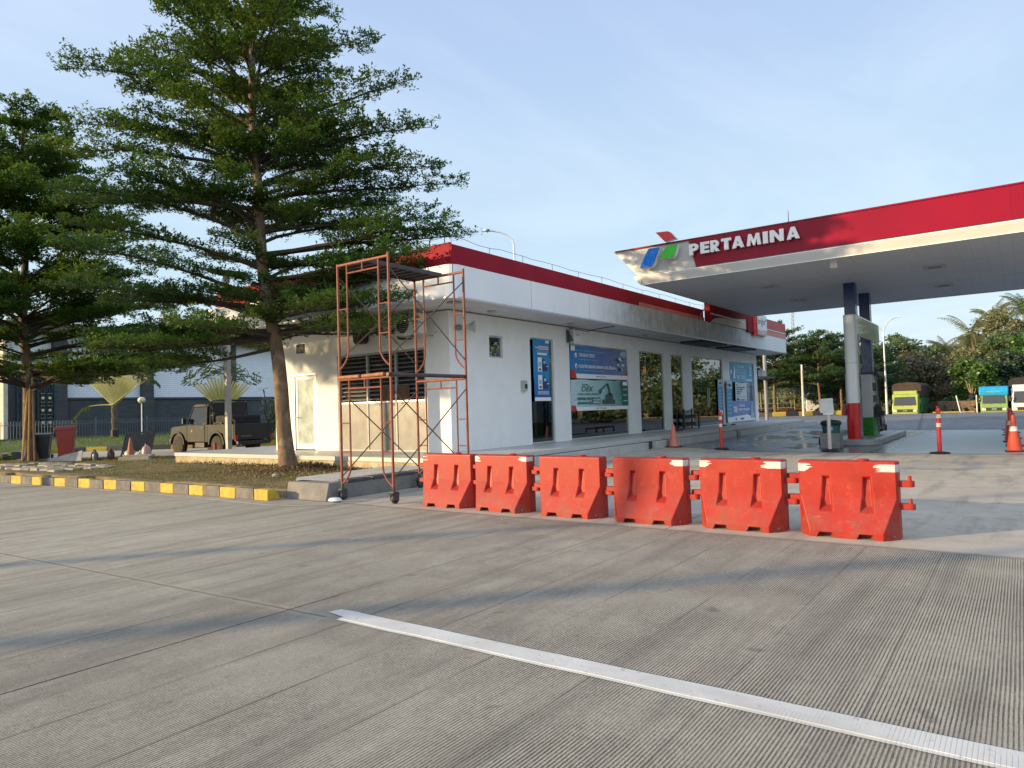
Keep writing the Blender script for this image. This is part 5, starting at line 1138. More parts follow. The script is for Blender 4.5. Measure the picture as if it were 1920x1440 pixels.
# =================================================================== FAR VEHICLES
TYRE = mat('tyre', (.025, .025, .025), .8, .3, 10); RIM = mat('rim', (.25, .20, .14), .6, .3, 8)
WS = mat('windscreen', (.05, .06, .07), .06, .1, 2)
def truck(x, y, cab, tarp, side, label, h_box=2.9, depth=5.5, w_=2.15, zb=-.55, logo=True, blue=False, white=False):
    """cab face towards -x, z0 at the dipped yard beyond the kerb"""
    t = thing('parked_truck', label, 'truck', (x, y, zb), 0, 'trucks parked at the far side of the yard')
    CM = mat('cab_'+cab, {'yellow': (.33, .42, .08), 'lime': (.20, .34, .10), 'white': (.72, .72, .70)}[cab], .35, .08, 1.5, dirt=.2)
    hw = w_/2; Hc = 2.35 if not white else 2.55
    prof = [(0, .35), (-.08, .75), (-.02, 1.22), (.28, Hc-.15), (.45, Hc), (1.6, Hc), (1.6, .35)]
    b = MB(); b.prism(prof, -hw+.02, hw-.02, 'y'); b.build('cab', CM, t, bevel=.05, seg=3)
    b = MB(); b.add([(-.045, -hw+.16, 1.28), (-.045, hw-.16, 1.28), (.235, hw-.22, Hc-.28), (.235, -hw+.22, Hc-.28)], [(0, 1, 2, 3)]); o = b.build('windscreen', WS, t)
    for y_ in (-.45, .15): MB().tube([(-.06, y_, 1.27), (-.03, y_+.42, 1.36)], .012, 5).build('wiper', BLACK, t)
    b = MB(); b.box(-.12, -.02, -hw+.32, hw-.32, .66, .92); b.build('grille', mat('grille_black', (.03, .03, .03), .5), t, bevel=.015)
    for s_ in (-1, 1):
        l = MB().box(-.14, -.04, s_*(hw-.42), s_*(hw-.12), .66, .88).build('headlight', mat('headlamp', (.6, .6, .55), .15), t, bevel=.02)
        b = MB(); b.tube([(.15, s_*(hw-.05), 2.0), (-.05, s_*(hw+.14), 1.95), (-.05, s_*(hw+.14), 1.5)], .014, 6); b.box(-.08, -.02, s_*(hw+.05), s_*(hw+.23), 1.45, 1.85); b.build('mirror', BLACK, t)
        MB().lathe([(.2, -.12), (.42, -.12), (.44, -.06), (.44, .06), (.42, .12), (.2, .12)], (.6, s_*(hw-.2), .44), 20, 'y').build('wheel', TYRE, t, smooth=True)
        MB().lathe([(.2, -.25), (.42, -.25), (.44, -.2), (.44, .2), (.42, .25), (.2, .25)], (depth-1.2, s_*(hw-.2), .44), 20, 'y').build('wheel', TYRE, t, smooth=True)
    b = MB(); b.box(-.2, .1, -hw+.05, hw-.05, .30, .60); b.build('bumper', CM if not white else mat('bumper_dark', (.06, .06, .065), .6), t, bevel=.03)
    if logo:
        b = MB(); b.lathe([(.10, 0), (.10, -.01)], (-.125, .09, .79), 14, 'x'); b.lathe([(.10, 0), (.10, -.01)], (-.125, -.09, .79), 14, 'x'); b.box(-.136, -.126, -.16, .16, .77, .81); b.build('badge', mat('chrome', (.6, .6, .6), .2, metal=.9), t)
    b = MB(); b.prism([(.35, Hc-.02), (.55, Hc+.28), (1.5, Hc+.3), (1.5, Hc-.02)], -hw+.12, hw-.12, 'y'); b.build('visor', CM, t, bevel=.03)
    if blue:
        TB = mat('tarp_blue', (.01, .30, .58), .45, .15, 5)
        b = MB(); b.prism([(.15, 1.95), (.1, 2.35), (.3, 2.68), (.9, 2.78), (depth, 2.72), (depth, 2.2)], -hw-.06, hw+.06, 'y'); b.build('tarpaulin', TB, t, bevel=.08, seg=3)
        b = MB(); b.box(.1, .14, -hw+.5, hw-.5, 2.25, 2.33); b.build('sign_strip', CM, t)
        MB().box(1.7, depth, -hw, hw, .9, 2.3).build('cargo_body', mat('body_blue', (.03, .12, .2), .5), t)
    else:
        SD = mat('side_'+side, {'green': (.03, .16, .05), 'dark': (.05, .035, .03)}[side], .6, .15, 2)
        b = MB(); b.box(1.75, depth, -hw-.12, hw+.12, .55, h_box-.95); b.build('cargo_body', SD, t, bevel=.02)
        TM_ = mat('tarp_'+tarp, {'brown': (.045, .028, .022), 'dark': (.02, .018, .02)}[tarp], .8, .35, 3, .5, 6)
        b = MB(); b.prism([(-hw-.16, h_box-.95), (-hw-.16, h_box+.2), (-hw+.1, h_box+.45), (0, h_box+.52), (hw-.1, h_box+.42), (hw+.16, h_box+.2), (hw+.16, h_box-.95)], 1.7, depth+.1, 'x'); b.build('tarpaulin', TM_, t, bevel=.06)
    return t
truck(74.2, 8.85, 'yellow', 'brown', 'green', 'yellow green truck with a tall brown tarpaulin and green side boards', 2.95, 8.5)
truck(73.6, 2.0, 'lime', 'dark', 'dark', 'green truck under a bright blue tarpaulin cover', depth=6, blue=True, w_=2.0)
truck(73.9, -.25, 'white', 'dark', 'dark', 'white truck cropped by the right edge of the view', 3.0, 7, logo=False, white=True, w_=2.05)
# white lorry among trees at the left of the yard: seen from its side, cab to the right
def side_lorry():
    t = thing('flatbed_lorry', 'white cabbed car carrier lorry parked sideways behind the far trees', 'lorry', (85.4, 18.4, -.25), R(-66))
    WM = mat('lorry_white', (.74, .76, .78), .35)
    b = MB(); b.prism([(0, .4), (.05, 1.15), (-.12, 1.35), (-.42, 2.15), (-.9, 2.35), (-1.3, 2.55), (-1.75, 2.55), (-1.95, 2.3), (-1.95, .4)], -1.05, 1.05, 'y'); b.build('cab', WM, t, bevel=.06, seg=3)
    for y in (-1.06, 1.06): b = MB(); b.prism([(-.28, 1.35), (-.52, 1.95), (-1.25, 1.95), (-1.25, 1.35)], y-.01, y+.01, 'y'); b.build('side_window', WS, t)
    for x_ in (-.6, -3.4, -7.2, -8.2):
        for y in (-.95, .95): b = MB(); b.lathe([(.2, -.13), (.42, -.13), (.44, -.08), (.44, .08), (.42, .13), (.2, .13)], (x_, y, .44), 18, 'y'); b.build('wheel', TYRE, t, smooth=True)
    b = MB(); b.box(-10.5, -1.9, -.5, .5, .55, .8); b.build('chassis', mat('chassis_red', (.28, .05, .03), .6, .3, 3), t)
    b = MB()
    for y in (-1.1, 1.1):
        for x_ in (-10.4, -8.6, -6.8, -5.0, -3.2): b.tube([(x_, y, .7), (x_, y, 2.9)], .05, 6)
        for z in (.95, 1.5, 2.1, 2.85): b.tube([(-10.4, y, z), (-3.2, y, z)], .04, 6)
    b.build('rack_frame', mat('rack_green', (.22, .24, .15), .6), t)
side_lorry()

# =================================================================== PICKUP TRUCK (heading leans left of +Y)
def pickup():
    # local: +x forward, +y left side of the vehicle; rear axle at x=0, front axle at x=2.6
    hd = math.atan2(1.0, -.03)
    t = thing('pickup_truck', 'muddy dark green pickup with a black roll bar parked behind the bed', 'pickup', (16.50, 25.95, 0), hd); t.scale = (1.07, 1.07, 1.07)
    g = G('pickup_paint'); X, Y, Z = g.xyz(); n = g.noise(3, 7, .7)
    c = g.mix(g.map(n, .35, .65), (.014, .019, .014), (.028, .033, .023)); mud = g.math('MULTIPLY', g.map(Z, .25, .8, .55, .03), g.map(g.noise(4.5, 8, .7), .42, .66))
    c = g.mix(mud, c, (.13, .11, .07)); PP = g.end(g.pbr(c, .5, Specular_IOR_Level=.2)); PD = mat('pickup_dark', (.018, .018, .02), .5); OLI = PP
    W = .80
    MB().prism([(3.12, .55), (3.17, .75), (3.14, 1.02), (3.0, 1.10), (1.98, 1.17), (1.98, .55)], -W, W, 'y').build('engine_bay', PP, t, bevel=.04, seg=3)
    b = MB()
    # cab lower body, pillars and roof, so that the windows are open glass
    b.box(.62, 1.98, -W, W, .50, 1.17)
    for y in (-W+.03, W-.03):
        b.tube([(1.98, y, 1.16), (1.62, y*.92, 1.86)], .035, 6); b.tube([(.66, y, 1.16), (.70, y*.92, 1.86)], .06, 6)
    b.prism([(.60, 1.84), (1.60, 1.84), (1.66, 1.89), (1.45, 1.95), (.68, 1.96), (.60, 1.91)], -W+.06, W-.06, 'y')
    b.box(.62, .68, -W+.06, W-.06, 1.17, 1.36)
    b.build('cab', PP, t, bevel=.025)
    GL = mat('car_glass', (.03, .035, .035), .05)
    g = G('clear_car_glass'); CG = g.end(g.n('ShaderNodeMixShader', {0: .10, 1: g.n('ShaderNodeBsdfTransparent', {'Color': (.5, .55, .52)}).outputs[0], 2: g.n('ShaderNodeBsdfGlossy', {'Roughness': .03}).outputs[0]}).outputs[0])
    for s_ in (-1, 1): b = MB(); b.add([(1.92, s_*(W-.02), 1.18), (.74, s_*(W-.02), 1.18), (.76, s_*(W-.08), 1.83), (1.60, s_*(W-.08), 1.83)], [(0, 1, 2, 3)]); b.build('side_window', CG, t)
    b = MB(); b.add([(1.96, -W+.08, 1.19), (1.96, W-.08, 1.19), (1.63, W-.14, 1.83), (1.63, -W+.14, 1.83)], [(0, 1, 2, 3)]); b.build('windscreen', CG, t)
    b = MB(); b.box(.8, 1.3, -.6, .6, .9, 1.25); b.build('seats', PD, t, bevel=.05)
    for s_ in (-1, 1):
        d = MB(); d.box(.78, 1.86, s_*(W+.001), s_*(W+.018), .52, 1.15); d = d.build('door', PP, t, bevel=.008)
        MB().box(.84, .98, s_*(W+.018), s_*(W+.035), 1.02, 1.06).build('handle', PD, d)
        MB().lathe([(.05, 0), (.05, s_*.004)], (1.62, s_*(W+.02), .93), 12, 'y').build('door_badge', mat('badge_red', (.45, .06, .03), .5), d)
        # wheel arches
        for xa in (0, 2.6):
            pts = [(xa+.50*math.cos(R(a)), .42+.50*math.sin(R(a))) for a in range(0, 181, 15)]; pin = [(xa+.43*math.cos(R(a)), .42+.43*math.sin(R(a))) for a in range(180, -1, -15)]
            MB().prism(pts+pin, s_*(W-.04), s_*(W+.06), 'y').build('wheel_arch', PP, t)
        b = MB(); b.tube([(1.95, s_*(W+.0), 1.22), (1.98, s_*(W+.14), 1.28)], .012, 5); b.box(1.92, 1.99, s_*(W+.06), s_*(W+.2), 1.22, 1.42); b.build('mirror', PD, t)
        MB().box(3.13, 3.19, s_*.45, s_*.68, .80, .98).build('headlight', mat('headlamp', (.6, .6, .55)), t, bevel=.02)
    # load bed walls with arches cut by the tyres
    b = MB()
    b.prism([(.58, .52), (.58, 1.16), (-1.05, 1.16), (-1.05, .62), (-.50, .55), (-.40, .82), (0, .93), (.40, .82), (.48, .52)], W-.03, W+.02, 'y')
    b.prism([(.58, .52), (.58, 1.16), (-1.05, 1.16), (-1.05, .62), (-.50, .55), (-.40, .82), (0, .93), (.40, .82), (.48, .52)], -W-.02, -W+.03, 'y')
    b.box(.54, .58, -W+.03, W-.03, .6, 1.16); b.box(-1.05, .54, -W+.03, W-.03, .62, .68); b.build('load_bed', PP, t)
    b = MB(); b.box(-1.1, -1.052, -W, W, .58, 1.17); b = b.build('tailgate', mat('tailgate_black', (.012, .014, .013), .5, .3, 4), t, bevel=.01)
    MB().box(-1.106, -1.1, .12, .55, .69, .74).build('number_plate', mat('faint_grey', (.10, .10, .10), .6), b)
    MB().box(-1.15, -1.04, -W+.1, W-.1, .40, .54).build('bumper', PD, t, bevel=.02); MB().box(3.14, 3.28, -W+.02, W-.02, .48, .64).build('bumper', PD, t, bevel=.02)
    for s_ in (-1, 1): MB().box(-1.075, -1.11, s_*(W-.0), s_*(W-.12), .56, .76).build('tail_light', mat('tail_red', (.3, .02, .02), .3), t)
    b = MB()
    for s_ in (-1, 1):
        y = s_*(W-.06)
        b.tube([(.50, y, 1.16), (.46, y, 1.9), (.38, y, 2.02), (.2, y, 2.06), (-.55, y, 2.06), (-.68, y, 1.98), (-.84, y, 1.36), (-.92, y, 1.30), (-1.0, y, 1.3), (-1.03, y, 1.16)], .033, 8)
        b.tube([(.40, y, 1.95), (.28, y, 1.3), (.24, y, 1.22), (-.2, y, 1.22), (-.25, y, 1.16)], .025, 8)
        for z in (1.5, 1.75): b.tube([(.47, y, z), (.34, y, z)], .018, 6)
    for x_ in (.1, -.6): b.tube([(x_, -W+.06, 2.05), (x_, W-.06, 2.05)], .03, 8)
    b.build('roll_bar', PD, t, smooth=True)
    MB().box(.35, .50, -W+.12, W-.12, 1.16, 2.0).build('headboard', PD, t, bevel=.01)
    MB().box(-.6, .3, -W+.1, W-.1, .7, 1.5).build('load', mat('load_black', (.015, .015, .015), .8), t, bevel=.08)
    b = MB(); b.box(-1.0, 3.05, -.45, .45, .38, .55); b.box(1.0, 1.6, -.7, .7, .30, .5); b.build('underbody', PD, t)
    for x_ in (0, 2.6):
        for s_ in (-1, 1):
            wy = s_*(W-.08)
            w_ = MB().lathe([(.2, -.11), (.33, -.115), (.37, -.09), (.375, 0), (.37, .09), (.33, .115), (.2, .11)], (x_, wy, .375), 28, 'y').build('wheel', mat('dusty_tyre', (.045, .038, .028), .9, .3, 9), t, smooth=True)
            rm = MB().lathe([(.20, s_*.10), (.19, s_*.04), (.10, s_*.05), (.085, s_*.09), (.0, s_*.09)], (x_, wy, .375), 20, 'y').build('rim', mat('sand_rim', (.42, .33, .20), .6, .2, 8), w_, smooth=True)
    return t
pickup()

# =================================================================== LEFT BACKGROUND BUILDING
g = G('slate_brick'); X, Y, Z = g.xyz()
br = g.n('ShaderNodeTexBrick', {'Vector': g.n('ShaderNodeCombineXYZ', {0: X, 1: Z, 2: 0.0}).outputs[0], 'Color1': (.046, .050, .054, 1), 'Color2': (.074, .080, .084, 1), 'Mortar': (.038, .042, .045, 1), 'Scale': 1.0, 'Mortar Size': .012, 'Brick Width': .55, 'Row Height': .16})
SLATE = g.end(g.pbr(g.mix(g.map(g.noise(1.3, 5), .35, .65, 0, .5), br.outputs[0], (.05, .06, .07)), .8))
g = G('white_block'); X, Y, Z = g.xyz()
br = g.n('ShaderNodeTexBrick', {'Vector': g.n('ShaderNodeCombineXYZ', {0: X, 1: Z, 2: 0.0}).outputs[0], 'Color1': (.74, .77, .82, 1), 'Color2': (.80, .83, .87, 1), 'Mortar': (.60, .64, .70, 1), 'Scale': 1.0, 'Mortar Size': .018, 'Brick Width': .34, 'Row Height': .16})
WBLK = g.end(g.pbr(br.outputs[0], .8))
hb = thing('rest_area_building', 'long dark slate and white brick building behind the lawn on the left', 'building', (0, 0, 0))
Yb = 53.7
MB().box(17.2, 60, Yb+.3, Yb+12, .1, 7.6).build('wall', WBLK, hb)
MB().box(20.4, 60, Yb+.1, Yb+.299, .1, 3.10).build('stone_base', SLATE, hb)
MB().box(20.4, 60, Yb, Yb+.299, 3.10, 3.24).build('ledge', mat('dark_ledge', (.05, .055, .065), .6), hb)
for x in (20.36, 26.34, 33.3, 40.3, 47.3): MB().box(x, x+.8, Yb-.25, Yb+.298, .1, 7.65).build('pilaster', SLATE, hb)
MB().box(17.6, 20.35, Yb-.1, Yb+.298, .1, 4.8).build('screen_wall', SLATE, hb)
MB().box(17.25, 17.5, Yb-.6, Yb+.298, .1, 7.6).build('end_pilaster', mat('pale_pilaster', (.5, .46, .38), .8), hb)
MB().box(16.6, 61, Yb-.9, Yb+12.4, 7.65, 8.25).build('roof_beam', mat('roof_brown', (.10, .07, .05), .7, .2, 2), hb)
TEAL = mat('screen_teal', (.02, .05, .055), .6, .2, 4); WARM = mat('painted_sunlight', (.60, .50, .28), .6)
for k, x0 in enumerate((18.1, 19.3)):
    b = MB()
    for i in range(6):
        for j in range(13):
            xx = x0+.08+i*.16; z_ = .9+j*.29
            b.box(xx, xx+.15, Yb-.26, Yb-.2, z_, z_+.04); b.box(xx, xx+.04, Yb-.26, Yb-.2, z_+.04, z_+.28)
            if (i+j) % 2: b.lathe([(.055, -.03), (.055, .03)], (xx+.09, Yb-.23, z_+.16), 6, 'y')
    b.box(x0, x0+.06, Yb-.3, Yb-.18, .8, 4.75); b.box(x0+1.0, x0+1.06, Yb-.3, Yb-.18, .8, 4.75); b.box(x0, x0+1.06, Yb-.3, Yb-.18, 4.7, 4.8); b.box(x0, x0+1.06, Yb-.3, Yb-.18, .75, .86)
    b.build('lattice_screen', TEAL, hb)
b = MB()
for i in range(2):
    for j in range(3):
        xx, z_ = 19.62+i*.42, 1.55+j*.83
        b.lathe([(.10, 0), (.10, .02)], (xx, Yb-.31, z_), 16, 'y')
        for dx in (-.1, 0, .1): b.box(xx+dx-.02, xx+dx+.02, Yb-.31, Yb-.29, z_+.28, z_+.32); b.box(xx+dx-.02, xx+dx+.02, Yb-.31, Yb-.29, z_-.30, z_-.26)
b.build('painted_sun_disc', WARM, hb)  # warm discs: sunlight through the screen put into their colour
# fence in front of it
fn = thing('railing_fence', 'thin grey hooped railing in front of the dark building', 'fence', (0, 50.3, .45))
b = MB(); x = 15.0
FM = mat('railing_grey', (.12, .145, .17), .5)
while x < 42:
    b.tube([(x, 0, 0), (x, 0, 1.15), (x+.04, 0, 1.22), (x+.08, 0, 1.15), (x+.08, 0, .98)], .013, 4, cap=False); x += .17
b.box(15, 42, -.015, .015, .12, .15); b.box(15, 42, -.015, .015, .95, .98); b.build('railing', FM, fn)
for x in (21.6, 25.0, 28.5, 32.0, 35.5): MB().box(x-.04, x+.04, -.04, .04, 0, 1.35).build('post', FM, fn)
MB().box(14, 42, .02, .2, -.3, .12).build('plinth', mat('fence_plinth', (.2, .2, .19), .8), fn)
# globe lamp
t = thing('globe_lamp', 'globe garden lamp on a thin white pole on the lawn', 'lamp', (21.41, 43.68, .44))
MB().tube([(0, 0, 0), (0, 0, 2.12)], .035, 8).build('pole', WHITE_P, t); MB().lathe([(.02+.2*math.sin(R(a)), -.2*math.cos(R(a))) for a in range(0, 181, 15)], (0, 0, 2.3), 20).build('globe', mat('globe_cream', (.62, .55, .36), .4), t, smooth=True)
MB().lathe([(.12, 0), (.12, .06)], (0, 0, 0), 12).build('foot', DARKM, t)
# square light pole with a flat solar roof on it, base near the pickup
t = thing('light_pole', 'square grey steel pole with a slanted panel roof behind the trees', 'lamp post', (15.40, 24.73, 0))
MB().box(-.09, .09, -.09, .09, 0, 7.1).build('pole', mat('pole_grey', (.34, .33, .30), .5, .15, 2, metal=.2, dirt=.3), t, bevel=.01)
b = MB(); b.T = Matrix.Translation((0, 0, 7.1)) @ Matrix.Rotation(R(-54), 4, 'Z') @ Matrix.Rotation(R(8), 4, 'Y'); b.box(-.8, .9, -.5, .5, 0, .06); b.box(-.3, .3, -.05, .05, -.12, 0); b.build('panel', mat('panel_dark', (.07, .07, .08), .4), t)
b = MB(); b.T = Matrix.Rotation(R(-54), 4, 'Z'); b.tube([(0, 0, 6.15), (.9, 0, 6.3)], .03, 6); b.box(.6, 1.15, -.12, .12, 6.28, 6.36); b.build('lamp_arm', mat('pole_grey', (.34, .33, .30)), t)
MB().lathe([(.05, 0), (.055, .55), (.05, .56)], (-.35, .35, .0), 10).build('red_stub', mat('stub_red', (.3, .03, .03), .6), t)

# things at the foot of the left tree
def wheelie(x, y, rz, col, label, h=1.05):
    t = thing('wheelie_bin', label, 'bin', (x, y, bedz(x, y)-.02), rz)
    m = mat('binplastic_%d' % int(col[0]*100), col, .45, .12, 2, dirt=.3)
    b = MB(); lo = [(-.20, -.20), (.20, -.20), (.20, .22), (-.20, .22)]; hi = [(-.27, -.26), (.27, -.26), (.27, .30), (-.27, .30)]
    b.add([(x_, y_, .06) for x_, y_ in lo]+[(x_, y_, h-.10) for x_, y_ in hi], [(3, 2, 1, 0), (4, 5, 6, 7)]+[(i, (i+1) % 4, (i+1) % 4+4, i+4) for i in range(4)]); b.build('tub', m, t, bevel=.025)
    b = MB(); b.prism([(-.31, h-.12), (-.29, h-.03), (.27, h+.02), (.33, h-.06), (.33, h-.12)], -.30, .30, 'x'); b.tube([(-.3, .38, h-.08), (.3, .38, h-.08)], .02, 6); b.build('lid', m, t, bevel=.015)
    for s_ in (-1, 1): MB().lathe([(.03, -.03), (.1, -.03), (.1, .03), (.03, .03)], (s_*.26, .25, .1), 14, 'x').build('wheel', BLACK, t)
wheelie(10.62, 27.0, R(-30), (.34, .035, .025), 'faded red wheelie bin at the foot of the left tree', 1.22)
wheelie(10.25, 28.0, R(-30), (.02, .028, .035), 'dark wheelie bin right behind the left tree trunk', .95)
cone(11.55, 24.35, .62, 'dull orange cone standing on the concrete block in the bed', z=.30, base=False, m=mat('cone_dull', (.36, .12, .06), .6), rb=.12)
t = thing('concrete_block', 'two stacked pale concrete slabs lying on the bed below the cone', 'block', (11.5, 23.9, .16), R(-48))
MB().box(-.5, .45, -.12, .12, 0, .14).build('lower_slab', mat('block_cream', (.45, .40, .28), .8, .15, 3, dirt=.3), t, bevel=.01); MB().box(-.4, .5, .0, .28, .14, .2).build('upper_slab', mat('block_grey', (.35, .33, .28), .8), t, bevel=.01)
t = thing('sign_frame', 'black folding sign frame leaning behind the cone', 'sign board', (12.15, 25.2, .14), R(-34))
b = MB(); b.T = Matrix.Rotation(R(-14), 4, 'X')
b.tube([(-.50, 0, 0), (-.34, 0, .95)], .03, 6); b.tube([(.40, 0, 0), (.56, 0, .95)], .03, 6); b.box(-.36, .58, -.03, .03, .92, .98); b.box(-.46, .42, -.03, .03, .2, .26); b.build('frame', DARKM, t)
b = MB(); b.T = Matrix.Rotation(R(-14), 4, 'X'); b.prism([(-.42, .28), (.42, .28), (.52, .90), (-.33, .90)], -.01, .01, 'y'); b.build('panel', mat('frame_panel', (.06, .055, .05), .6), t)
def bottlething(x, y, h, r, col, label, name='jerrycan'):
    t = thing(name, label, 'container', (x, y, bedz(x, y)))
    b = MB(); b.lathe([(r, 0), (r*1.05, .02), (r*1.05, h*.62), (r*.8, h*.8), (r*.3, h*.9), (r*.3, h)], (0, 0, 0), 12); b.build('body', mat('can_%d_%d' % (int(col[0]*100), int(col[2]*100)), col, .35), t, smooth=True)
    MB().lathe([(r*.34, h*.97), (r*.34, h*1.06)], (0, 0, 0), 10).build('cap', BLACK, t)
bottlething(11.25, 26.3, .34, .10, (.05, .12, .16), 'small teal bottle standing in front of the red bin', 'bottle')
bottlething(11.15, 26.0, .33, .09, (.10, .12, .14), 'small grey bottle to the right of the teal one', 'bottle')
bottlething(11.55, 25.75, .36, .11, (.08, .03, .025), 'small brown can standing right of the bottles', 'jerrycan')
bottlething(11.9, 25.1, .36, .18, (.40, .45, .38), 'pale green plastic jerrycan beside the pink canister')
bottlething(12.1, 24.75, .30, .2, (.50, .50, .50), 'white plastic jerrycan lying against the pale green one')
bottlething(12.15, 24.5, .52, .14, (.50, .36, .32), 'tall pinkish plastic canister left of the sign frame', 'canister')
t = thing('white_board', 'white plastic board lying beside the foot of the left tree', 'board', (10.45, 26.75, .17), R(-50)); b = MB(); b.add([(-.7, 0, 0), (.6, -.05, 0), (.62, 0, .36), (-.5, .1, .12), (-.7, .04, .0), (.6, -.01, 0), (.62, .04, .36), (-.5, .14, .12)], [(0, 1, 2, 3), (7, 6, 5, 4), (0, 4, 5, 1), (1, 5, 6, 2), (2, 6, 7, 3), (3, 7, 4, 0)]); b.build('sheet', mat('board_dirty', (.48, .46, .42), .6, .2, 6), t)
for nme, x, y in (('small_stone', 9.35, 13.25),): tag(MB().lathe([(.001, 0), (.07, .0), (.08, .04), (.05, .07), (.01, .075)], (x, y, bedz(x, y)), 9).build(nme, CONC, smooth=True), 'small pale stone lying on the bed between the kerb and the tree', 'stone')
# flat flagstones at the left of the bed
fs = thing('flagstone_patch', 'broken pale paving stones in the bed beside the left tree foot', 'paving', (0, 0, 0)); rg = random.Random(12); k = 0
for i in range(9):
    for j in range(5):
        x, y = 8.2+j*.42+rg.uniform(-.05, .05), 21.5+i*.62+rg.uniform(-.08, .08)
        if rg.random() < .12: continue
        b = MB(); n = rg.choice((5, 6)); rr = .22
        pl = [(x+rr*.85*math.cos(2*PI*q/n+.3)*rg.uniform(.8, 1.1), y+rr*1.3*math.sin(2*PI*q/n+.3)*rg.uniform(.8, 1.1)) for q in range(n)]
        b.prism(pl, .15, bedz(x, y)+.045+rg.uniform(0, .02), 'z'); b.build('flagstone', mat('flagstone', (.36, .33, .27), .85, .2, 3, dirt=.3), fs, bevel=.008)

# =================================================================== FAR LAMPS, MAST
def twin_lamp(x, y, h, label, arms):
    t = thing('street_lamp', label, 'street lamp', (x, y, -.2))
    m = mat('lamp_steel', (.55, .58, .58), .4, metal=.3)
    MB().tube([(0, 0, 0), (0, 0, h*.5), (0, 0, h)], [.13, .09, .06], 10).build('pole', m, t, smooth=True)
    for dx, dy, dz in arms:
        MB().tube([(0, 0, h)]+[(dx*(1-math.cos(R(a))), dy*(1-math.cos(R(a))), h+dz*math.sin(R(a))) for a in (20, 40, 60, 80, 90)], [.06, .055, .05, .05, .045, .04], 8).build('arm', m, t)
        MB().box(dx*1.0-.28*dx/2, dx*1.25, dy-.12, dy+.12, h+dz-.03, h+dz+.07).build('lamp_head', m, t, bevel=.02)
twin_lamp(75.7, 10.55, 7.8, 'tall twin armed street lamp behind the yellow truck', [(-.3, .95, .9), (.3, -1.35, 1.6)])
twin_lamp(36.6, 26.1, 12.3, 'single curved street lamp rising behind the shop roof', [(-.9, 1.5, 1.0)])
t = thing('white_pole', 'slim white pole in front of the far spreading trees', 'pole', (70.4, 16.9, 0)); MB().tube([(0, 0, 0), (0, 0, 4.4)], [.14, .09], 10).build('shaft', mat('pole_cream', (.55, .48, .38), .6), t, smooth=True); MB().box(-.06, .06, -.06, .06, 4.4, 4.9).build('cap', WHITE_P, t)
t = thing('post', 'grey post standing just past the far corner of the shop', 'pole', (46.9, 13.55, 0)); MB().tube([(0, 0, 0), (0, 0, 4.6)], .12, 10).build('shaft', mat('pole_dull', (.2, .2, .22), .5), t); MB().box(-1.3, .5, -.5, .5, 3.0, 3.1).build('shade_panel', mat('panel_dark', (.07, .07, .08)), t)
t = thing('radio_mast', 'thin lattice radio mast far behind the trees', 'mast', (205, 51, -.6))
b = MB()
for k in range(3): b.tube([(1.0*math.cos(k*2.09), 1.0*math.sin(k*2.09), 0), (.25*math.cos(k*2.09), .25*math.sin(k*2.09), 29)], .09, 5)
for i in range(26):
    z = i*1.1; r = 1-.75*z/29; r2 = 1-.75*(z+1.1)/29
    for k in range(3): b.tube([(r*math.cos(k*2.09), r*math.sin(k*2.09), z), (r2*math.cos(k*2.09+2.09), r2*math.sin(k*2.09+2.09), z+1.1)], .04, 4)
b.build('lattice', mat('mast_grey', (.35, .37, .4), .5), t); MB().tube([(0, 0, 29), (0, 0, 33)], .06, 5).build('tip', mat('mast_grey', (.35, .37, .4)), t)
for s_ in (-1, 1): MB().tube([(0, 0, 28), (s_*2.5, s_*-9, 0)], .03, 4).build('guy_wire', mat('mast_grey', (.35, .37, .4)), t)

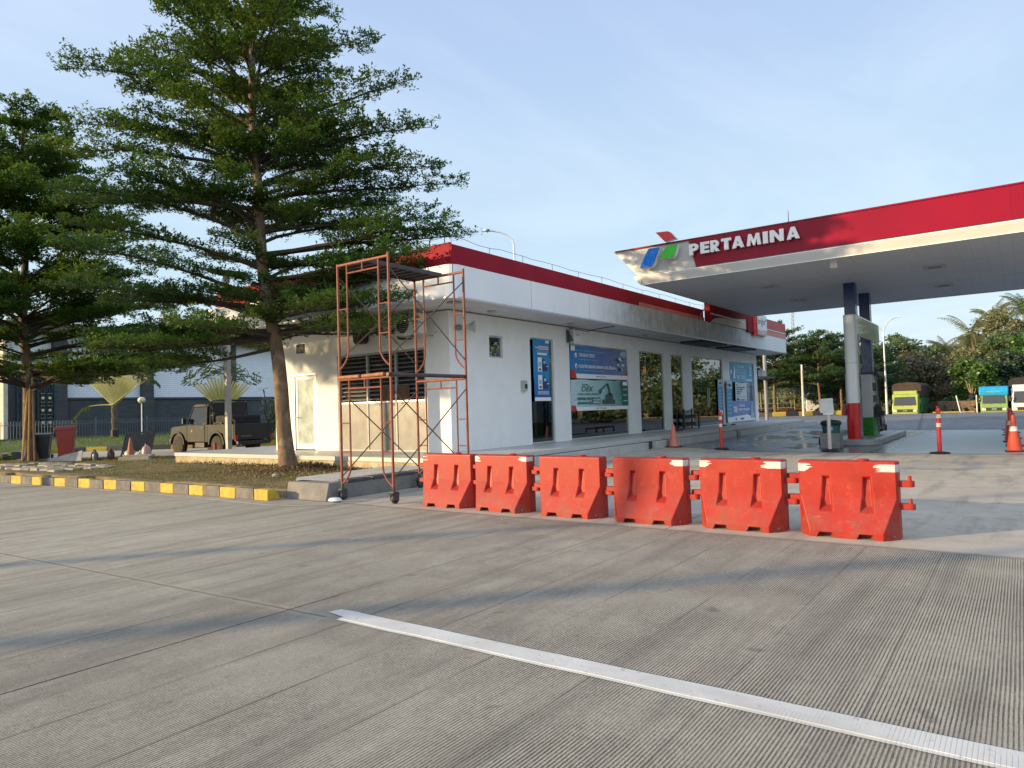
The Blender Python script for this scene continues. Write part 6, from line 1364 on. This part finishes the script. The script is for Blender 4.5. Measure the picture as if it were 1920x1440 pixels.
# =================================================================== TREES
g = G('tree_bark'); n = g.noise(7, 8, .7, vec=g.scale((1, 1, .35))); c = g.mix(g.map(n, .35, .68), (.11, .070, .042), (.24, .155, .092)); c = g.mix(g.map(g.noise(2.5, 5), .52, .68, 0, .6), c, (.42, .35, .26))
BARK = g.end(g.pbr(c, .9, 0, g.bump(g.noise(24, 6, .7, vec=g.scale((1, 1, .4))), .6, .02)))
LIMB = mat('limb_bark', (.055, .040, .026), .9, .3, 5)
TWIG = mat('twig_bark', (.05, .036, .024), .9, .2, 5)
LEAF1 = leafy('tree_leaf', (.020, .078, .018), (.060, .158, .028), (.140, .190, .032), .38, .40)
LEAF_FAR = leafy('far_leaf', (.035, .09, .035), (.065, .14, .05), (.09, .13, .05), .34, .5)  # far leaf greens lightened to stand in for distance haze
def tiered_tree(name, label, base, trunk, r0, top_r, z_lo, z_hi, rad, seed, ntier, per, leaf, keys=(), spacing=.26, cl=.13, group=None, leafm=None, nl=7, rise=18, zbase=0, gap=.82, tert=.55, shy=None, lift=.22, jag=.66):
    """a spreading tree with flat layered sprays: trunk > limbs > side shoots > leaf rosettes"""
    rg = random.Random(seed); bx, by = base
    t = thing(name, label, 'tree', (bx, by, zbase), 0, group)
    tp = [Vector(p) for p in trunk]
    def trunk_at(z):
        for a, q in zip(tp, tp[1:]):
            if z <= q.z: return a.lerp(q, max(0, (z-a.z)/(q.z-a.z)))
        return tp[-1].copy()
    zt_ = tp[-1].z
    def tr(z): return top_r+(r0-top_r)*max(0, 1-z/zt_)**.9
    b = MB(); pts = []; rs = []
    N = 26
    for i in range(N+1):
        z = tp[0].z+(zt_-tp[0].z)*i/N; p = trunk_at(z); p.x += .03*math.sin(z*1.3+seed); p.y += .03*math.cos(z*1.7+seed); pts.append(p); rs.append(tr(z)*(1+.45*math.exp(-max(0, z-tp[0].z)/.28)))
    b.tube(pts, rs, 14); 
    limbs = MB(); twigs = MB(); C_ = []
    prims = []
    for k in range(ntier):
        f = (k+.5)/ntier; z = z_lo+(z_hi-z_lo)*f+rg.uniform(-.15, .15)
        ph = rg.uniform(0, 2*PI); 
        for j in range(per):
            az = ph+2*PI*j/per+rg.uniform(-.45, .45); z += rg.uniform(-.16, .16); L = rad(z, az)*rg.uniform(jag, 1.06)
            if rg.random() > gap: L *= .45
            if shy and z < shy[2]:
                dz = abs((az-shy[0]+PI) % (2*PI)-PI)
                if dz < shy[1]: L *= .30+.5*dz/shy[1]
            prims.append((z-L*math.tan(R(rise))*.45*(.5+.8*f), az, L, R(rise)*(.55+1.0*f)))
    for z, az, L, rs_ in keys: prims.append((z-L*math.tan(R(rs_))*.62, az, L, R(rs_)))
    for z0, az, L, el in prims:
        p = trunk_at(max(z0, z_lo*.75)); path = [p.copy()]; n = max(6, int(L/.38)); st = L/n; a = az; e_ = el*1.5
        for i in range(n):
            a += rg.uniform(-.09, .09); e_ = el*1.5*(1-i/n)+rg.uniform(-.07, .07)
            p = p+Vector((math.cos(a)*math.cos(e_), math.sin(a)*math.cos(e_), math.sin(e_)))*st; path.append(p.copy())
        rr = min(.060, .0125*L)
        limbs.tube(path, [max(.007, rr*(1-i/len(path))**1.1) for i in range(len(path))], 6, cap=False)
        s_ = .30*L if L > 1.2 else .15; side = 1
        while s_ < L:
            f = s_/L*(len(path)-1); i = min(len(path)-2, int(f)); q = path[i].lerp(path[i+1], f-i); d = (path[i+1]-path[i]).normalized()
            hz = math.atan2(d.y, d.x); l2 = (.20+.50*(L-s_)**.8)*rg.uniform(.5, 1.15); l2 = min(l2, 1.7)
            a2 = hz+side*R(rg.uniform(32, 62)); e2 = rg.uniform(-.06, lift); q2 = q.copy(); pp = [q2.copy()]; m = max(2, int(l2/.2))
            for _ in range(m):
                a2 += rg.uniform(-.16, .16)-side*.05; q2 = q2+Vector((math.cos(a2)*math.cos(e2), math.sin(a2)*math.cos(e2), math.sin(e2)))*(l2/m); e2 *= .8; pp.append(q2.copy())
            twigs.tube(pp, [max(.003, .010*(1-i/len(pp))) for i in range(len(pp))], 3, cap=False)
            dd = .05
            while dd < l2:
                f2 = dd/l2*(len(pp)-1); i2 = min(len(pp)-2, int(f2)); c_ = pp[i2].lerp(pp[i2+1], f2-i2)
                o_ = rg.gauss(0, .075+.03*l2); C_.append((c_.x-math.sin(a2)*o_+rg.gauss(0, .03), c_.y+math.cos(a2)*o_+rg.gauss(0, .03), c_.z+rg.gauss(.03, .05)))
                if rg.random() < tert:      # a short side twig carrying its own rosettes
                    a3 = a2+rg.choice((-1, 1))*R(rg.uniform(35, 75)); l3 = rg.uniform(.12, .42)
                    for u_ in (.35, .7, 1.0): C_.append((c_.x+math.cos(a3)*l3*u_, c_.y+math.sin(a3)*l3*u_, c_.z+rg.gauss(.03, .03)+.05*u_))
                dd += cl*rg.uniform(.7, 1.3)
            s_ += spacing*rg.uniform(.7, 1.3); side = -side
        for i in range(int(len(path)*.45), len(path)):
            for _ in range(2): C_.append((path[i].x+rg.gauss(0, .07), path[i].y+rg.gauss(0, .07), path[i].z+rg.gauss(.03, .04)))
    tk = b.build('trunk', BARK, t, smooth=True)
    limbs.build('limbs', LIMB if leaf < .2 else TWIG, t, smooth=True); twigs.build('twigs', TWIG, t)
    nr = np.random.default_rng(seed); C_ = np.array(C_); n = len(C_)
    az = (nr.uniform(0, 2*PI, (n, 1))+np.arange(nl)[None, :]*(2*PI/nl)+nr.normal(0, .25, (n, nl))).ravel()
    el = nr.normal(.30, .42, n*nl); ln = leaf*nr.uniform(.6, 1.2, n*nl); B = np.repeat(C_, nl, 0)+nr.normal(0, leaf*.25, (n*nl, 3))
    d = np.c_[np.cos(az)*np.cos(el), np.sin(az)*np.cos(el), np.sin(el)]; rl = nr.normal(0, .4, n*nl)
    s = np.c_[-np.sin(az)*np.cos(rl), np.cos(az)*np.cos(rl), np.sin(rl)]
    w_ = ln*.46
    v0 = B; v1 = B+d*(ln*.62)[:, None]+s*(w_*.5)[:, None]; v2 = B+d*ln[:, None]; v3 = B+d*(ln*.62)[:, None]-s*(w_*.5)[:, None]
    V = np.stack([v0, v1, v2, v3], 1).reshape(-1, 3); F = np.arange(len(V)).reshape(-1, 4)
    npmesh('crown', V, F, leafm or LEAF1, t)
    return t, n*nl
AZL = math.atan2(-rt.y, -rt.x)      # world azimuth of picture-left
def interp(z, pts):
    if z <= pts[0][0]: return pts[0][1]
    for (a, x), (b_, y) in zip(pts, pts[1:]):
        if z <= b_: return x+(y-x)*(z-a)/(b_-a)
    return pts[-1][1]
PL = [(3.2, 4.3), (4.2, 4.9), (5.5, 5.3), (7.1, 5.2), (8.1, 4.6), (9.2, 4.6), (9.9, 4.9), (10.8, 3.9), (11.8, 3.8), (13.2, 2.6), (14, 1.2)]
PR = [(3.2, 3.0), (4.2, 3.6), (5.5, 4.2), (7.1, 4.4), (8.1, 4.0), (9.2, 3.8), (9.9, 3.1), (10.8, 3.0), (11.8, 2.8), (13.2, 2.0), (14, 1.0)]
def rad1(z, az):
    k = .5+.5*math.cos(az-AZL); return interp(z, PL)*k+interp(z, PR)*(1-k)
b1 = (10.5, 14.28)
tr1 = [(0, 0, .1), (-.10, .16, 1.76), (-.18, .27, 3.31), (-.30, .44, 4.88), (-.39, .56, 6.45), (-.42, .60, 8.4), (-.44, .62, 10.4), (-.44, .62, 13.8)]
keys1 = [(7.05, AZL+PI+.05, 5.0, 6), (7.25, AZL+PI-.22, 4.5, 8), (5.6, AZL+PI+.02, 5.1, 4), (5.3, AZL+PI+.25, 4.6, 3), (8.2, AZL+PI+.02, 4.4, 10), (9.0, AZL+PI-.1, 4.2, 12), (9.9, AZL+.05, 4.9, 14), (8.0, AZL+.1, 4.7, 10), (6.9, AZL-.1, 5.3, 6), (10.5, AZL+PI, 3.2, 20), (4.2, AZL+PI+.1, 3.9, 3), (3.9, AZL+PI-.3, 3.8, 1), (4.4, AZL+.1, 4.6, 6), (3.6, AZL+PI-.05, 3.6, -2), (3.4, AZL+PI-.45, 3.4, -3), (3.5, AZL+PI+.35, 3.3, -2), (3.9, AZL+PI-.7, 3.4, 0), (4.7, AZL+PI-.12, 4.2, 2), (3.5, AZL+.25, 4.2, -2), (3.4, AZL-.3, 4.2, -2), (3.3, AZL, 4.4, -3), (3.4, AZL+1.2, 3.6, -2), (3.4, AZL-1.2, 3.6, -2), (4.9, AZL+PI+.02, 4.9, 2), (5.0, AZL+PI-.25, 4.5, 4), (4.6, AZL+PI+.3, 4.1, 2), (5.6, AZL+PI-.12, 5.0, 3), (6.3, AZL+PI+.1, 4.6, 6), (3.2, AZL+.15, 4.1, -4), (2.9, AZL-.25, 3.8, -6), (3.3, AZL-.05, 4.6, -4), (3.2, AZL+.6, 3.6, -4)]
_, nlv = tiered_tree('layered_tree', 'tall layered almond tree leaning beside the scaffold', b1, tr1, .185, .03, 3.6, 13.4, rad1, 11, 20, 10, .098, keys1, lift=.42, jag=.5, rise=21, spacing=.20, cl=.118, tert=.9, gap=.70, shy=(R(-126), R(62), 9.3))
print('leaves 1', nlv)
# short second stem of the near tree (a leader right of the trunk)
b2 = (9.8, 27.65)
PL2 = [(3, 5.0), (4.5, 6.0), (6, 6.2), (8, 5.6), (10, 4.2), (12, 2.2), (12.8, 1)]; PR2 = [(3, 5.4), (4.5, 5.8), (6, 5.2), (8, 4.0), (10, 3.0), (12, 1.7), (12.8, .8)]
def rad2(z, az):
    k = .5+.5*math.cos(az-AZL); return interp(z, PL2)*k+interp(z, PR2)*(1-k)
_, nlv = tiered_tree('layered_tree', 'dark layered almond tree at the left edge above the red bin', b2, [(0, 0, .12), (-.06, .1, 2.1), (-.1, .15, 3.6), (-.12, .18, 4.6), (-.12, .2, 7), (-.14, .22, 12.4)], .20, .03, 3.2, 12.2, rad2, 23, 17, 10, .14,
    [(3.4, AZL+PI, 5.8, 2), (3.6, AZL+PI+.3, 5.4, 2), (3.1, AZL+PI-.3, 5.2, 0), (3.3, AZL+PI+.12, 6.0, -3), (3.2, AZL+PI-.15, 5.6, -3), (2.9, AZL+PI+.6, 2.6, -4), (3.1, AZL, 4.5, -3), (3.1, AZL+1.3, 4, -3), (3.1, AZL-1.3, 4, -3)], spacing=.24, cl=.145, tert=.95, lift=.42, jag=.5)
print('leaves 2', nlv)
for i in range(3):
    pass
t = thing('support_poles', 'thin bamboo props leaning on the left tree trunk', 'props', (9.8, 27.65, .15))
for k, (dx, dy) in enumerate(((-.32, -.1), (-.2, -.3), (-.05, -.38))): MB().tube([(dx, dy, 0), (dx*.35, dy*.35, 2.5+.2*k)], .03, 7).build('bamboo_pole', mat('bamboo', (.42, .27, .12), .7, .2, 5), t, smooth=True)

# traveller's palms: fans of long stalks in one plane
def fan_palm(x, y, z, h, fan, rz, label, dead=True, n=38):
    t = thing('traveller_palm', label, 'palm', (x, y, z), rz, "fan palms on the lawn")
    b = MB(); rs = [.22]+[.17+.02*math.sin(i*2.1) for i in range(9)]
    b.tube([(0, 0, h*i/9) for i in range(10)], rs, 12); b.build('trunk', mat('palm_trunk', (.10, .08, .06), .9, .5, 9, .6, 30), t)
    MB().lathe([(.2, 0), (.22, .5), (.2, .52)], (0, 0, 0), 12).build('wrapping', BLACK, t)
    ST = leafy('palm_stalk', (.62, .54, .20), (.46, .42, .14), (.66, .60, .26), .25, .5); BL = leafy('palm_blade', (.02, .05, .015), (.05, .08, .02), (.10, .11, .03), .25, .5)
    st = MB(); bl = MB(); rg = random.Random(int(x*7))
    for k in range(n):
        a = R(90+(-46+92*k/(n-1))); L = fan*rg.uniform(.9, 1.05); ca, sa = math.cos(a), math.sin(a); p0 = (ca*.05, .02*(-1)**k, h-.05+sa*.05); wd = .05+.03*(1-abs(k/(n-1)-.5))
        # stalk as a narrow channel, then the paddle blade
        nx, nz = -sa, ca
        st.add([(p0[0]-nx*wd, p0[1], p0[2]-nz*wd), (p0[0]+nx*wd, p0[1]+.03, p0[2]+nz*wd), (ca*L+nx*.045, .03, h+sa*L+nz*.045), (ca*L-nx*.045, .0, h+sa*L-nz*.045)], [(0, 1, 2, 3)])
        st.tube([p0, (ca*L, .015, h+sa*L)], [.035, .016], 5)
        m = 15; L2 = fan*(1.0 if dead else .55)*rg.uniform(.8, 1.1)
        for s_ in (-1, 1):
            for i in range(m):
                if not dead and rg.random() < .62: continue
                f = (i+.5)/m; q = Vector((ca*(L+L2*f), rg.uniform(-.03, .03), h+sa*(L+L2*f)-.35*f*f*abs(ca)*L2)); wl = .34*math.sin(PI*min(1, f*.85+.12))
                d = Vector((ca*.75+nx*s_*.8, rg.uniform(-.5, .5), sa*.75+nz*s_*.8-.2-rg.uniform(0, .9))).normalized()*wl*rg.uniform(.6, 1.2); e_ = Vector((ca, 0, sa))*L2/m*.55
                bl.add([q-e_, q+e_, q+d+e_*.6, q+d-e_*.6], [(0, 1, 2, 3)])
    if dead:
        for a_, L in ((R(176), 1.5), (R(38), 2.6)):
            pts = [(math.cos(a_)*L*f, -.15, h+.05+math.sin(a_)*L*f-.15*f*f) for f in (0, .25, .5, .75, 1)]; st.tube(pts, [.05, .04, .03, .025, .02], 6)
            for i in range(16):
                q = Vector(pts[-1])+Vector((math.cos(a_)*.07*i, rg.uniform(-.05, .05), math.sin(a_)*.07*i-.004*i*i)); bl.add([q, q+Vector((.08, 0, 0)), q+Vector((.14*math.cos(a_), .05, -.34+.012*i)), q+Vector((.04, .05, -.3))], [(0, 1, 2, 3)])
    st.build('leaf_stalks', ST, t); bl.build('leaf_blades', BL, t); return t
FZ = AZL+PI
fan_palm(20.9, 46.1, .42, 2.05, 2.2, FZ, "traveller's palm with a bright fan of stalks on the lawn beside the globe lamp")
fan_palm(20.4, 33.2, .28, 1.6, 1.75, FZ+.35, "traveller's palm half hidden behind the pickup roll bar", False, 18)
t = thing('leafy_shrub', 'dark shrub with long narrow leaves rising behind the pickup tailgate', 'shrub', (20.3, 29.2, .0)); t.scale = (1.3, 1.3, 1.05)
b = MB(); lf = MB(); rg = random.Random(31)
for k in range(13):
    a = rg.uniform(0, 6.28); p = Vector((0, 0, 0)); pts = [p.copy()]; L = rg.uniform(1.3, 2.7)
    for i in range(7): p = p+Vector((math.cos(a)*.07*i*.5, math.sin(a)*.07*i*.5, L/7)); pts.append(p.copy())
    b.tube(pts, .015, 5)
    for q in pts[2:]:
        for _ in range(8):
            a2 = rg.uniform(0, 6.28); d = Vector((math.cos(a2), math.sin(a2), rg.uniform(-.7, .3)))*rg.uniform(.25, .42); s_ = Vector((-math.sin(a2), math.cos(a2), 0))*.035
            lf.add([q, q+d*.4+s_, q+d, q+d*.4-s_], [(0, 1, 2, 3)])
b.build('stems', TWIG, t); lf.build('leaves', leafy('shrub_leaf', (.015, .05, .02), (.03, .08, .03), (.04, .08, .02), .25, .4), t)

# =================================================================== FAR TREES
PF = [(2, 5.0), (4, 6.2), (6, 5.4), (8, 3.4), (9.5, 1.2)]
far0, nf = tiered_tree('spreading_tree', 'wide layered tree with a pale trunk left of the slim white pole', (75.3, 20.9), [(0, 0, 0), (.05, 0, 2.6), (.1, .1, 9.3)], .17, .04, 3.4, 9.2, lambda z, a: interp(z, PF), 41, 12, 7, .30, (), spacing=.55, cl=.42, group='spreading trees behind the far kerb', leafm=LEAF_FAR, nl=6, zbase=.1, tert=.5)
print('far leaves', nf)
SP = [(74.6, 16.3, 2.1, .86, 'wide layered tree with a forked trunk right behind the slim white pole'), (78.2, 15.0, .7, .84, 'layered tree just left of the white gantry post with a thin pale trunk'),
      (77.5, 25.5, 4.0, .9, 'layered tree showing just past the shop corner'), (82.5, 12.9, 3.3, .74, 'smaller layered tree seen between the gantry and the street lamp'),
      (88.0, 26.0, 1.2, .95, 'layered tree behind the car carrier lorry'), (89.5, 19.5, 5.1, .86, 'layered tree behind the white lorry cab')]
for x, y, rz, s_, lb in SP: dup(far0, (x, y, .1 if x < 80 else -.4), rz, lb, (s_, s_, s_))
def bushy_tree(name, label, x, y, z, h, rx, seed, leafm, nleaf=7000, leaf=.34, nb=26, trunkh=None, group=None, cat='tree', low=.18, limbs_vis=True):
    rg = random.Random(seed); nr = np.random.default_rng(seed)
    t = thing(name, label, cat, (x, y, z), 0, group); b = MB(); th = trunkh or h*.45
    b.tube([(0, 0, 0), (.1, .05, th*.5), (.0, .1, th)], [.035*h*.6, .028*h*.6, .016*h*.6], 8)
    blobs = []
    for k in range(nb):
        a = rg.uniform(0, 6.28); f = rg.uniform(low, 1); rr = rx*math.sqrt(rg.random())*(1-.55*max(0, f-.45)/.55); c_ = Vector((rr*math.cos(a), rr*math.sin(a), h*f*.93)); blobs.append((c_, rx*rg.uniform(.20, .36)))
        if k < 12: b.tube([(0, 0, th*.6), (c_.x*.45, c_.y*.45, (th+c_.z)*.5), tuple(c_)], [.05, .035, .012], 5)
    b.build('trunk', mat('pale_bark', (.30, .25, .18), .9, .3, 3), t)
    per = nleaf//nb; P = []
    for c_, r in blobs:
        d = nr.normal(size=(per, 3)); d /= np.linalg.norm(d, axis=1)[:, None]; q = d*(r*nr.uniform(.55, 1.12, (per, 1)))*np.array([1.15, 1.15, .62])+np.array(c_); P.append(q)
    P = np.concatenate(P); P = P[P[:, 2] > .25]; n = len(P)
    a = nr.normal(size=(n, 3)); a[:, 2] *= .6; a /= np.linalg.norm(a, axis=1)[:, None]; c_ = np.cross(a, nr.normal(size=(n, 3))); c_ /= np.linalg.norm(c_, axis=1)[:, None]
    L = leaf*nr.uniform(.5, 1.2, (n, 1)); V = np.stack([P, P+a*L*.5+c_*L*.32, P+a*L, P+a*L*.5-c_*L*.32], 1).reshape(-1, 3)
    npmesh('crown', V, np.arange(4*n).reshape(-1, 4), leafm, t); return t
LM1 = leafy('bush_leaf_green', (.06, .115, .05), (.11, .17, .07), (.16, .19, .09), .3, .45)  # this bush leaf set is lightened and greyed in place of haze
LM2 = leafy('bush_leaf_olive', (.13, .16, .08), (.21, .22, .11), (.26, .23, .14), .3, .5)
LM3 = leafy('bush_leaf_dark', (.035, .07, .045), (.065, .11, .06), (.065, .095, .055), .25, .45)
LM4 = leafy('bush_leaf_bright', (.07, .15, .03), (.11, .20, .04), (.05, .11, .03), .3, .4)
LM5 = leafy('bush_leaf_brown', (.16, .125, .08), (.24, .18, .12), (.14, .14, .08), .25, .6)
FT = [ # x, y, height, radius, material, nleaf, label
 (92, 14.6, 8.6, 3.4, LM1, 'feathery green tree immediately left of the twin street lamp'), (94, 11.2, 9.6, 3.2, LM1, 'loose crowned green tree behind the twin street lamp'), (88, 13.2, 5.8, 3.0, LM2, 'low olive tree at the foot of the street lamp'),
 (90, 8.6, 6.8, 3.4, LM5, 'brownish tree right above the brown truck tarpaulin'), (96, 5.6, 7.0, 3.6, LM2, 'olive green tree between the two far palms'), (90, 5.2, 5.2, 2.8, LM5, 'low brown scrubby tree behind the brown tarpaulin'),
 (81, 3.9, 5.4, 2.4, LM4, 'bright green round mango tree between the yellow and green trucks'), (84, 2.5, 5.2, 2.6, LM3, 'very dark tree right of the mango tree'), (92, 1.8, 8.6, 3.0, LM1, 'tall mixed tree left of the blue covered truck'),
 (98, 1.6, 12.0, 3.6, LM2, 'tall pale green tree with bare limbs on the right skyline'), (99, -1.8, 13.4, 4.0, LM1, 'tallest green tree on the right skyline'), (88, -1.4, 8.0, 3.4, LM4, 'fresh green tree above the white truck'),
 (86, .9, 6.2, 2.6, LM3, 'dark bush behind the blue tarpaulin'), (100, 8.5, 7.6, 3.4, LM1, 'green tree far behind the yellow truck'), (104, 4.5, 9.5, 3.6, LM2, 'olive tree rising behind the right hand palm'),
 (97, -6, 13, 4.5, LM1, 'big green tree at the right edge of the skyline'), (86, 16.8, 6.4, 3.6, LM3, 'dark bushy tree behind the layered trees near the gantry'), (98, 22, 9.0, 5, LM2, 'olive tree glimpsed between the layered trees'), (102, 32, 9, 5, LM1, 'green tree behind the leftmost layered tree')]
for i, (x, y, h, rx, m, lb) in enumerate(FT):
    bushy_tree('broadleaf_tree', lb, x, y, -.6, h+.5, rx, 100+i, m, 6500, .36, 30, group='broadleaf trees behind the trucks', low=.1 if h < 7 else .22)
g = G('undergrowth_leaf'); LMU = leafy('undergrowth_leaf', (.035, .05, .02), (.09, .09, .04), (.14, .10, .06), .2, .7)
nr = np.random.default_rng(5); n = 26000
P = np.c_[nr.uniform(77.5, 112, n), nr.uniform(-45, 42, n), -.5+np.abs(nr.normal(0, 1, n))*.75]; P = P[(P[:, 0] > 84) | (P[:, 1] < 14)]; n = len(P)
a = nr.normal(size=(n, 3)); a /= np.linalg.norm(a, axis=1)[:, None]; c_ = np.cross(a, nr.normal(size=(n, 3))); c_ /= np.linalg.norm(c_, axis=1)[:, None]
tag(npmesh('undergrowth', np.stack([P, P+a*.3+c_*.2, P+a*.6, P+a*.3-c_*.2], 1).reshape(-1, 3), np.arange(4*n).reshape(-1, 4), LMU), 'brown green undergrowth along the foot of the far trees', 'undergrowth', kind='stuff')
# far wooded rise closing the horizon (one mass, nobody could count it)
def wood_mass():
    nr = np.random.default_rng(9); n = 60000; y = nr.uniform(-120, 190, n); x = nr.uniform(112, 150, n)
    top = 6.0+3.5*np.sin(y*.07+1)+2.2*np.sin(y*.19)+np.where(y < 2, 2.5, 0)+1.2*np.sin(y*.53); z = -.6+np.clip(top, 3, 20)*np.sqrt(nr.uniform(0, 1, n))*(.55+.45*(x-112)/38)
    P = np.c_[x, y, z]; a = nr.normal(size=(n, 3)); a /= np.linalg.norm(a, axis=1)[:, None]; c_ = np.cross(a, nr.normal(size=(n, 3))); c_ /= np.linalg.norm(c_, axis=1)[:, None]
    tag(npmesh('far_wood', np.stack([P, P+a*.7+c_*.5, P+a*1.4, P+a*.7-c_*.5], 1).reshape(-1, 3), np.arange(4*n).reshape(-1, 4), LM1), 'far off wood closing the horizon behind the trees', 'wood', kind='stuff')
wood_mass()
# coconut palms
def coco(x, y, z, h, label, seed, lean=(0, 0), scale=1.0):
    rg = random.Random(seed); t = thing('coconut_palm', label, 'palm', (x, y, z), 0, 'coconut palms on the skyline')
    b = MB(); pts = [(lean[0]*(f**2), lean[1]*(f**2), h*f) for f in [i/8 for i in range(9)]]; b.tube(pts, [.22]+[.15]*8, 8); b.build('trunk', mat('palm_grey', (.28, .25, .20), .9, .3, 4), t, smooth=True)
    top = Vector(pts[-1]); fr = MB()
    for k in range(22):
        a = 2*PI*k/22*2.3+rg.uniform(-.2, .2); el = R(rg.uniform(-25, 75)); L = rg.uniform(2.5, 3.5)*scale; p = top.copy(); n = 10; path = [p.copy()]
        for i in range(n):
            e_ = el-R(95)*(i/n)**1.3*(.6+.4*math.cos(el)); p = p+Vector((math.cos(a)*math.cos(e_), math.sin(a)*math.cos(e_), math.sin(e_)))*L/n; path.append(p.copy())
        fr.tube(path, .025, 3, cap=False)
        for i in range(1, len(path)):
            d = (path[i]-path[i-1]).normalized(); sd_ = Vector((-math.sin(a), math.cos(a), 0)); ll = .75*scale*math.sin(PI*min(1, (i+1)/(n+1.5)))+.12
            for s_ in (-1, 1):
                for q in (0, .5):
                    o_ = path[i-1].lerp(path[i], q); tip = o_+(sd_*s_*.8+d*.55+Vector((0, 0, -.45-rg.uniform(0, .3)))).normalized()*ll; fr.add([o_-d*.05, o_+d*.07, tip], [(0, 1, 2)])
    fr.build('fronds', leafy('coconut_frond', (.09, .12, .035), (.16, .18, .06), (.20, .19, .09), .3, .4), t)
coco(101, 10.4, -.6, 7.0, 'coconut palm above the brown tarpaulin of the yellow truck', 1)
coco(103, 7.3, -.6, 7.3, 'coconut palm between the yellow truck and the green truck', 2)
coco(98, 3.9, -.6, 9.0, 'big coconut palm left of the tall skyline trees', 3, (.4, .6), 1.3)
coco(104, 2.4, -.6, 11.2, 'high coconut palm crown over the blue covered truck', 4, scale=1.1)
coco(108, -.6, -.6, 12.6, 'highest coconut palm at the upper right skyline', 5, scale=1.2)
# low brick wall behind the far kerb
t = thing('rubble_wall', 'low brown rubble wall behind the kerb between the far trucks', 'wall', (78, 5.4, -.6)); MB().box(0, .4, -2.0, 1.2, 0, 1.6).build('wall', mat('rubble', (.16, .11, .07), .9, .5, 4), t, bevel=.05)
for x, y, lb in ((76.0, 4.55, 'thin leaning white stake by the low brown wall'), (75.0, 3.3, 'short grey stake left of the green truck')):
    t = thing('stake', lb, 'stake', (x, y, -.5)); MB().tube([(0, 0, 0), (0, .35 if x > 75.5 else 0, 2.0)], .05, 6).build('shaft', WHITE_P, t)

# trees and lamp posts standing outside the view on the sun side (their shade falls on the yard) and across the road (mirrored in the shop glass)
def out_tree(x, y, s_, rz, lb):
    return dup(far0, (x, y, 0), rz, lb, (s_, s_, s_))
OT = ((56, -10), (63, -20), (72, -11), (50, -24), (80, -20), (44, -34), (92, -14), (68, -34), (38, -46), (88, -30))
for i, (x, y) in enumerate(OT):
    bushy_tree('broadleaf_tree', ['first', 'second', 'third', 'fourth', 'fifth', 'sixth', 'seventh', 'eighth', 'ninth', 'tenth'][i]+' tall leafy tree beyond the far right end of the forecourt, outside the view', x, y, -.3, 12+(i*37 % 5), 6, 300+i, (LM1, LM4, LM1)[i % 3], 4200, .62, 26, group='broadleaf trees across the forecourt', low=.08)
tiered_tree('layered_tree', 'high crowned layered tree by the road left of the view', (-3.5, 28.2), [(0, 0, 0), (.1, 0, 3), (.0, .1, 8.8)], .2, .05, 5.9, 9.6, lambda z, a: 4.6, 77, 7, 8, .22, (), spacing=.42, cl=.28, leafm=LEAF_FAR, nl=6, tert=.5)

def tall_post(x, y, h, r, lb):
    t = thing('street_lamp', lb, 'street lamp', (x, y, 0)); m = mat('lamp_steel', (.55, .58, .58))
    MB().tube([(0, 0, 0), (0, 0, h)], [r, r*.7], 10).build('pole', m, t, smooth=True); MB().tube([(0, 0, h), (.5, -.3, h+.5), (1.3, -.9, h+.6)], .06, 6).build('arm', m, t); MB().box(1.1, 1.8, -1.15, -.85, h+.55, h+.65).build('lamp_head', m, t)
tall_post(-21.8, 30.3, 9.0, .17, 'tall steel street lamp across the road, outside the view on the left')
tall_post(-19.3, 24.1, 8.2, .20, 'stout steel street lamp across the road, outside the view behind the first one')
tall_post(-23.0, 20.6, 8.4, .30, 'thick sign mast across the road, outside the view, nearest to the camera side')
